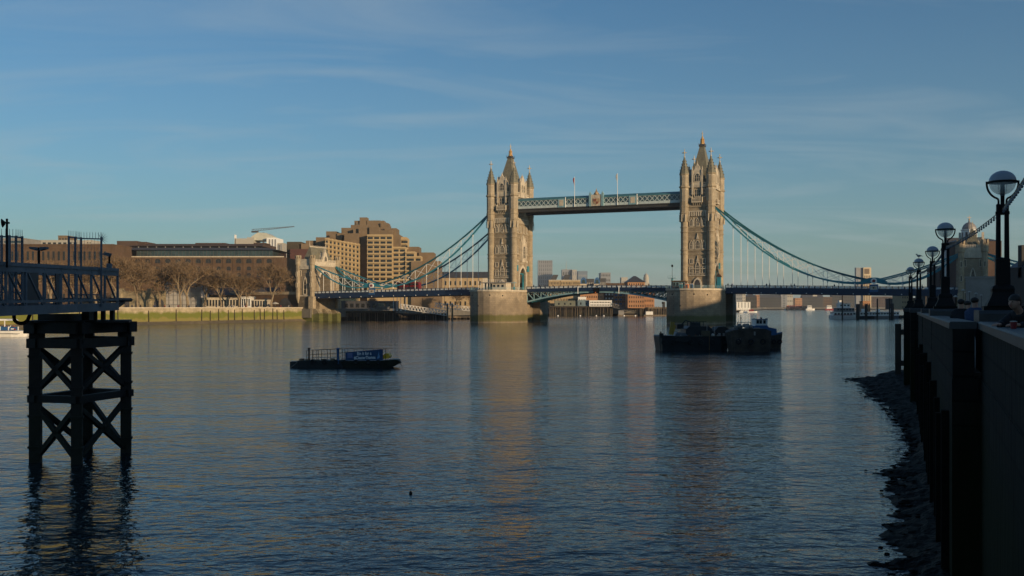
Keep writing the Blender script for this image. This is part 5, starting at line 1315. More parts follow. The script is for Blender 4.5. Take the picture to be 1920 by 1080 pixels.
for i,(Y,h_) in enumerate(((455,21),(560,23),(680,22))):  # downstream wharf row, added to shade the moored passenger boats
    office(('nearest','middle','farthest')[i]+' brick wharf building added downstream of the right gatehouse to shade the boats', wallx(Y)+90+8*i, Y-8, 96, 24, h_, ra, (brick_dk,brick_br,brick_dk)[i], 3.4)
# ================================================================== TREES
def tree_meshes(seed, H, spread, twn=1):
    r = random.Random(seed); tr = G(); cr = G()
    def twigs(p, d, n_, ln):
        for _ in range(n_):
            v = Vector((r.gauss(0,1),r.gauss(0,1),r.gauss(.15,.9))); v = (d*.9+v).normalized()
            l_ = ln*r.uniform(.5,1.3); e = p+v*l_; s_ = v.cross(Vector((r.uniform(-1,1),r.uniform(-1,1),r.uniform(-1,1)))).normalized()*r.uniform(.035,.075)
            cr.add([p-s_,p+s_,e],[(0,1,2)])
            for _ in range(2):
                v2 = (v+Vector((r.gauss(0,.7),r.gauss(0,.7),r.gauss(0,.7)))).normalized(); m_ = p.lerp(e,r.uniform(.3,.9)); e2 = m_+v2*l_*.5
                cr.add([m_-s_*.6,m_+s_*.6,e2],[(0,1,2)])
    def grow(p, d, ln, rad, lv):
        mid = p+d*ln*.5+Vector((r.uniform(-1,1),r.uniform(-1,1),0))*ln*.05
        e = p+(d+Vector((r.uniform(-.15,.15),r.uniform(-.15,.15),0))).normalized()*ln
        (tr if lv <= 3 else cr).cyl(p,mid,rad,rad*.82,6 if lv < 2 else 4); (tr if lv <= 3 else cr).cyl(mid,e,rad*.82,rad*.62,6 if lv < 2 else 4)
        if lv >= 5: twigs(e, d, 4*twn, H*.075); twigs(mid, d, 2*twn, H*.065); return
        k = 3 if lv in (0,1,3) else (3 if r.random() < .5 else 2)
        for i in range(k):
            a = 2*pi*(i+r.uniform(-.25,.25))/k+lv; tilt = (.5 if lv else .42)*spread*r.uniform(.7,1.25)
            ax = d.cross(Vector((0,0,1))); ax = ax.normalized() if ax.length > .01 else Vector((1,0,0))
            nd = d.copy(); nd.rotate(Matrix.Rotation(tilt,3,ax)); nd.rotate(Matrix.Rotation(a,3,d)); nd.z += .10; nd.normalize()
            grow(e, nd, ln*r.uniform(.66,.86), rad*.6, lv+1)
        if lv in (1,2,3):
            nd = Vector((r.gauss(0,1),r.gauss(0,1),r.uniform(-.2,.5))).normalized(); grow(mid, nd, ln*r.uniform(.5,.7), rad*.35, max(lv+1,4))
        if lv >= 3: twigs(e, d, 3*twn, H*.07)
    grow(Vector((0,0,0)), Vector((r.uniform(-.08,.08),r.uniform(-.08,.08),1)).normalized(), H*.19, H*.021, 0)
    zm = max(v[2] for v in cr.v); s_ = H/zm
    for g_ in (tr, cr): g_.v = [(v[0]*s_,v[1]*s_,v[2]*s_) for v in g_.v]
    return tr, cr
bark = mat('plane_bark', (0.22,0.17,0.11), .9, .35, .8, .3)
twigm = mat('winter_twigs', (0.17,0.115,0.065), .9, .35, .25)
protos = []
for sd in (3,11,23):
    tr, cr = tree_meshes(sd, 20, 0.95)
    protos.append((tr,cr))
def tree(label, px_, Y, ytop, k, rz, name='plane_tree', grp='bare plane trees along the far promenade', z0=5.6):
    t = thing(name, label, 'tree', (PX(px_,Y),Y,z0), rz, grp)
    tr, cr = protos[k]
    if 'm' not in tree.__dict__: tree.m = {}
    if k not in tree.m:
        a = tr.build('trunk', bark, t, fix=False); b2 = cr.build('crown', twigm, t, fix=False); tree.m[k] = (a.data,b2.data)
    else:
        for nm, me in zip(('trunk','crown'), tree.m[k]):
            o = bpy.data.objects.new(nm, me); COL.objects.link(o); o.parent = t
    s_ = (PZ(ytop,Y)-z0)/20; w_ = R.uniform(.9,1.2); t.scale = (s_*w_,s_*w_,s_); return t
TR = [(258,415,478,'bare plane tree just right of the gangway end'),(338,425,482,'bare plane tree left of the wrapped building, with a forked trunk'),(353,432,480,'bare plane tree right in front of the wrapped building'),
 (414,436,500,'bare plane tree in front of the low white cafe'),(448,440,506,'smaller bare tree between the cafe and the kiosk'),(461,446,512,'thin bare tree left of the cream kiosk'),(509,442,486,'broad bare plane tree closest to the left gatehouse'),
 (300,430,490,'bare tree in front of the old stone wall'),(222,405,470,'bare plane tree behind the gangway end post'),(180,398,478,'bare plane tree seen through the spiked gate'),(140,390,482,'bare plane tree behind the left part of the spiked gate'),(95,384,480,'bare plane tree above the middle of the gangway'),(50,378,482,'bare plane tree right of the leftmost spiked fence'),(10,372,480,'bare plane tree behind the leftmost spiked fence'),(384,445,494,'bare tree between the wrapped building and the cafe'),(545,470,505,'bare tree half hidden behind the left gatehouse')]
for i,(px_,Y,yt,lb) in enumerate(TR): tree(lb, px_, Y, yt, i%3, i*1.3)
for i,(px_,Y,yt,lb) in enumerate(((858,560,540,'bare bushy tree by the quay left of the left bridge pier'),(884,565,545,'small bushy tree hard against the left bridge pier'),(700,560,556,'bushy tree under the bridge deck near the parked boat'))):
    tree(lb, px_, Y, yt, i, i*2, 'bushy_tree', 'small trees on the quay under the side span', 4.5)

# ================================================================== PEOPLE
def skinned(name, V, E, Rd, m_, parent, sub=1):
    me = bpy.data.meshes.new('tmp'); me.from_pydata(V, E, [])
    o = bpy.data.objects.new('tmp', me); COL.objects.link(o)
    md = o.modifiers.new('s','SKIN'); md.use_smooth_shade = True
    for i, v in enumerate(me.skin_vertices[0].data):
        r_ = Rd[i]; v.radius = (r_, r_) if not isinstance(r_, tuple) else r_; v.use_root = (i == 0)
    sb = o.modifiers.new('b','SUBSURF'); sb.levels = sub; sb.render_levels = sub
    dg = bpy.context.evaluated_depsgraph_get(); dg.update()
    nm = bpy.data.meshes.new_from_object(o.evaluated_get(dg)); nm.name = name
    bpy.data.objects.remove(o); bpy.data.meshes.remove(me)
    nm.materials.clear(); nm.materials.append(m_)
    r2 = bpy.data.objects.new(name, nm); COL.objects.link(r2); r2.parent = parent; return r2
# low detail person, shared meshes
def person_parts(t, top, bottom, lean=0.0, arm=0.25):
    s_ = sin(lean)
    V = [(0,0,.95),(0,-.10*s_,1.2),(0,-.25*s_,1.42),(0,-.32*s_,1.53),(0,-.36*s_,1.66),(0,-.36*s_,1.74),
         (.19,-.25*s_,1.42),(.25,-.1-.3*s_,1.12),(.22,-arm-.35*s_,.95),(-.19,-.25*s_,1.42),(-.25,-.1-.3*s_,1.12),(-.22,-arm-.35*s_,.95),
         (.10,0,.88),(.11,.02,.48),(.11,.05,.06),(.11,-.10,.04),(-.10,0,.88),(-.11,-.02,.48),(-.11,.03,.06),(-.11,-.12,.04)]
    E = [(0,1),(1,2),(2,3),(3,4),(4,5),(2,6),(6,7),(7,8),(2,9),(9,10),(10,11),(0,12),(12,13),(13,14),(14,15),(0,16),(16,17),(17,18),(18,19)]
    Rd = [.14,.13,.13,.055,.095,.07,.065,.045,.035,.065,.045,.035,.09,.06,.045,.04,.09,.06,.045,.04]
    body = skinned('body', V, E, Rd, skinm, t)
    sel = [0,1,2,6,7,9,10,12,16,3]; mp_ = {a_:i for i,a_ in enumerate(sel)}
    Rj = [.20,.20,.195,.12,.085,.12,.085,.15,.15,.09]
    skinned('jacket', [V[i] for i in sel]+[tuple(Vector(V[7]).lerp(Vector(V[8]),.8)),tuple(Vector(V[10]).lerp(Vector(V[11]),.8))], [(mp_[a_],mp_[b2]) for a_,b2 in E if a_ in mp_ and b2 in mp_]+[(mp_[7],10),(mp_[10],11)], Rj+[.055,.055], top, t)
    sel = [0,12,13,14,16,17,18]; mp_ = {a_:i for i,a_ in enumerate(sel)}
    skinned('trousers', [V[i] for i in sel], [(mp_[a_],mp_[b2]) for a_,b2 in E if a_ in mp_ and b2 in mp_], [.155,.11,.08,.06,.11,.08,.06], bottom, t)
    q = G(); q.ellip((0,-.36*s_+.015,1.72),.105,.12,.085); q.build('hair', hairm, t, True)
proto_p = []
for i,(a_,b2) in enumerate(((cloth_k,cloth_b),(cloth_b,cloth_k),(cloth_r,cloth_k),(cloth_w,cloth_b))):
    t = thing('person','x','person'); person_parts(t,a_,b2); proto_p.append(t)
used = set()
def person(label, loc, rz, k, grp=None, sc=1.0):
    if k not in used: used.add(k); o = proto_p[k]; o.location = loc; o.rotation_euler = (0,0,rz); o['label'] = label
    else: o = dup(proto_p[k], None, loc, rz, label)
    if grp: o['group'] = grp
    elif 'group' in o.keys(): del o['group']
    o.scale = (sc,sc,sc); return o
# far promenade
v = -285
while v < -15:
    p = B(-99.4-R.random()*2.5, v, 5.6); k = R.choice((0,0,0,1,1,2,3))
    person('tiny far person standing on the promenade behind the left bank railing', p, R.uniform(0,6.3), k, 'people along the far promenade')
    v += R.choice((1.6,2.2,3.0,4.5,6.0))
# on the bridge: pavement of the right span, centre
for i,u in enumerate((SP+11.5,SP+13,SP+26,SP+27.2,SP+35,SP+36.2,SP+50.5,SP+77,SP+79,SP+80.5,SP+60)):
    person('tiny dark person walking on the right side span of the bridge', B(u,-7.9,rdz(u-SP)+.15), R.uniform(0,6), R.choice((0,0,1)), 'people on the right side span')
for i,u in enumerate((13.5,16,18.5,22,37,40.5,60,62.5)):
    person('tiny dark person walking on the centre span of the bridge', B(u,-7.4,13.95), R.uniform(0,6), R.choice((0,0,1)), 'people on the centre span')
# south walk, between the first and second lamp posts
person('dark clothed person behind the wall just right of the second lamp post', (PX(1802,29),29,4.93), 2.6, 0)
person('dark clothed person in front of the grey wall block, nearer the largest lamp', (PX(1828,27),27,4.96), 2.2, 1)
person('dark clothed person standing behind the others beyond the wall', (PX(1815,33),33,4.9), 1.0, 0)
# the man leaning on the wall at the right edge
t = thing('person','dark haired man in a black coat leaning over the wall at the right edge','person',(8.54,16.27,5.0),radians(-64))
V = [(0,.12,.93),(0,-.02,1.14),(0,-.25,1.33),(0,-.36,1.42),(0,-.47,1.52),(0,-.48,1.62),
     (.20,-.24,1.32),(.29,-.42,1.19),(.16,-.66,1.215),(-.20,-.24,1.32),(-.29,-.42,1.19),(-.12,-.68,1.215),
     (.10,.12,.88),(.11,.06,.48),(.11,.12,.08),(.11,-.03,.05),(-.10,.12,.88),(-.12,.20,.48),(-.12,.30,.08),(-.12,.15,.05)]
E = [(0,1),(1,2),(2,3),(3,4),(4,5),(2,6),(6,7),(7,8),(2,9),(9,10),(10,11),(0,12),(12,13),(13,14),(14,15),(0,16),(16,17),(17,18),(18,19)]
hand = []
for s_, ix in ((1,8),(-1,11)):
    base = Vector(V[ix]); 
    palm = len(V); V.append(tuple(base+Vector((-s_*.02,-.07,.0)))); E.append((ix,palm))
    for f_ in range(4):
        a = len(V); ox = (f_-1.5)*.021; fl = (.85,1,.95,.75)[f_]
        V.append(tuple(base+Vector((-s_*.02+ox,-.12,.004)))); V.append(tuple(base+Vector((-s_*.02+ox*1.1,-.12-.035*fl,-.006)))); V.append(tuple(base+Vector((-s_*.02+ox*1.1,-.12-.06*fl,-.028))))
        E += [(palm,a),(a,a+1),(a+1,a+2)]
    a = len(V); V.append(tuple(base+Vector((-s_*.055,-.075,.0)))); V.append(tuple(base+Vector((-s_*.07,-.105,-.01)))); E += [(palm,a),(a,a+1)]
Rd = [.14,.13,.13,.055,.082,.075,.065,.045,.028,.065,.045,.028,.09,.06,.045,.04,.09,.06,.045,.04]+([.034]+[.0095,.009,.008]*4+[.012,.010])*2
skinned('body', V, E, Rd, skinm, t, 2)
sel = [0,1,2,6,7,9,10,12,16,3]; mp_ = {a_:i for i,a_ in enumerate(sel)}
skinned('coat', [V[i] for i in sel]+[tuple(Vector(V[7]).lerp(Vector(V[8]),.85)),tuple(Vector(V[10]).lerp(Vector(V[11]),.85))], [(mp_[a_],mp_[b2]) for a_,b2 in E if a_ in mp_ and b2 in mp_]+[(mp_[7],10),(mp_[10],11)], [.21,.21,.205,.125,.09,.125,.09,.16,.16,.095,.06,.06], cloth_k, t, 2)
sel = [0,12,13,14,16,17,18]; mp_ = {a_:i for i,a_ in enumerate(sel)}
skinned('trousers', [V[i] for i in sel], [(mp_[a_],mp_[b2]) for a_,b2 in E if a_ in mp_ and b2 in mp_], [.155,.11,.08,.06,.11,.08,.06], cloth_b, t, 2)
hd = Vector((0,-.49,1.57))
q = G(); q.ellip(hd+Vector((0,.0,.0)),.078,.095,.115,16,12); q.prism([(hd.y-.125,hd.z-.03),(hd.y-.09,hd.z+.025),(hd.y-.09,hd.z-.035)],'x',-.014,.014)
for s_ in (-1,1): q.ellip(hd+Vector((s_*.08,.01,-.005)),.012,.022,.032,8,6)
q.build('face', skinm, t, True)
for s_ in (-1,1): q = G(); q.ellip(hd+Vector((s_*.032,-.086,.012)),.014,.010,.008,8,6); q.build('eye', black, t, True)
q = G(); q.ellip(hd+Vector((0,-.086,-.055)),.026,.012,.008,10,6); q.build('mouth', mat('lips',(.3,.1,.08),.5,.1,5), t, True)
q = G(); q.ball((0,0,0),1,16,10,1,1,-.05); q.v = [(x*.092,y*.11+hd.y+.018,z*.105+hd.z+.035) for x,y,z in q.v]; q.ellip(hd+Vector((0,.055,.0)),.082,.065,.10,14,8); q.build('hair', hairm, t, True)
k = thing('drinks_cup','small dull red cup standing on the wall by the leaning man','cup',(PX(1903,15.0)-.02,15.0,6.17),0)
q = G(); q.lathe(0,0,[(.038,0),(.05,.10),(.05,.105)],14); q.build('cup', red, k); q = G(); q.lathe(0,0,[(.052,.105),(.05,.115),(.02,.12)],14); q.build('lid', cloth_w, k)
# ================================================================== LAMP POSTS
wa = math.atan2(1, WB)
globe_w = mat('opal_globe', (0.30,0.32,0.36), .35, .08, 4, spec=.5)
gl = bpy.data.materials.new('clear_globe'); gl.use_nodes = True
b = gl.node_tree.nodes['Principled BSDF']; b.inputs['Base Color'].default_value = (.75,.8,.8,1); b.inputs['Roughness'].default_value = .08; b.inputs['Alpha'].default_value = .42; b.inputs['Specular IOR Level'].default_value = .7
def lamp(label, x, y, z):
    # pedestal of the wall under the lamp
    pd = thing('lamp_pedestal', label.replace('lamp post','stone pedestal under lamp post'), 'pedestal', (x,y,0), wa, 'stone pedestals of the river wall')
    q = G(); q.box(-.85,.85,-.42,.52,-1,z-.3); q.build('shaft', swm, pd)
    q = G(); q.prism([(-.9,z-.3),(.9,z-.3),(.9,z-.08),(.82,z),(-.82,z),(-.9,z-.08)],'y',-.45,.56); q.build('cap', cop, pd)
    t = thing('lamp_post', label, 'lamp post', (x,y,z), wa-pi/2, 'globe lamp posts along the river wall')
    q = G()
    q.box(-.42,.42,-.30,.30,0,.10)
    q.lathe(0,0,[(.50,.10),(.48,.16),(.42,.24),(.36,.34),(.33,.42),(.34,.50),(.31,.56),(.22,.60),(.215,1.20),(.16,1.24)],4,pi/4)
    q.build('base', black, t)
    a = G()
    for s_ in (-1,1): a.cyl((s_*.092,0,1.15),(s_*.088,0,2.46),.058,.050,12); a.ball((s_*.088,0,2.47),.055,10,6)
    a.box(-.15,.15,-.05,.05,2.26,2.33)
    a.build('column', black, t)
    q = G(); q.cyl((0,0,2.25),(0,0,2.70),.045,.045,8)
    for s_ in (-1,1):
        pts = [(s_*.085,0,2.46),(s_*.085,0,2.60)]
        for i in range(10): an = -pi/2+.32+(pi/2-.32)*i/9; pts.append((s_*.338*cos(an),0,3.0+.38*sin(an)))
        pts.append((s_*.338,0,3.05)); q.path(pts,.026,6)
    q.lathe(0,0,[(.30,3.0),(.328,3.005),(.328,3.045),(.30,3.05)],28)
    q.build('bracket', black, t)
    q = G(); q.ball((0,0,3.04),.30,28,8,.85,1,.02); q.build('lamp_hood', globe_w, t, True)
    q = G(); q.ball((0,0,3.02),.292,28,8,1.02,-.02,-1); gb = q.build('globe', gl, t, True)
    q = G(); q.cyl((0,0,2.70),(0,0,2.78),.05,.05,8); q.cyl((0,0,2.78),(0,0,3.0),.05,.05,8)
    for k in range(4): an = k*pi/2; q.cyl((.07*cos(an),.07*sin(an),2.74),(.09*cos(an),.09*sin(an),3.0),.008,.008,4)
    q.build('bulb_holder', steel_g, gb)
    return t
LP = [(1879.7,23.5),(1772.5,37.9),(1748.5,52.7),(1722.8,65.9),(1707.4,80.0)]
LL = ['lamp post nearest the camera, largest of the row','second lamp post, between the largest and the third','third lamp post, middle of the row of five','fourth lamp post, with a gull standing on its globe','fifth and farthest lamp post, smallest of the row']
NK = []
for (px_,Y),lb in zip(LP,LL):
    z = 6.5-(580.5-HY)*Y/F*1.0 if False else 6.42
    o = lamp(lb, PX(px_,Y), Y, z); NK.append((PX(px_,Y), Y, z+2.38))
NK.insert(0, (PX(2050,9.6), 9.6, PZ(135,9.6)))
# gull
g_ = thing('gull','small gull standing on the globe of the fourth lamp post','bird',(NK[4][0],NK[4][1],6.42+3.30),0.3)
q = G(); q.ellip((0,0,.16),.17,.07,.075,10,8); q.ellip((-.16,0,.25),.055,.045,.05,8,6); q.cyl((-.2,0,.25),(-.27,0,.24),.016,.006,5); q.prism([(.12,.14),(.34,.13),(.12,.20)],'y',-.04,.04); q.build('body', mat('gull_feathers',(.3,.3,.3),.8,.3,8), g_, True)
q = G(); q.cyl((0,.02,0),(0,.02,.1),.008,.008,4); q.cyl((0,-.02,0),(0,-.02,.1),.008,.008,4); q.build('legs', orange, g_)
# festoon of bulbs hung between the necks
def festoon(label, a, b2, sag):
    t = thing('festoon_string', label, 'light string', a, 0, 'bulb strings hung between the lamp posts'); A_, B_ = Vector((0,0,0)), Vector(b2)-Vector(a)
    ln = B_.length; n_ = int(ln/.5); P_ = []
    for i in range(n_+1): e = i/n_; p = A_.lerp(B_,e); P_.append(p-Vector((0,0,sag*4*e*(1-e))))
    q = G(); q.path(P_,.010,5); q.build('cable', black, t)
    g1 = G(); 
    for i in range(1,n_): p = P_[i]; g1.cyl(p,p-Vector((0,0,.06)),.022,.022,5); g1.ball((p.x,p.y,p.z-.09),.030,8,6)
    o = g1.build('bulb', mat('unlit_bulb',(.12,.14,.16),.2,.2,5,spec=.6), t); o['kind'] = 'stuff'
for i,lb in enumerate(('string of unlit bulbs from the picture edge to the largest lamp post','string of unlit bulbs between the two largest lamp posts','string of unlit bulbs between the second and third lamp posts','string of unlit bulbs between the third and fourth lamp posts','string of unlit bulbs between the two smallest lamp posts')):
    festoon(lb, NK[i], NK[i+1], (.03,.10,.12,.12,.12)[i])
# further small lamps on the walk seen low behind
for i,(px_,Y) in enumerate(((1806,150),(1818,170),(1830,190),(1840,215),(1792,135))):
    t = thing('park_lamp','short distant walk lamp with a pale cap near the grey wall block','lamp post',(PX(px_,Y),Y,5.0),0,'short distant lamps on the walk'); q = G(); q.cyl((0,0,0),(0,0,PZ(545+i*3,Y)-5),.05,.04,5); q.build('pole', black, t); q = G(); q.lathe(0,0,[(.32,PZ(545+i*3,Y)-5),(.25,PZ(545+i*3,Y)-4.85),(.05,PZ(545+i*3,Y)-4.75)],10); q.build('hood', cloth_w, t)
# timber fender frame by the wall
k = thing('fender_frame','dark timber mooring frame standing off the river wall','fender',(PX(1684,93),93,0),wa)
q = G(); q.box(-.3,.3,-.27,.27,-1,PZ(607,93)); q.build('post', timber, k)
q = G()
for z in (1.0,3.9): q.box(-.2,.2,-3.2,-.2,z,z+.5)
q.build('brace', timber, k)

# ================================================================== LEFT: DOLPHIN AND GANGWAY
t = thing('steel_dolphin','black four legged braced steel dolphin carrying the gangway end','dolphin',(-18.6,43.1,0),0)
O_ = Vector((-18.6,43.1,0))
LG = {'l':(-19.95,41.7),'f':(-18.0,41.2),'r':(-17.25,44.5),'b':(-19.3,45.3)}
LG = {k_:Vector((a-O_.x,b2-O_.y,0)) for k_,(a,b2) in LG.items()}
wd = {'l':.46,'f':.42,'r':.44,'b':.40}
for k_,p in LG.items():
    q = G(); q.rbox(p.x,p.y,-2,5.0,wd[k_],wd[k_],.3); q.build('leg', steel_d, t)
    q = G(); 
    for z in (.6,1.9,3.1,4.4): q.rbox(p.x,p.y,z,z+.09,wd[k_]+.09,wd[k_]+.09,.3)
    q.build('collar', steel_d, t)
pairs = [('l','f'),('f','r'),('r','b'),('b','l')]
for a,b2 in pairs:
    q = G(); A_, B_ = LG[a], LG[b2]; ex = (B_-A_).normalized()*.3
    q.bar(A_-ex+Vector((0,0,2.66)),B_+ex+Vector((0,0,2.66)),.30); q.build('mid_beam', steel_d, t)
    q = G(); q.bar(A_-ex+Vector((0,0,4.98)),B_+ex+Vector((0,0,4.98)),.40); q.bar(A_-ex*1.4+Vector((0,0,5.62)),B_+ex*1.4+Vector((0,0,5.62)),.46); q.build('cap_beam', steel_d, t)
for a,b2 in (('l','b'),('f','r'),('l','f'),('r','b')):
    A_, B_ = LG[a], LG[b2]
    for z0,z1 in ((2.95,4.85),(0.15,2.4)):
        if (a,b2) in (('l','f'),('r','b')) and False: continue
        q = G(); q.bar(A_+Vector((0,0,z0)),B_+Vector((0,0,z1)),.19); q.bar(B_+Vector((0,0,z0)),A_+Vector((0,0,z1)),.19); q.build('cross_brace', steel_d, t)
q = G()
for k_ in LG: p = LG[k_]; q.rbox(p.x*.97,p.y*.97,5.0,5.9,.55,.5,.3)
q.rbox(-.05,0,5.83,5.93,4.0,3.2,0.95-.62); q.build('platform', steel_d, t)
q = G(); q.box(-1.5,-.2,-.9,.9,5.93,6.2); q.box(.1,.42,-.3,.3,5.93,6.35); q.box(.75,.87,-.6,-.5,5.93,6.35); q.box(1.0,1.14,-.5,-.3,5.93,6.35); q.box(1.3,1.46,-.3,-.1,5.93,6.35); q.build('bearing', steel_d, t)

# gangway: runs away from the viewer, right side truss seen
gA = Vector((-16.8,20.0,0)); gz = lambda y: 6.22+(y-32.6)*.014
t = thing('access_gangway','grey blue steel lattice gangway entering from the left above the dolphin','gangway',(-16.9,32,6.3),0)
sg = mat('gangway_steel', (0.14,0.155,0.185), .55,.25,1.2)
y0_, y1_ = -14.0, 11.0
dz = .016; dxx = -.012
def gp(off, y, z): return (off+dxx*y, y, z+dz*y)
for off, nm in ((0,'near'),(-2.5,'far')):
    q = G()
    q.bar(gp(off,y0_,1.62),gp(off,y1_,1.62),.13); q.bar(gp(off,y0_,1.40),gp(off,y1_,1.40),.08); q.add([gp(off-.03,y0_,1.40),gp(off+.03,y0_,1.40),gp(off+.03,y1_,1.40),gp(off-.03,y1_,1.40),gp(off-.03,y0_,1.62),gp(off+.03,y0_,1.62),gp(off+.03,y1_,1.62),gp(off-.03,y1_,1.62)],[(0,3,2,1),(4,5,6,7),(0,1,5,4),(1,2,6,5),(2,3,7,6),(3,0,4,7)]); q.bar(gp(off,y0_,.34),gp(off,y1_,.34),.09)
    n_ = 18
    for i in range(n_+1):
        y = y0_+(y1_-y0_)*i/n_; q.bar(gp(off,y,.1),gp(off,y,1.6),.08)
        if i < n_:
            y2 = y0_+(y1_-y0_)*(i+1)/n_
            q.bar(gp(off,y,1.5),gp(off,y2,.12),.06)
    q.build('side_truss', sg, t)
    q = G(); q.add([gp(off-.06,y0_,-.12),gp(off+.06,y0_,-.12),gp(off+.06,y1_,-.12),gp(off-.06,y1_,-.12),gp(off-.06,y0_,.2),gp(off+.06,y0_,.2),gp(off+.06,y1_,.2),gp(off-.06,y1_,.2)],[(0,3,2,1),(4,5,6,7),(0,1,5,4),(1,2,6,5),(2,3,7,6),(3,0,4,7)]); q.build('edge_beam', sg, t)
q = G(); q.add([gp(-2.4,y0_,-.05),gp(-.1,y0_,-.05),gp(-.1,y1_,-.05),gp(-2.4,y1_,-.05),gp(-2.4,y0_,.05),gp(-.1,y0_,.05),gp(-.1,y1_,.05),gp(-2.4,y1_,.05)],[(0,3,2,1),(4,5,6,7),(0,1,5,4),(1,2,6,5),(2,3,7,6),(3,0,4,7)]); q.build('deck', steel_d, t)
q = G()
for (a,b2) in ((-14,-1.4),(.6,3.0),(4.0,4.5),(7.2,8.6),(10.2,10.6)):
    q.add([gp(-2.35,a,.1),gp(-2.3,a,.1),gp(-2.3,b2,.1),gp(-2.35,b2,.1),gp(-2.35,a,1.45),gp(-2.3,a,1.45),gp(-2.3,b2,1.45),gp(-2.35,b2,1.45)],[(0,3,2,1),(4,5,6,7),(0,1,5,4),(1,2,6,5),(2,3,7,6),(3,0,4,7)])
q.build('side_panel', mat('dark_panel',(.03,.035,.05),.5,.2,1), t)
q = G(); q.cyl(gp(-.1,y1_-.5,.33),gp(-.55,y1_+3.0,.30),.10,.09,10); q.build('end_fender', steel_d, t); q = G(); q.cyl(gp(-2.4,y1_-.5,.33),gp(-2.4,y1_+3.0,.30),.10,.09,10); q.build('end_fender', steel_d, t); q = G()
q.bar(gp(-.1,y1_,.0),gp(-.5,y1_+2.0,.22),.14); q.build('end_strut', steel_d, t)
# spiked gates (fences) on the gangway
def fence(label, pts, zb, zt, nb, splay=False):
    t2 = thing('spiked_fence', label, 'security fence', (0,0,0), 0)
    q = G(); m_ = G(); s_ = G()
    for (x,y) in pts: q.bar((x,y,zb),(x,y,zt+.05),.065)
    q.build('post', sg, t2)
    for i in range(len(pts)-1):
        A_, B_ = Vector((*pts[i],0)), Vector((*pts[i+1],0)); L_ = (B_-A_).length
        for z in (zt,zb+.5): m_.bar(A_+Vector((0,0,z)),B_+Vector((0,0,z)),.05)
        n_ = max(2,int(L_/.11))
        for k in range(1,n_): p = A_.lerp(B_,k/n_); m_.bar(p+Vector((0,0,zb+.4)),p+Vector((0,0,zt)),.007)
        for k in range(1,12): z = zb+.5+(zt-zb-.5)*k/12; m_.bar(A_+Vector((0,0,z)),B_+Vector((0,0,z)),.007)
        n_ = max(2,int(L_/.10))
        for k in range(n_+1): p = A_.lerp(B_,k/n_); s_.cyl(p+Vector((0,0,zt)),p+Vector((0,0,zt+.27)),.011,.007,4)
    if splay:
        p = Vector((*pts[-1],zt))
        for an in range(-2,6): a_ = an*.42; s_.cyl(p,p+Vector((.28*cos(a_),0,.28*sin(a_))),.016,.005,4)
    m_.build('mesh_panel', sg, t2); s_.build('spikes', sg, t2)
    return t2
def gx(px_,Y): return (PX(px_,Y),Y)
fence('spiked mesh gate surround standing on the gangway near the dolphin, right one', [gx(129,40.0),gx(141,40.3),gx(152,40.7),gx(190,41.0)], 6.5, PZ(446.5,40.5), 0, True)
fence('spiked mesh gate surround at the far left of the gangway', [gx(-8,34),gx(3,34),gx(18,34),gx(30,34.2),gx(41.5,34.5)], 6.5, PZ(444.5,34.2), 0, False)
def flood(label, px_, Y, zb, ytop, heads, r=.045):
    t2 = thing('floodlight', label, 'floodlight', (PX(px_,Y),Y,zb), 0); h_ = PZ(ytop,Y)-zb
    q = G(); q.cyl((0,0,0),(0,0,h_),r,r,8); q.build('pole', black, t2)
    return t2, h_
t2,h_ = flood('tall black mast with a horn shaped floodlight at the far left', 13, 33, 7.8, 410, 1, .038)
q = G(); q.cyl((-.05,0,h_-.13),(-.12,0,h_-.13),.03,.05,8); q.cyl((-.06,0,h_-.14),(-.15,-.02,h_-.15),.05,.15,12); q.build('lamp_head', black, t2)
q = G(); q.box(-.02,.08,-.03,.03,h_-.17,h_-.11); q.build('bracket', black, t2)
t2,h_ = flood('short post with twin grey floodlights on the gangway', 73, 36, 8.0, 464, 2)
for s_ in (-1,1): q = G(); q.prism([(s_*.05,h_-.12),(s_*.30,h_-.05),(s_*.30,h_+.02),(s_*.07,h_+.01)],'y',-.12,.12); q.build('lamp_head', steel_g, t2)
t2,h_ = flood('post with one grey wedge floodlight at the gangway end', 205, 42.5, 7.9, 476, 1)
q = G(); q.prism([(-.30,h_-.02),(.02,h_-.12),(.06,h_+.02),(-.12,h_+.06)],'y',-.12,.12); q.build('lamp_head', steel_g, t2)
q = G(); q.box(-.09,.09,-.09,.09,0,.45); q.build('post_base', sg, t2)
# hose
k = thing('rubber_hose','thick black hose hanging in a loop below the gangway','hose',(PX(40,37),37,0),0)
pts = []
for i in range(13): a_ = pi+.15+(pi-.3)*i/12; pts.append((.27*cos(a_),0,PZ(596,37)+.22*sin(a_)+(.03*i/12)))
pts = [(-.28,0,PZ(583,37))]+pts+[(.36,0,PZ(585,37))]
q = G(); q.path(pts,.07,8); q.build('hose', rubber, k, True); q = G(); q.cyl((-.28,0,PZ(586,37)),(-.28,0,PZ(582,37)),.09,.09,8); q.cyl((.36,0,PZ(588,37)),(.36,0,PZ(583,37)),.09,.09,8); q.build('collar', steel_d, k)

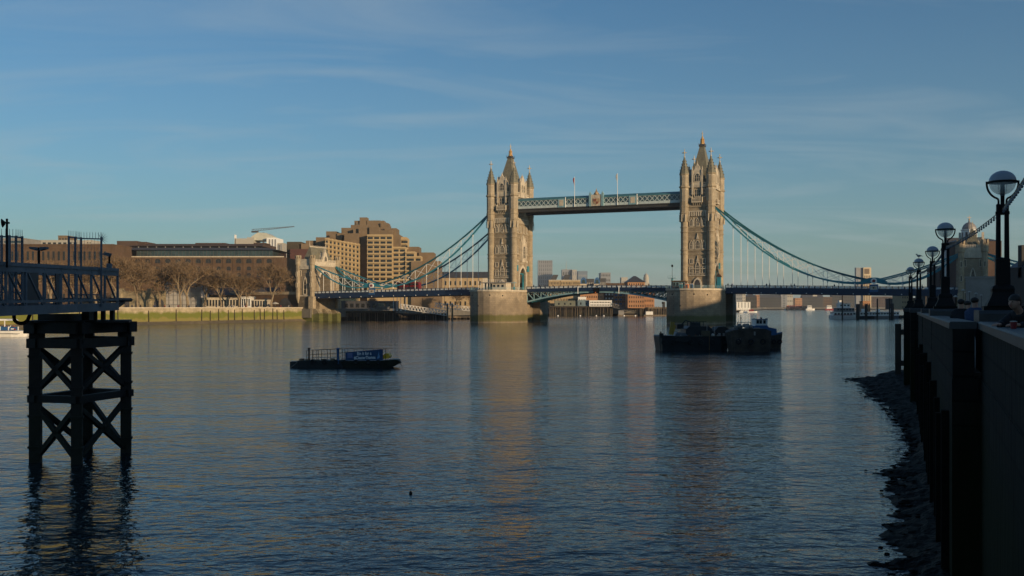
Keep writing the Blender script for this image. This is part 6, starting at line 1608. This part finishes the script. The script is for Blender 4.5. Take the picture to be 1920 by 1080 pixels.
# ================================================================== BOATS
# sunlit tour boat, left edge
Yt = 219
t = thing('tour_boat','white and blue open decked river tour boat at the left picture edge in sunlight','tour boat',(PX(20,Yt),Yt,0),0)
xt = lambda px: PX(px,Yt)-PX(20,Yt); zt_ = lambda py: PZ(py,Yt)
q = G()
secs = []
for px_, w_ in ((-90,2.2),(-60,2.6),(0,2.7),(30,2.5),(48,1.9),(56,.5)):
    f_ = 1 if px_ < 50 else .9
    secs.append([(xt(px_),-w_,zt_(620)),(xt(px_),w_,zt_(620)),(xt(px_-(6 if px_ > 45 else 0)),w_*.8,-.4),(xt(px_-(6 if px_ > 45 else 0)),-w_*.8,-.4)])
q.hull(secs); q.build('hull', white, t)
q = G(); q.box(xt(-90),xt(48),-2.75,-2.6,zt_(625.2),zt_(624.6)); q.build('rubbing_strake', steel_d, t)
q = G(); q.box(xt(-70),xt(10),-2.3,2.3,zt_(620),zt_(612)); q.build('cabin_side', blue_p, t)
for a_,b2 in ((11.5,24),(27,44)): q = G(); q.box(xt(a_),xt(b2),-2.45,-2.3,zt_(618.8),zt_(612.5)); q.build('side_banner', blue_p, t)
q = G(); q.box(xt(31),xt(37),-2.5,-2.46,zt_(617.2),zt_(615.2)); q.build('banner_mark', white, t)
q = G(); q.box(xt(36.5),xt(40.5),-2.52,-2.47,zt_(618),zt_(616)); q.build('banner_mark', cloth_r, t)
q = G(); q.add([(xt(-60),-2.36,zt_(613)),(xt(9),-2.36,zt_(619.5)),(xt(-60),-2.36,zt_(619.5)),(xt(-60),-2.40,zt_(613)),(xt(9),-2.40,zt_(619.5)),(xt(-60),-2.40,zt_(619.5))],[(0,1,2),(3,5,4),(0,3,4,1),(1,4,5,2),(2,5,3,0)]); q.build('swoosh', white, t)
q = G(); q.prism([(xt(-80),zt_(601)),(xt(26),zt_(601.2)),(xt(21),zt_(598)),(xt(-80),zt_(597.6))],'y',-2.3,2.3); q.build('canopy', white, t)
for px_ in (2,18,-20,-50): q = G(); q.box(xt(px_)-.09,xt(px_)+.09,-2.2,-2.05,zt_(612),zt_(601)); q.build('canopy_post', white, t)
q = G()
for px_ in (11,26.5,44.5): q.box(xt(px_)-.1,xt(px_)+.1,-2.5,-2.35,zt_(619),zt_(612))
q.bar((xt(4),-2.4,zt_(609)),(xt(9),-2.4,zt_(615)),.12); q.bar((xt(31),-2.4,zt_(610)),(xt(27),-2.4,zt_(615)),.12); q.build('rail_post', white, t)
for i,px_ in enumerate((8,12,24,28,-5,-14)):
    person('tiny passenger sitting under the canopy of the tour boat', (PX(px_,Yt),Yt+(-1 if i%2 else .5),.75), 3.1, (2,0)[i%2], 'passengers on the tour boat')

# river cleaning barge with banner
Yb2 = 107.5
t = thing('litter_barge','low dark floating litter barge with railings and a blue banner in mid river','barge',(PX(650,Yb2),Yb2,0),radians(-3))
xb = lambda px: PX(px,Yb2)-PX(645,Yb2)
q = G(); q.hull([[(xb(a_),-w_,z1+.10),(xb(a_),w_,z1+.10),(xb(a_),w_*.9,-.3),(xb(a_),-w_*.9,-.3)] for a_,w_,z1 in ((553,.5,.45),(556,1.0,.62),(575,1.25,.66),(630,1.25,.68),(641,1.1,.6))]); q.build('float', hull_k, t)
q = G(); q.hull([[(xb(a_),-w_-.1,z1+.12),(xb(a_),w_-.1,z1+.12),(xb(a_),w_*.8,z0),(xb(a_),-w_*.8,z0)] for a_,w_,z1,z0 in ((637,1.0,.5,-.3),(650,1.3,.62,-.3),(715,1.3,.64,-.3),(728,1.2,.7,-.05),(738,1.0,.76,.22),(744,.8,.72,.38),(748,.3,.45,.5))]); q.build('float', mat('dark_olive_hull',(.016,.018,.012),.6,.4,1.5,.2), t)
q = G(); q.box(xb(541),xb(556),-.8,.5,-.25,.62); q.build('end_box', hull_k, t)
q = G(); q.box(xb(633),xb(645),-.6,.9,.6,.80); q.build('link_deck', steel_d, t)
q = G()
zr0 = lambda px: .62
def topz(px): return PZ(656,Yb2)+ (0.17*(px-574)/60 if px < 634 else .17)
rail = [574.5,578,585,593.5,602,619,631]; rail2 = [646.5,652,664,669,682,700,712.5,722.5]
for px_ in rail: q.bar((xb(px_),-1.15,.62),(xb(px_),-1.15,topz(px_)),.045)
for px_ in rail2: q.bar((xb(px_),-1.25,.6),(xb(px_),-1.25,topz(px_)),.045)
for e in (0,.33,.62,1):
    q.bar((xb(574.5),-1.15,.62+(topz(574.5)-.62)*e),(xb(631),-1.15,.62+(topz(631)-.62)*e),.032); q.bar((xb(574.5),1.15,.62+(topz(574.5)-.62)*e*.92),(xb(631),1.15,.62+(topz(631)-.62)*e*.92),.032)
for px_ in rail[::2]: q.bar((xb(px_)+.1,1.15,.6),(xb(px_)+.1,1.15,topz(px_)-.1),.04)
for e in (.05,.3,.7,1): q.bar((xb(633),-1.2,.62+(topz(640)-.62)*e),(xb(647),-1.25,.62+(topz(646)-.62)*e),.032)
q.bar((xb(633),-1.25,topz(640)),(xb(722.5),-1.25,topz(700)),.035); q.bar((xb(722.5),1.2,topz(700)-.1),(xb(647),1.2,topz(700)-.1),.035)
q.build('railing', black, t)
for px_, s_ in ((578.5,.09),(633,.13)):
    q = G(); q.cyl((xb(px_),-1.1,.4),(xb(px_),-1.1,PZ(653.5,Yb2)),s_,s_,8); q.lathe(xb(px_),-1.1,[(s_*1.8,PZ(654,Yb2)),(s_*2,PZ(652.8,Yb2)),(s_*.6,PZ(651.5,Yb2))],8); q.build('mooring_post', blue_p if s_ > .1 else black, t)
ban = mat('banner_blue',(0.020,0.055,0.135),.7,.1,2)
za, zb_ = .80, topz(700)-.05
q = G(); q.add([(xb(648),-1.36,za),(xb(717.8),-1.36,za),(xb(717.8),-1.36,zb_),(xb(712),-1.36,zb_),(xb(648),-1.36,zb_-.33),(xb(648),-1.31,za),(xb(717.8),-1.31,za),(xb(717.8),-1.31,zb_),(xb(712),-1.31,zb_),(xb(648),-1.31,zb_-.33)],[(0,1,2,3,4),(9,8,7,6,5),(0,5,6,1),(1,6,7,2),(2,7,8,3),(3,8,9,4),(4,9,5,0)]); bn = q.build('banner', ban, t)
def text(s_, size, loc, parent, m_, name='lettering', rz=0, bold=0.0, tilt=0):
    cu = bpy.data.curves.new('t','FONT'); cu.body = s_; cu.size = size; cu.extrude = .006; cu.offset = bold; cu.align_x = 'CENTER'
    o = bpy.data.objects.new('t',cu); COL.objects.link(o); dg = bpy.context.evaluated_depsgraph_get(); dg.update()
    me = bpy.data.meshes.new_from_object(o.evaluated_get(dg)); bpy.data.objects.remove(o); me.materials.clear(); me.materials.append(m_)
    r = bpy.data.objects.new(name,me); COL.objects.link(r); r.parent = parent; r.location = loc; r.rotation_euler = (pi/2,tilt,rz); r.scale = (.72,1,1); return r
tw = mat('banner_white',(.75,.78,.8),.6,.05,2)
text('Bin it for a', .50, (xb(683),-1.372,1.38), bn, tw, bold=.006, tilt=-.03)
text('#CleanerThames', .46, (xb(684),-1.372,.95), bn, tw, bold=.006, tilt=-.03)
q = G(); q.box(xb(651),xb(662),-1.372,-1.362,1.05,1.6); q.build('notice_panel', mat('banner_violet',(.05,.08,.25),.7,.1,2), bn)
q = G()
for i in range(4): q.box(xb(652),xb(660.5),-1.38,-1.373,1.13+i*.12,1.17+i*.12)
q.box(xb(664),xb(705),-1.372,-1.362,.98,1.0); q.build('notice_lines', mat('notice_grey',(.25,.3,.4),.7,.1,2), bn)
q = G(); q.prism([(xb(707),1.0),(xb(709.5),1.0),(xb(712.5),1.15),(xb(711),1.45),(xb(710),1.75),(xb(709),1.45)],'y',-1.372,-1.362); q.build('figure_mark', mat('notice_blue',(.12,.25,.45),.7,.1,2), bn)
q = G(); q.prism([(xb(712),.95),(xb(721),.95),(xb(727),1.0),(xb(730),1.2),(xb(727),1.5),(xb(722),1.55),(xb(718),1.4)],'y',-1.0,.3); q.build('yellow_float', yellow, t)
# barges moored in front of the right pier
Ym = 158
xm = lambda px: PX(px,Ym)-PX(1320,Ym); zm_ = lambda py: PZ(py,Ym)
def rel(px,Y): return (PX(px,Y),Y,0)
t = thing('work_barge','long black work barge with machinery, left and nearest of the moored barges','barge',(PX(1292,150),150,0),radians(4))
xm = lambda px: PX(px,150)-PX(1292,150); zm_ = lambda py: PZ(py,150)
q = G(); q.hull([[(xm(a_),-2.6*w_,z1),(xm(a_),2.6*w_,z1),(xm(a_+o),2.3*w_,-.4),(xm(a_+o),-2.3*w_,-.4)] for a_,w_,z1,o in ((1229.5,.7,zm_(630),4),(1233,1,zm_(628),2),(1280,1,zm_(630),0),(1345,1,zm_(630),0),(1362,.8,zm_(629),-5),(1366,.4,zm_(628),-8))]); q.build('hull', hull_k, t)
q = G(); q.box(xm(1229),xm(1236),-2.7,-2.2,zm_(632),zm_(624)); q.box(xm(1231),xm(1233),-2.4,-2.2,zm_(624),zm_(621)); q.box(xm(1229),xm(1366),-2.72,-2.5,zm_(630.6),zm_(629.4)); q.build('bulwark', steel_d, t)
q = G(); q.hull([[(xm(a_),-2.95,z1),(xm(a_),-2.55,z1),(xm(a_),-2.55,z0),(xm(a_),-2.95,z0)] for a_,z0,z1 in ((1256,zm_(638),zm_(633)),(1262,zm_(640),zm_(630)),(1278,zm_(640),zm_(630)),(1284,zm_(637),zm_(633)))]); q.build('fender', rubber, t)
for a_,b2,ta,tb in ((1252,1256,627,603),(1256,1260,626,603.5),(1257,1262.5,628,609)):
    q = G(); q.bar((xm(a_),-1,zm_(ta)),(xm(b2),-1,zm_(tb)),.26); q.build('yellow_arm', mat('dull_yellow',(.30,.20,.03),.6,.2,1), t)
q = G(); q.prism([(xm(1260),zm_(629)),(xm(1284),zm_(629)),(xm(1280),zm_(624)),(xm(1264),zm_(622))],'y',-1.8,1.0); q.build('covered_load', steel_g, t)
q = G(); q.prism([(xm(1281),zm_(630)),(xm(1336),zm_(630)),(xm(1332),zm_(617)),(xm(1326),zm_(611.5)),(xm(1290),zm_(611)),(xm(1283),zm_(617))],'y',-1.2,2); q.box(xm(1291),xm(1310),-1,1,zm_(611),zm_(604)); q.build('deck_house', hull_k, t)
q = G()
for i in range(6): x = xm(1286+i*6.0); q.bar((x,-.9,zm_(611)),(x,-.9,zm_(603)),.08)
q.bar((xm(1286),-.9,zm_(603)),(xm(1322),-.9,zm_(603)),.07); q.build('railing', black, t)
q = G(); q.prism([(xm(1336),zm_(629)),(xm(1366),zm_(629)),(xm(1366),zm_(617)),(xm(1356),zm_(612)),(xm(1344),zm_(613)),(xm(1338),zm_(620))],'y',-1,2); q.build('scrap_heap', steel_d, t)
q = G(); q.box(xm(1309.5),xm(1324),-2.4,-1.6,zm_(630),zm_(619.5)); q.build('crate', mat('dull_crate',(.075,.06,.035),.8,.3,2), t)
q = G(); q.ball((xm(1330),-2.1,zm_(628)),.28,10,6); q.build('white_buoy', cloth_w, t)
for px_ in (1342.5,1351): q = G(); q.cyl((xm(px_),-2.1,zm_(630)),(xm(px_),-2.1,zm_(624)),.18,.18,8); q.build('bollard', conc_g, t)
q = G()
for px_, yt in ((1335.5,612),(1321,607)): q.bar((xm(px_),-1.5,zm_(628)),(xm(px_),-1.5,zm_(yt)),.09)
q.build('pole', conc_g, t)
q = G(); q.bar((xm(1321.5),-2.7,zm_(629)),(xm(1321.5),-2.68,.1),.10); q.build('rusty_streak_pipe', mat('rust_pipe',(.13,.07,.03),.8,.3,2), t)
t = thing('river_barge','blunt rusty river barge with high round bow, middle of the moored group','barge',(PX(1398,146),146,0),0)
xm = lambda px: PX(px,146)-PX(1398,146); zm_ = lambda py: PZ(py,146)
q = G(); q.hull([[(xm(a_),-2.4*w_,z1),(xm(a_),2.4*w_,z1),(xm(a_+o),2.1*w_,-.4),(xm(a_+o),-2.1*w_,-.4)] for a_,w_,z1,o in ((1361,.2,zm_(623),7),(1362.5,.45,zm_(621.5),6),(1366,.72,zm_(620),4),(1371,.88,zm_(619),2),(1378,.97,zm_(618),1),(1388,1,zm_(617),0),(1410,1,zm_(616.5),0),(1428,1,zm_(617.5),0),(1436,.94,zm_(619),-1),(1440,.8,zm_(620),-2))]); q.build('hull', rustm, t)
q = G(); q.prism([(xm(1368),zm_(619)),(xm(1436),zm_(619)),(xm(1430),zm_(616)),(xm(1384),zm_(615.6))],'y',-1.8,1.8); q.build('hatch_cover', steel_d, t)
q = G(); q.box(xm(1406),xm(1409),-2.46,-2.4,zm_(628),zm_(621)); q.box(xm(1376),xm(1377.5),-2.5,-2.38,zm_(638),zm_(634)); q.box(xm(1380),xm(1381.5),-2.5,-2.4,zm_(638),zm_(634)); q.box(xm(1410),xm(1420),-1.5,-1,zm_(617),zm_(614)); q.build('white_marks', conc_g, t)
q = G(); q.bar((xm(1389),0,zm_(617)),(xm(1389),0,zm_(591)),.09); q.box(xm(1388),xm(1390),-.1,.1,zm_(597),zm_(596)); q.build('mast', conc_g, t)
q = G()
for i in range(9): q.ellip((xm(1382+i*3),R.uniform(-1,1),zm_(612+R.uniform(-2,3))),.35,.3,.3,6,4)
q.box(xm(1382),xm(1408),-.2,.0,zm_(605),zm_(604)); q.box(xm(1382),xm(1383),-.2,0,zm_(616),zm_(604)); q.box(xm(1407),xm(1408),-.2,0,zm_(616),zm_(604)); q.build('rope_heap', conc_g, t)
t = thing('tug_boat','small tug with a white and blue wheelhouse, right end of the moored group','tug',(PX(1440,156),156,0),0)
xm = lambda px: PX(px,156)-PX(1440,156); zm_ = lambda py: PZ(py,156)
q = G(); q.hull([[(xm(a_),-1.9*w_,z1),(xm(a_),1.9*w_,z1),(xm(a_+o),1.6*w_,-.4),(xm(a_+o),-1.6*w_,-.4)] for a_,w_,z1,o in ((1410,.8,zm_(629),0),(1430,1,zm_(629),0),(1448,.95,zm_(628),0),(1460,.6,zm_(626),-2),(1466.5,.12,zm_(624.5),-3.5))]); q.build('hull', rustm, t)
q = G(); q.box(xm(1404),xm(1436),-1.4,1.4,zm_(629),zm_(611)); q.prism([(xm(1436),zm_(629)),(xm(1453),zm_(629)),(xm(1452),zm_(616)),(xm(1436),zm_(613))],'y',-1.3,1.3); q.build('superstructure', blue_p, t)
q = G(); q.box(xm(1413),xm(1435.5),-1.2,1.2,zm_(611),zm_(599)); wh = q.build('wheelhouse', white, t)
q = G(); q.box(xm(1412.5),xm(1436),-1.3,1.3,zm_(599),zm_(598)); q.box(xm(1413),xm(1435.5),-1.24,-1.2,zm_(612),zm_(609.8)); q.build('wheelhouse_trim', blue_p, wh)
for a_,b2 in ((1415,1419.5),(1420.5,1425),(1427.5,1432)): q = G(); q.box(xm(a_),xm(b2),-1.25,-1.2,zm_(606.5),zm_(600.2)); q.build('window', glass, wh)
q = G(); q.bar((xm(1427),0,zm_(598)),(xm(1427),0,zm_(595)),.2); q.bar((xm(1413.5),0,zm_(598)),(xm(1413.5),0,zm_(596.8)),.15); q.box(xm(1435.5),xm(1438.5),-.2,.2,zm_(598.8),zm_(597)); q.build('roof_light', black, wh)
q = G(); q.path([(xm(1450),-1.1,zm_(625.5)),(xm(1458),-.8,zm_(624.5)),(xm(1466),0,zm_(623))],.10,6); q.build('gunwale', blue_p, t)
# tyres, ropes and clutter on the moored boats
def tyres(par, spots, m_=rubber):
    for (x,y,z,r_) in spots:
        q = G(); nn = 12; vs = []; fs_ = []
        for i in range(nn):
            a_ = 2*pi*i/nn
            for j in range(5): b_ = 2*pi*j/5; rr_ = r_+.11*cos(b_); vs.append((x+rr_*cos(a_), y+.09*sin(b_), z+rr_*sin(a_)))
        for i in range(nn):
            for j in range(5): fs_.append((i*5+j,((i+1)%nn)*5+j,((i+1)%nn)*5+(j+1)%5,i*5+(j+1)%5))
        q.add(vs, fs_); q.build('tyre_fender', m_, par, True)
wbg = next(o for o in COL.objects if o.name == 'work_barge'); rbg = next(o for o in COL.objects if o.name == 'river_barge'); tgb = next(o for o in COL.objects if o.name == 'tug_boat')
tyres(wbg, [(x,-2.72,1.25,.32) for x in (-4.4,-3.0,-.4,1.1,2.9,4.6)])
tyres(rbg, [(x,-2.52,1.5,.32) for x in (-1.6,.2,1.9)])
tyres(tgb, [(x,-1.98,1.1,.28) for x in (.4,1.3)])
rust2 = mat('rust_patch',(.10,.05,.025),.85,.5,2)
q = G()
for i in range(16):
    x = R.uniform(-4.8,5.6); s_ = R.uniform(.08,.3); q.box(x,x+s_,-2.0+R.uniform(-.3,1.5),-1.5+R.uniform(0,1),1.9,2.05+R.uniform(.05,.75))
q.build('deck_clutter', rust2, wbg)
q = G()
for i in range(14):
    x = R.uniform(-4.8,5.6); s_ = R.uniform(.05,.2); q.box(x,x+s_,-2.2,-2.2+s_,1.9,2.0+R.uniform(.1,.5))
q.path([(-4.9,-2.3,2.2),(-2,-2.3,2.05),(1,-2.3,2.2),(3.6,-2.3,2.0),(5.6,-2.3,2.3)],.03,4); q.build('deck_gear', conc_g, wbg)
q = G(); q.cyl((-1.5,.2,3.3),(-.6,-.2,4.5),.12,.09,6); q.cyl((-.6,-.2,4.5),(1.6,-.6,3.6),.09,.07,6); q.box(-1.9,-.9,-.3,.9,3.2,3.9); q.build('digger_arm', hull_k, wbg)
q = G(); q.path([(5.9,-2.4,2.0),(6.6,-2.5,1.6),(7.4,-2.3,1.9)],.04,5); q.build('mooring_rope', conc_g, wbg)
lbg = next(o for o in COL.objects if o.name == 'litter_barge')
tyres(lbg, [(x,-1.34,.62,.17) for x in (-3.4,-2.1,-.9,1.3,2.6,3.7)])
q = G(); q.path([(xb(556),-.8,.6),(xb(548),-.9,.2),(xb(540),-1.0,-.1)],.03,5); q.path([(xb(745),-.3,.6),(xb(750),-.4,.2),(xb(753),-.4,-.1)],.03,5); q.build('mooring_rope', conc_g, lbg)
q = G()
for i in range(7): x = xb(560+i*10)+R.uniform(-.2,.2); q.box(x,x+R.uniform(.15,.5),-1.2,-.6,.74,.80+R.uniform(.02,.2))
q.build('driftwood', timber_l, lbg)
k = thing('marker_float','tiny dark floating marker with a thin upright rod in the near water','buoy',(PX(770,34.6),34.6,0),0)
q = G(); q.lathe(0,0,[(.03,-.06),(.062,.03),(.045,.075),(.012,.10)],10); q.build('float', black, k); q = G(); q.cyl((0,0,.08),(0,0,.17),.010,.006,6); q.build('rod', black, k)
for i in range(len(proto_p)):
    if i not in used:
        for c in list(proto_p[i].children): bpy.data.objects.remove(c)
        bpy.data.objects.remove(proto_p[i])
# ================================================================== HAZE
hm_ = bpy.data.materials.new('haze'); hm_.use_nodes = True; t_ = hm_.node_tree; t_.nodes.clear()
o_ = t_.nodes.new('ShaderNodeOutputMaterial'); v_ = t_.nodes.new('ShaderNodeVolumePrincipled')
v_.inputs['Color'].default_value = (.80,.86,.92,1); v_.inputs['Density'].default_value = 0.00008; v_.inputs['Anisotropy'].default_value = 0.0
t_.links.new(v_.outputs[0], o_.inputs['Volume'])
q = G(); q.box(-6000,6000,-600,9000,-4.9,170); hz_ = q.build('haze', hm_); hz_['kind'] = 'stuff'
bpy.context.view_layer.update()
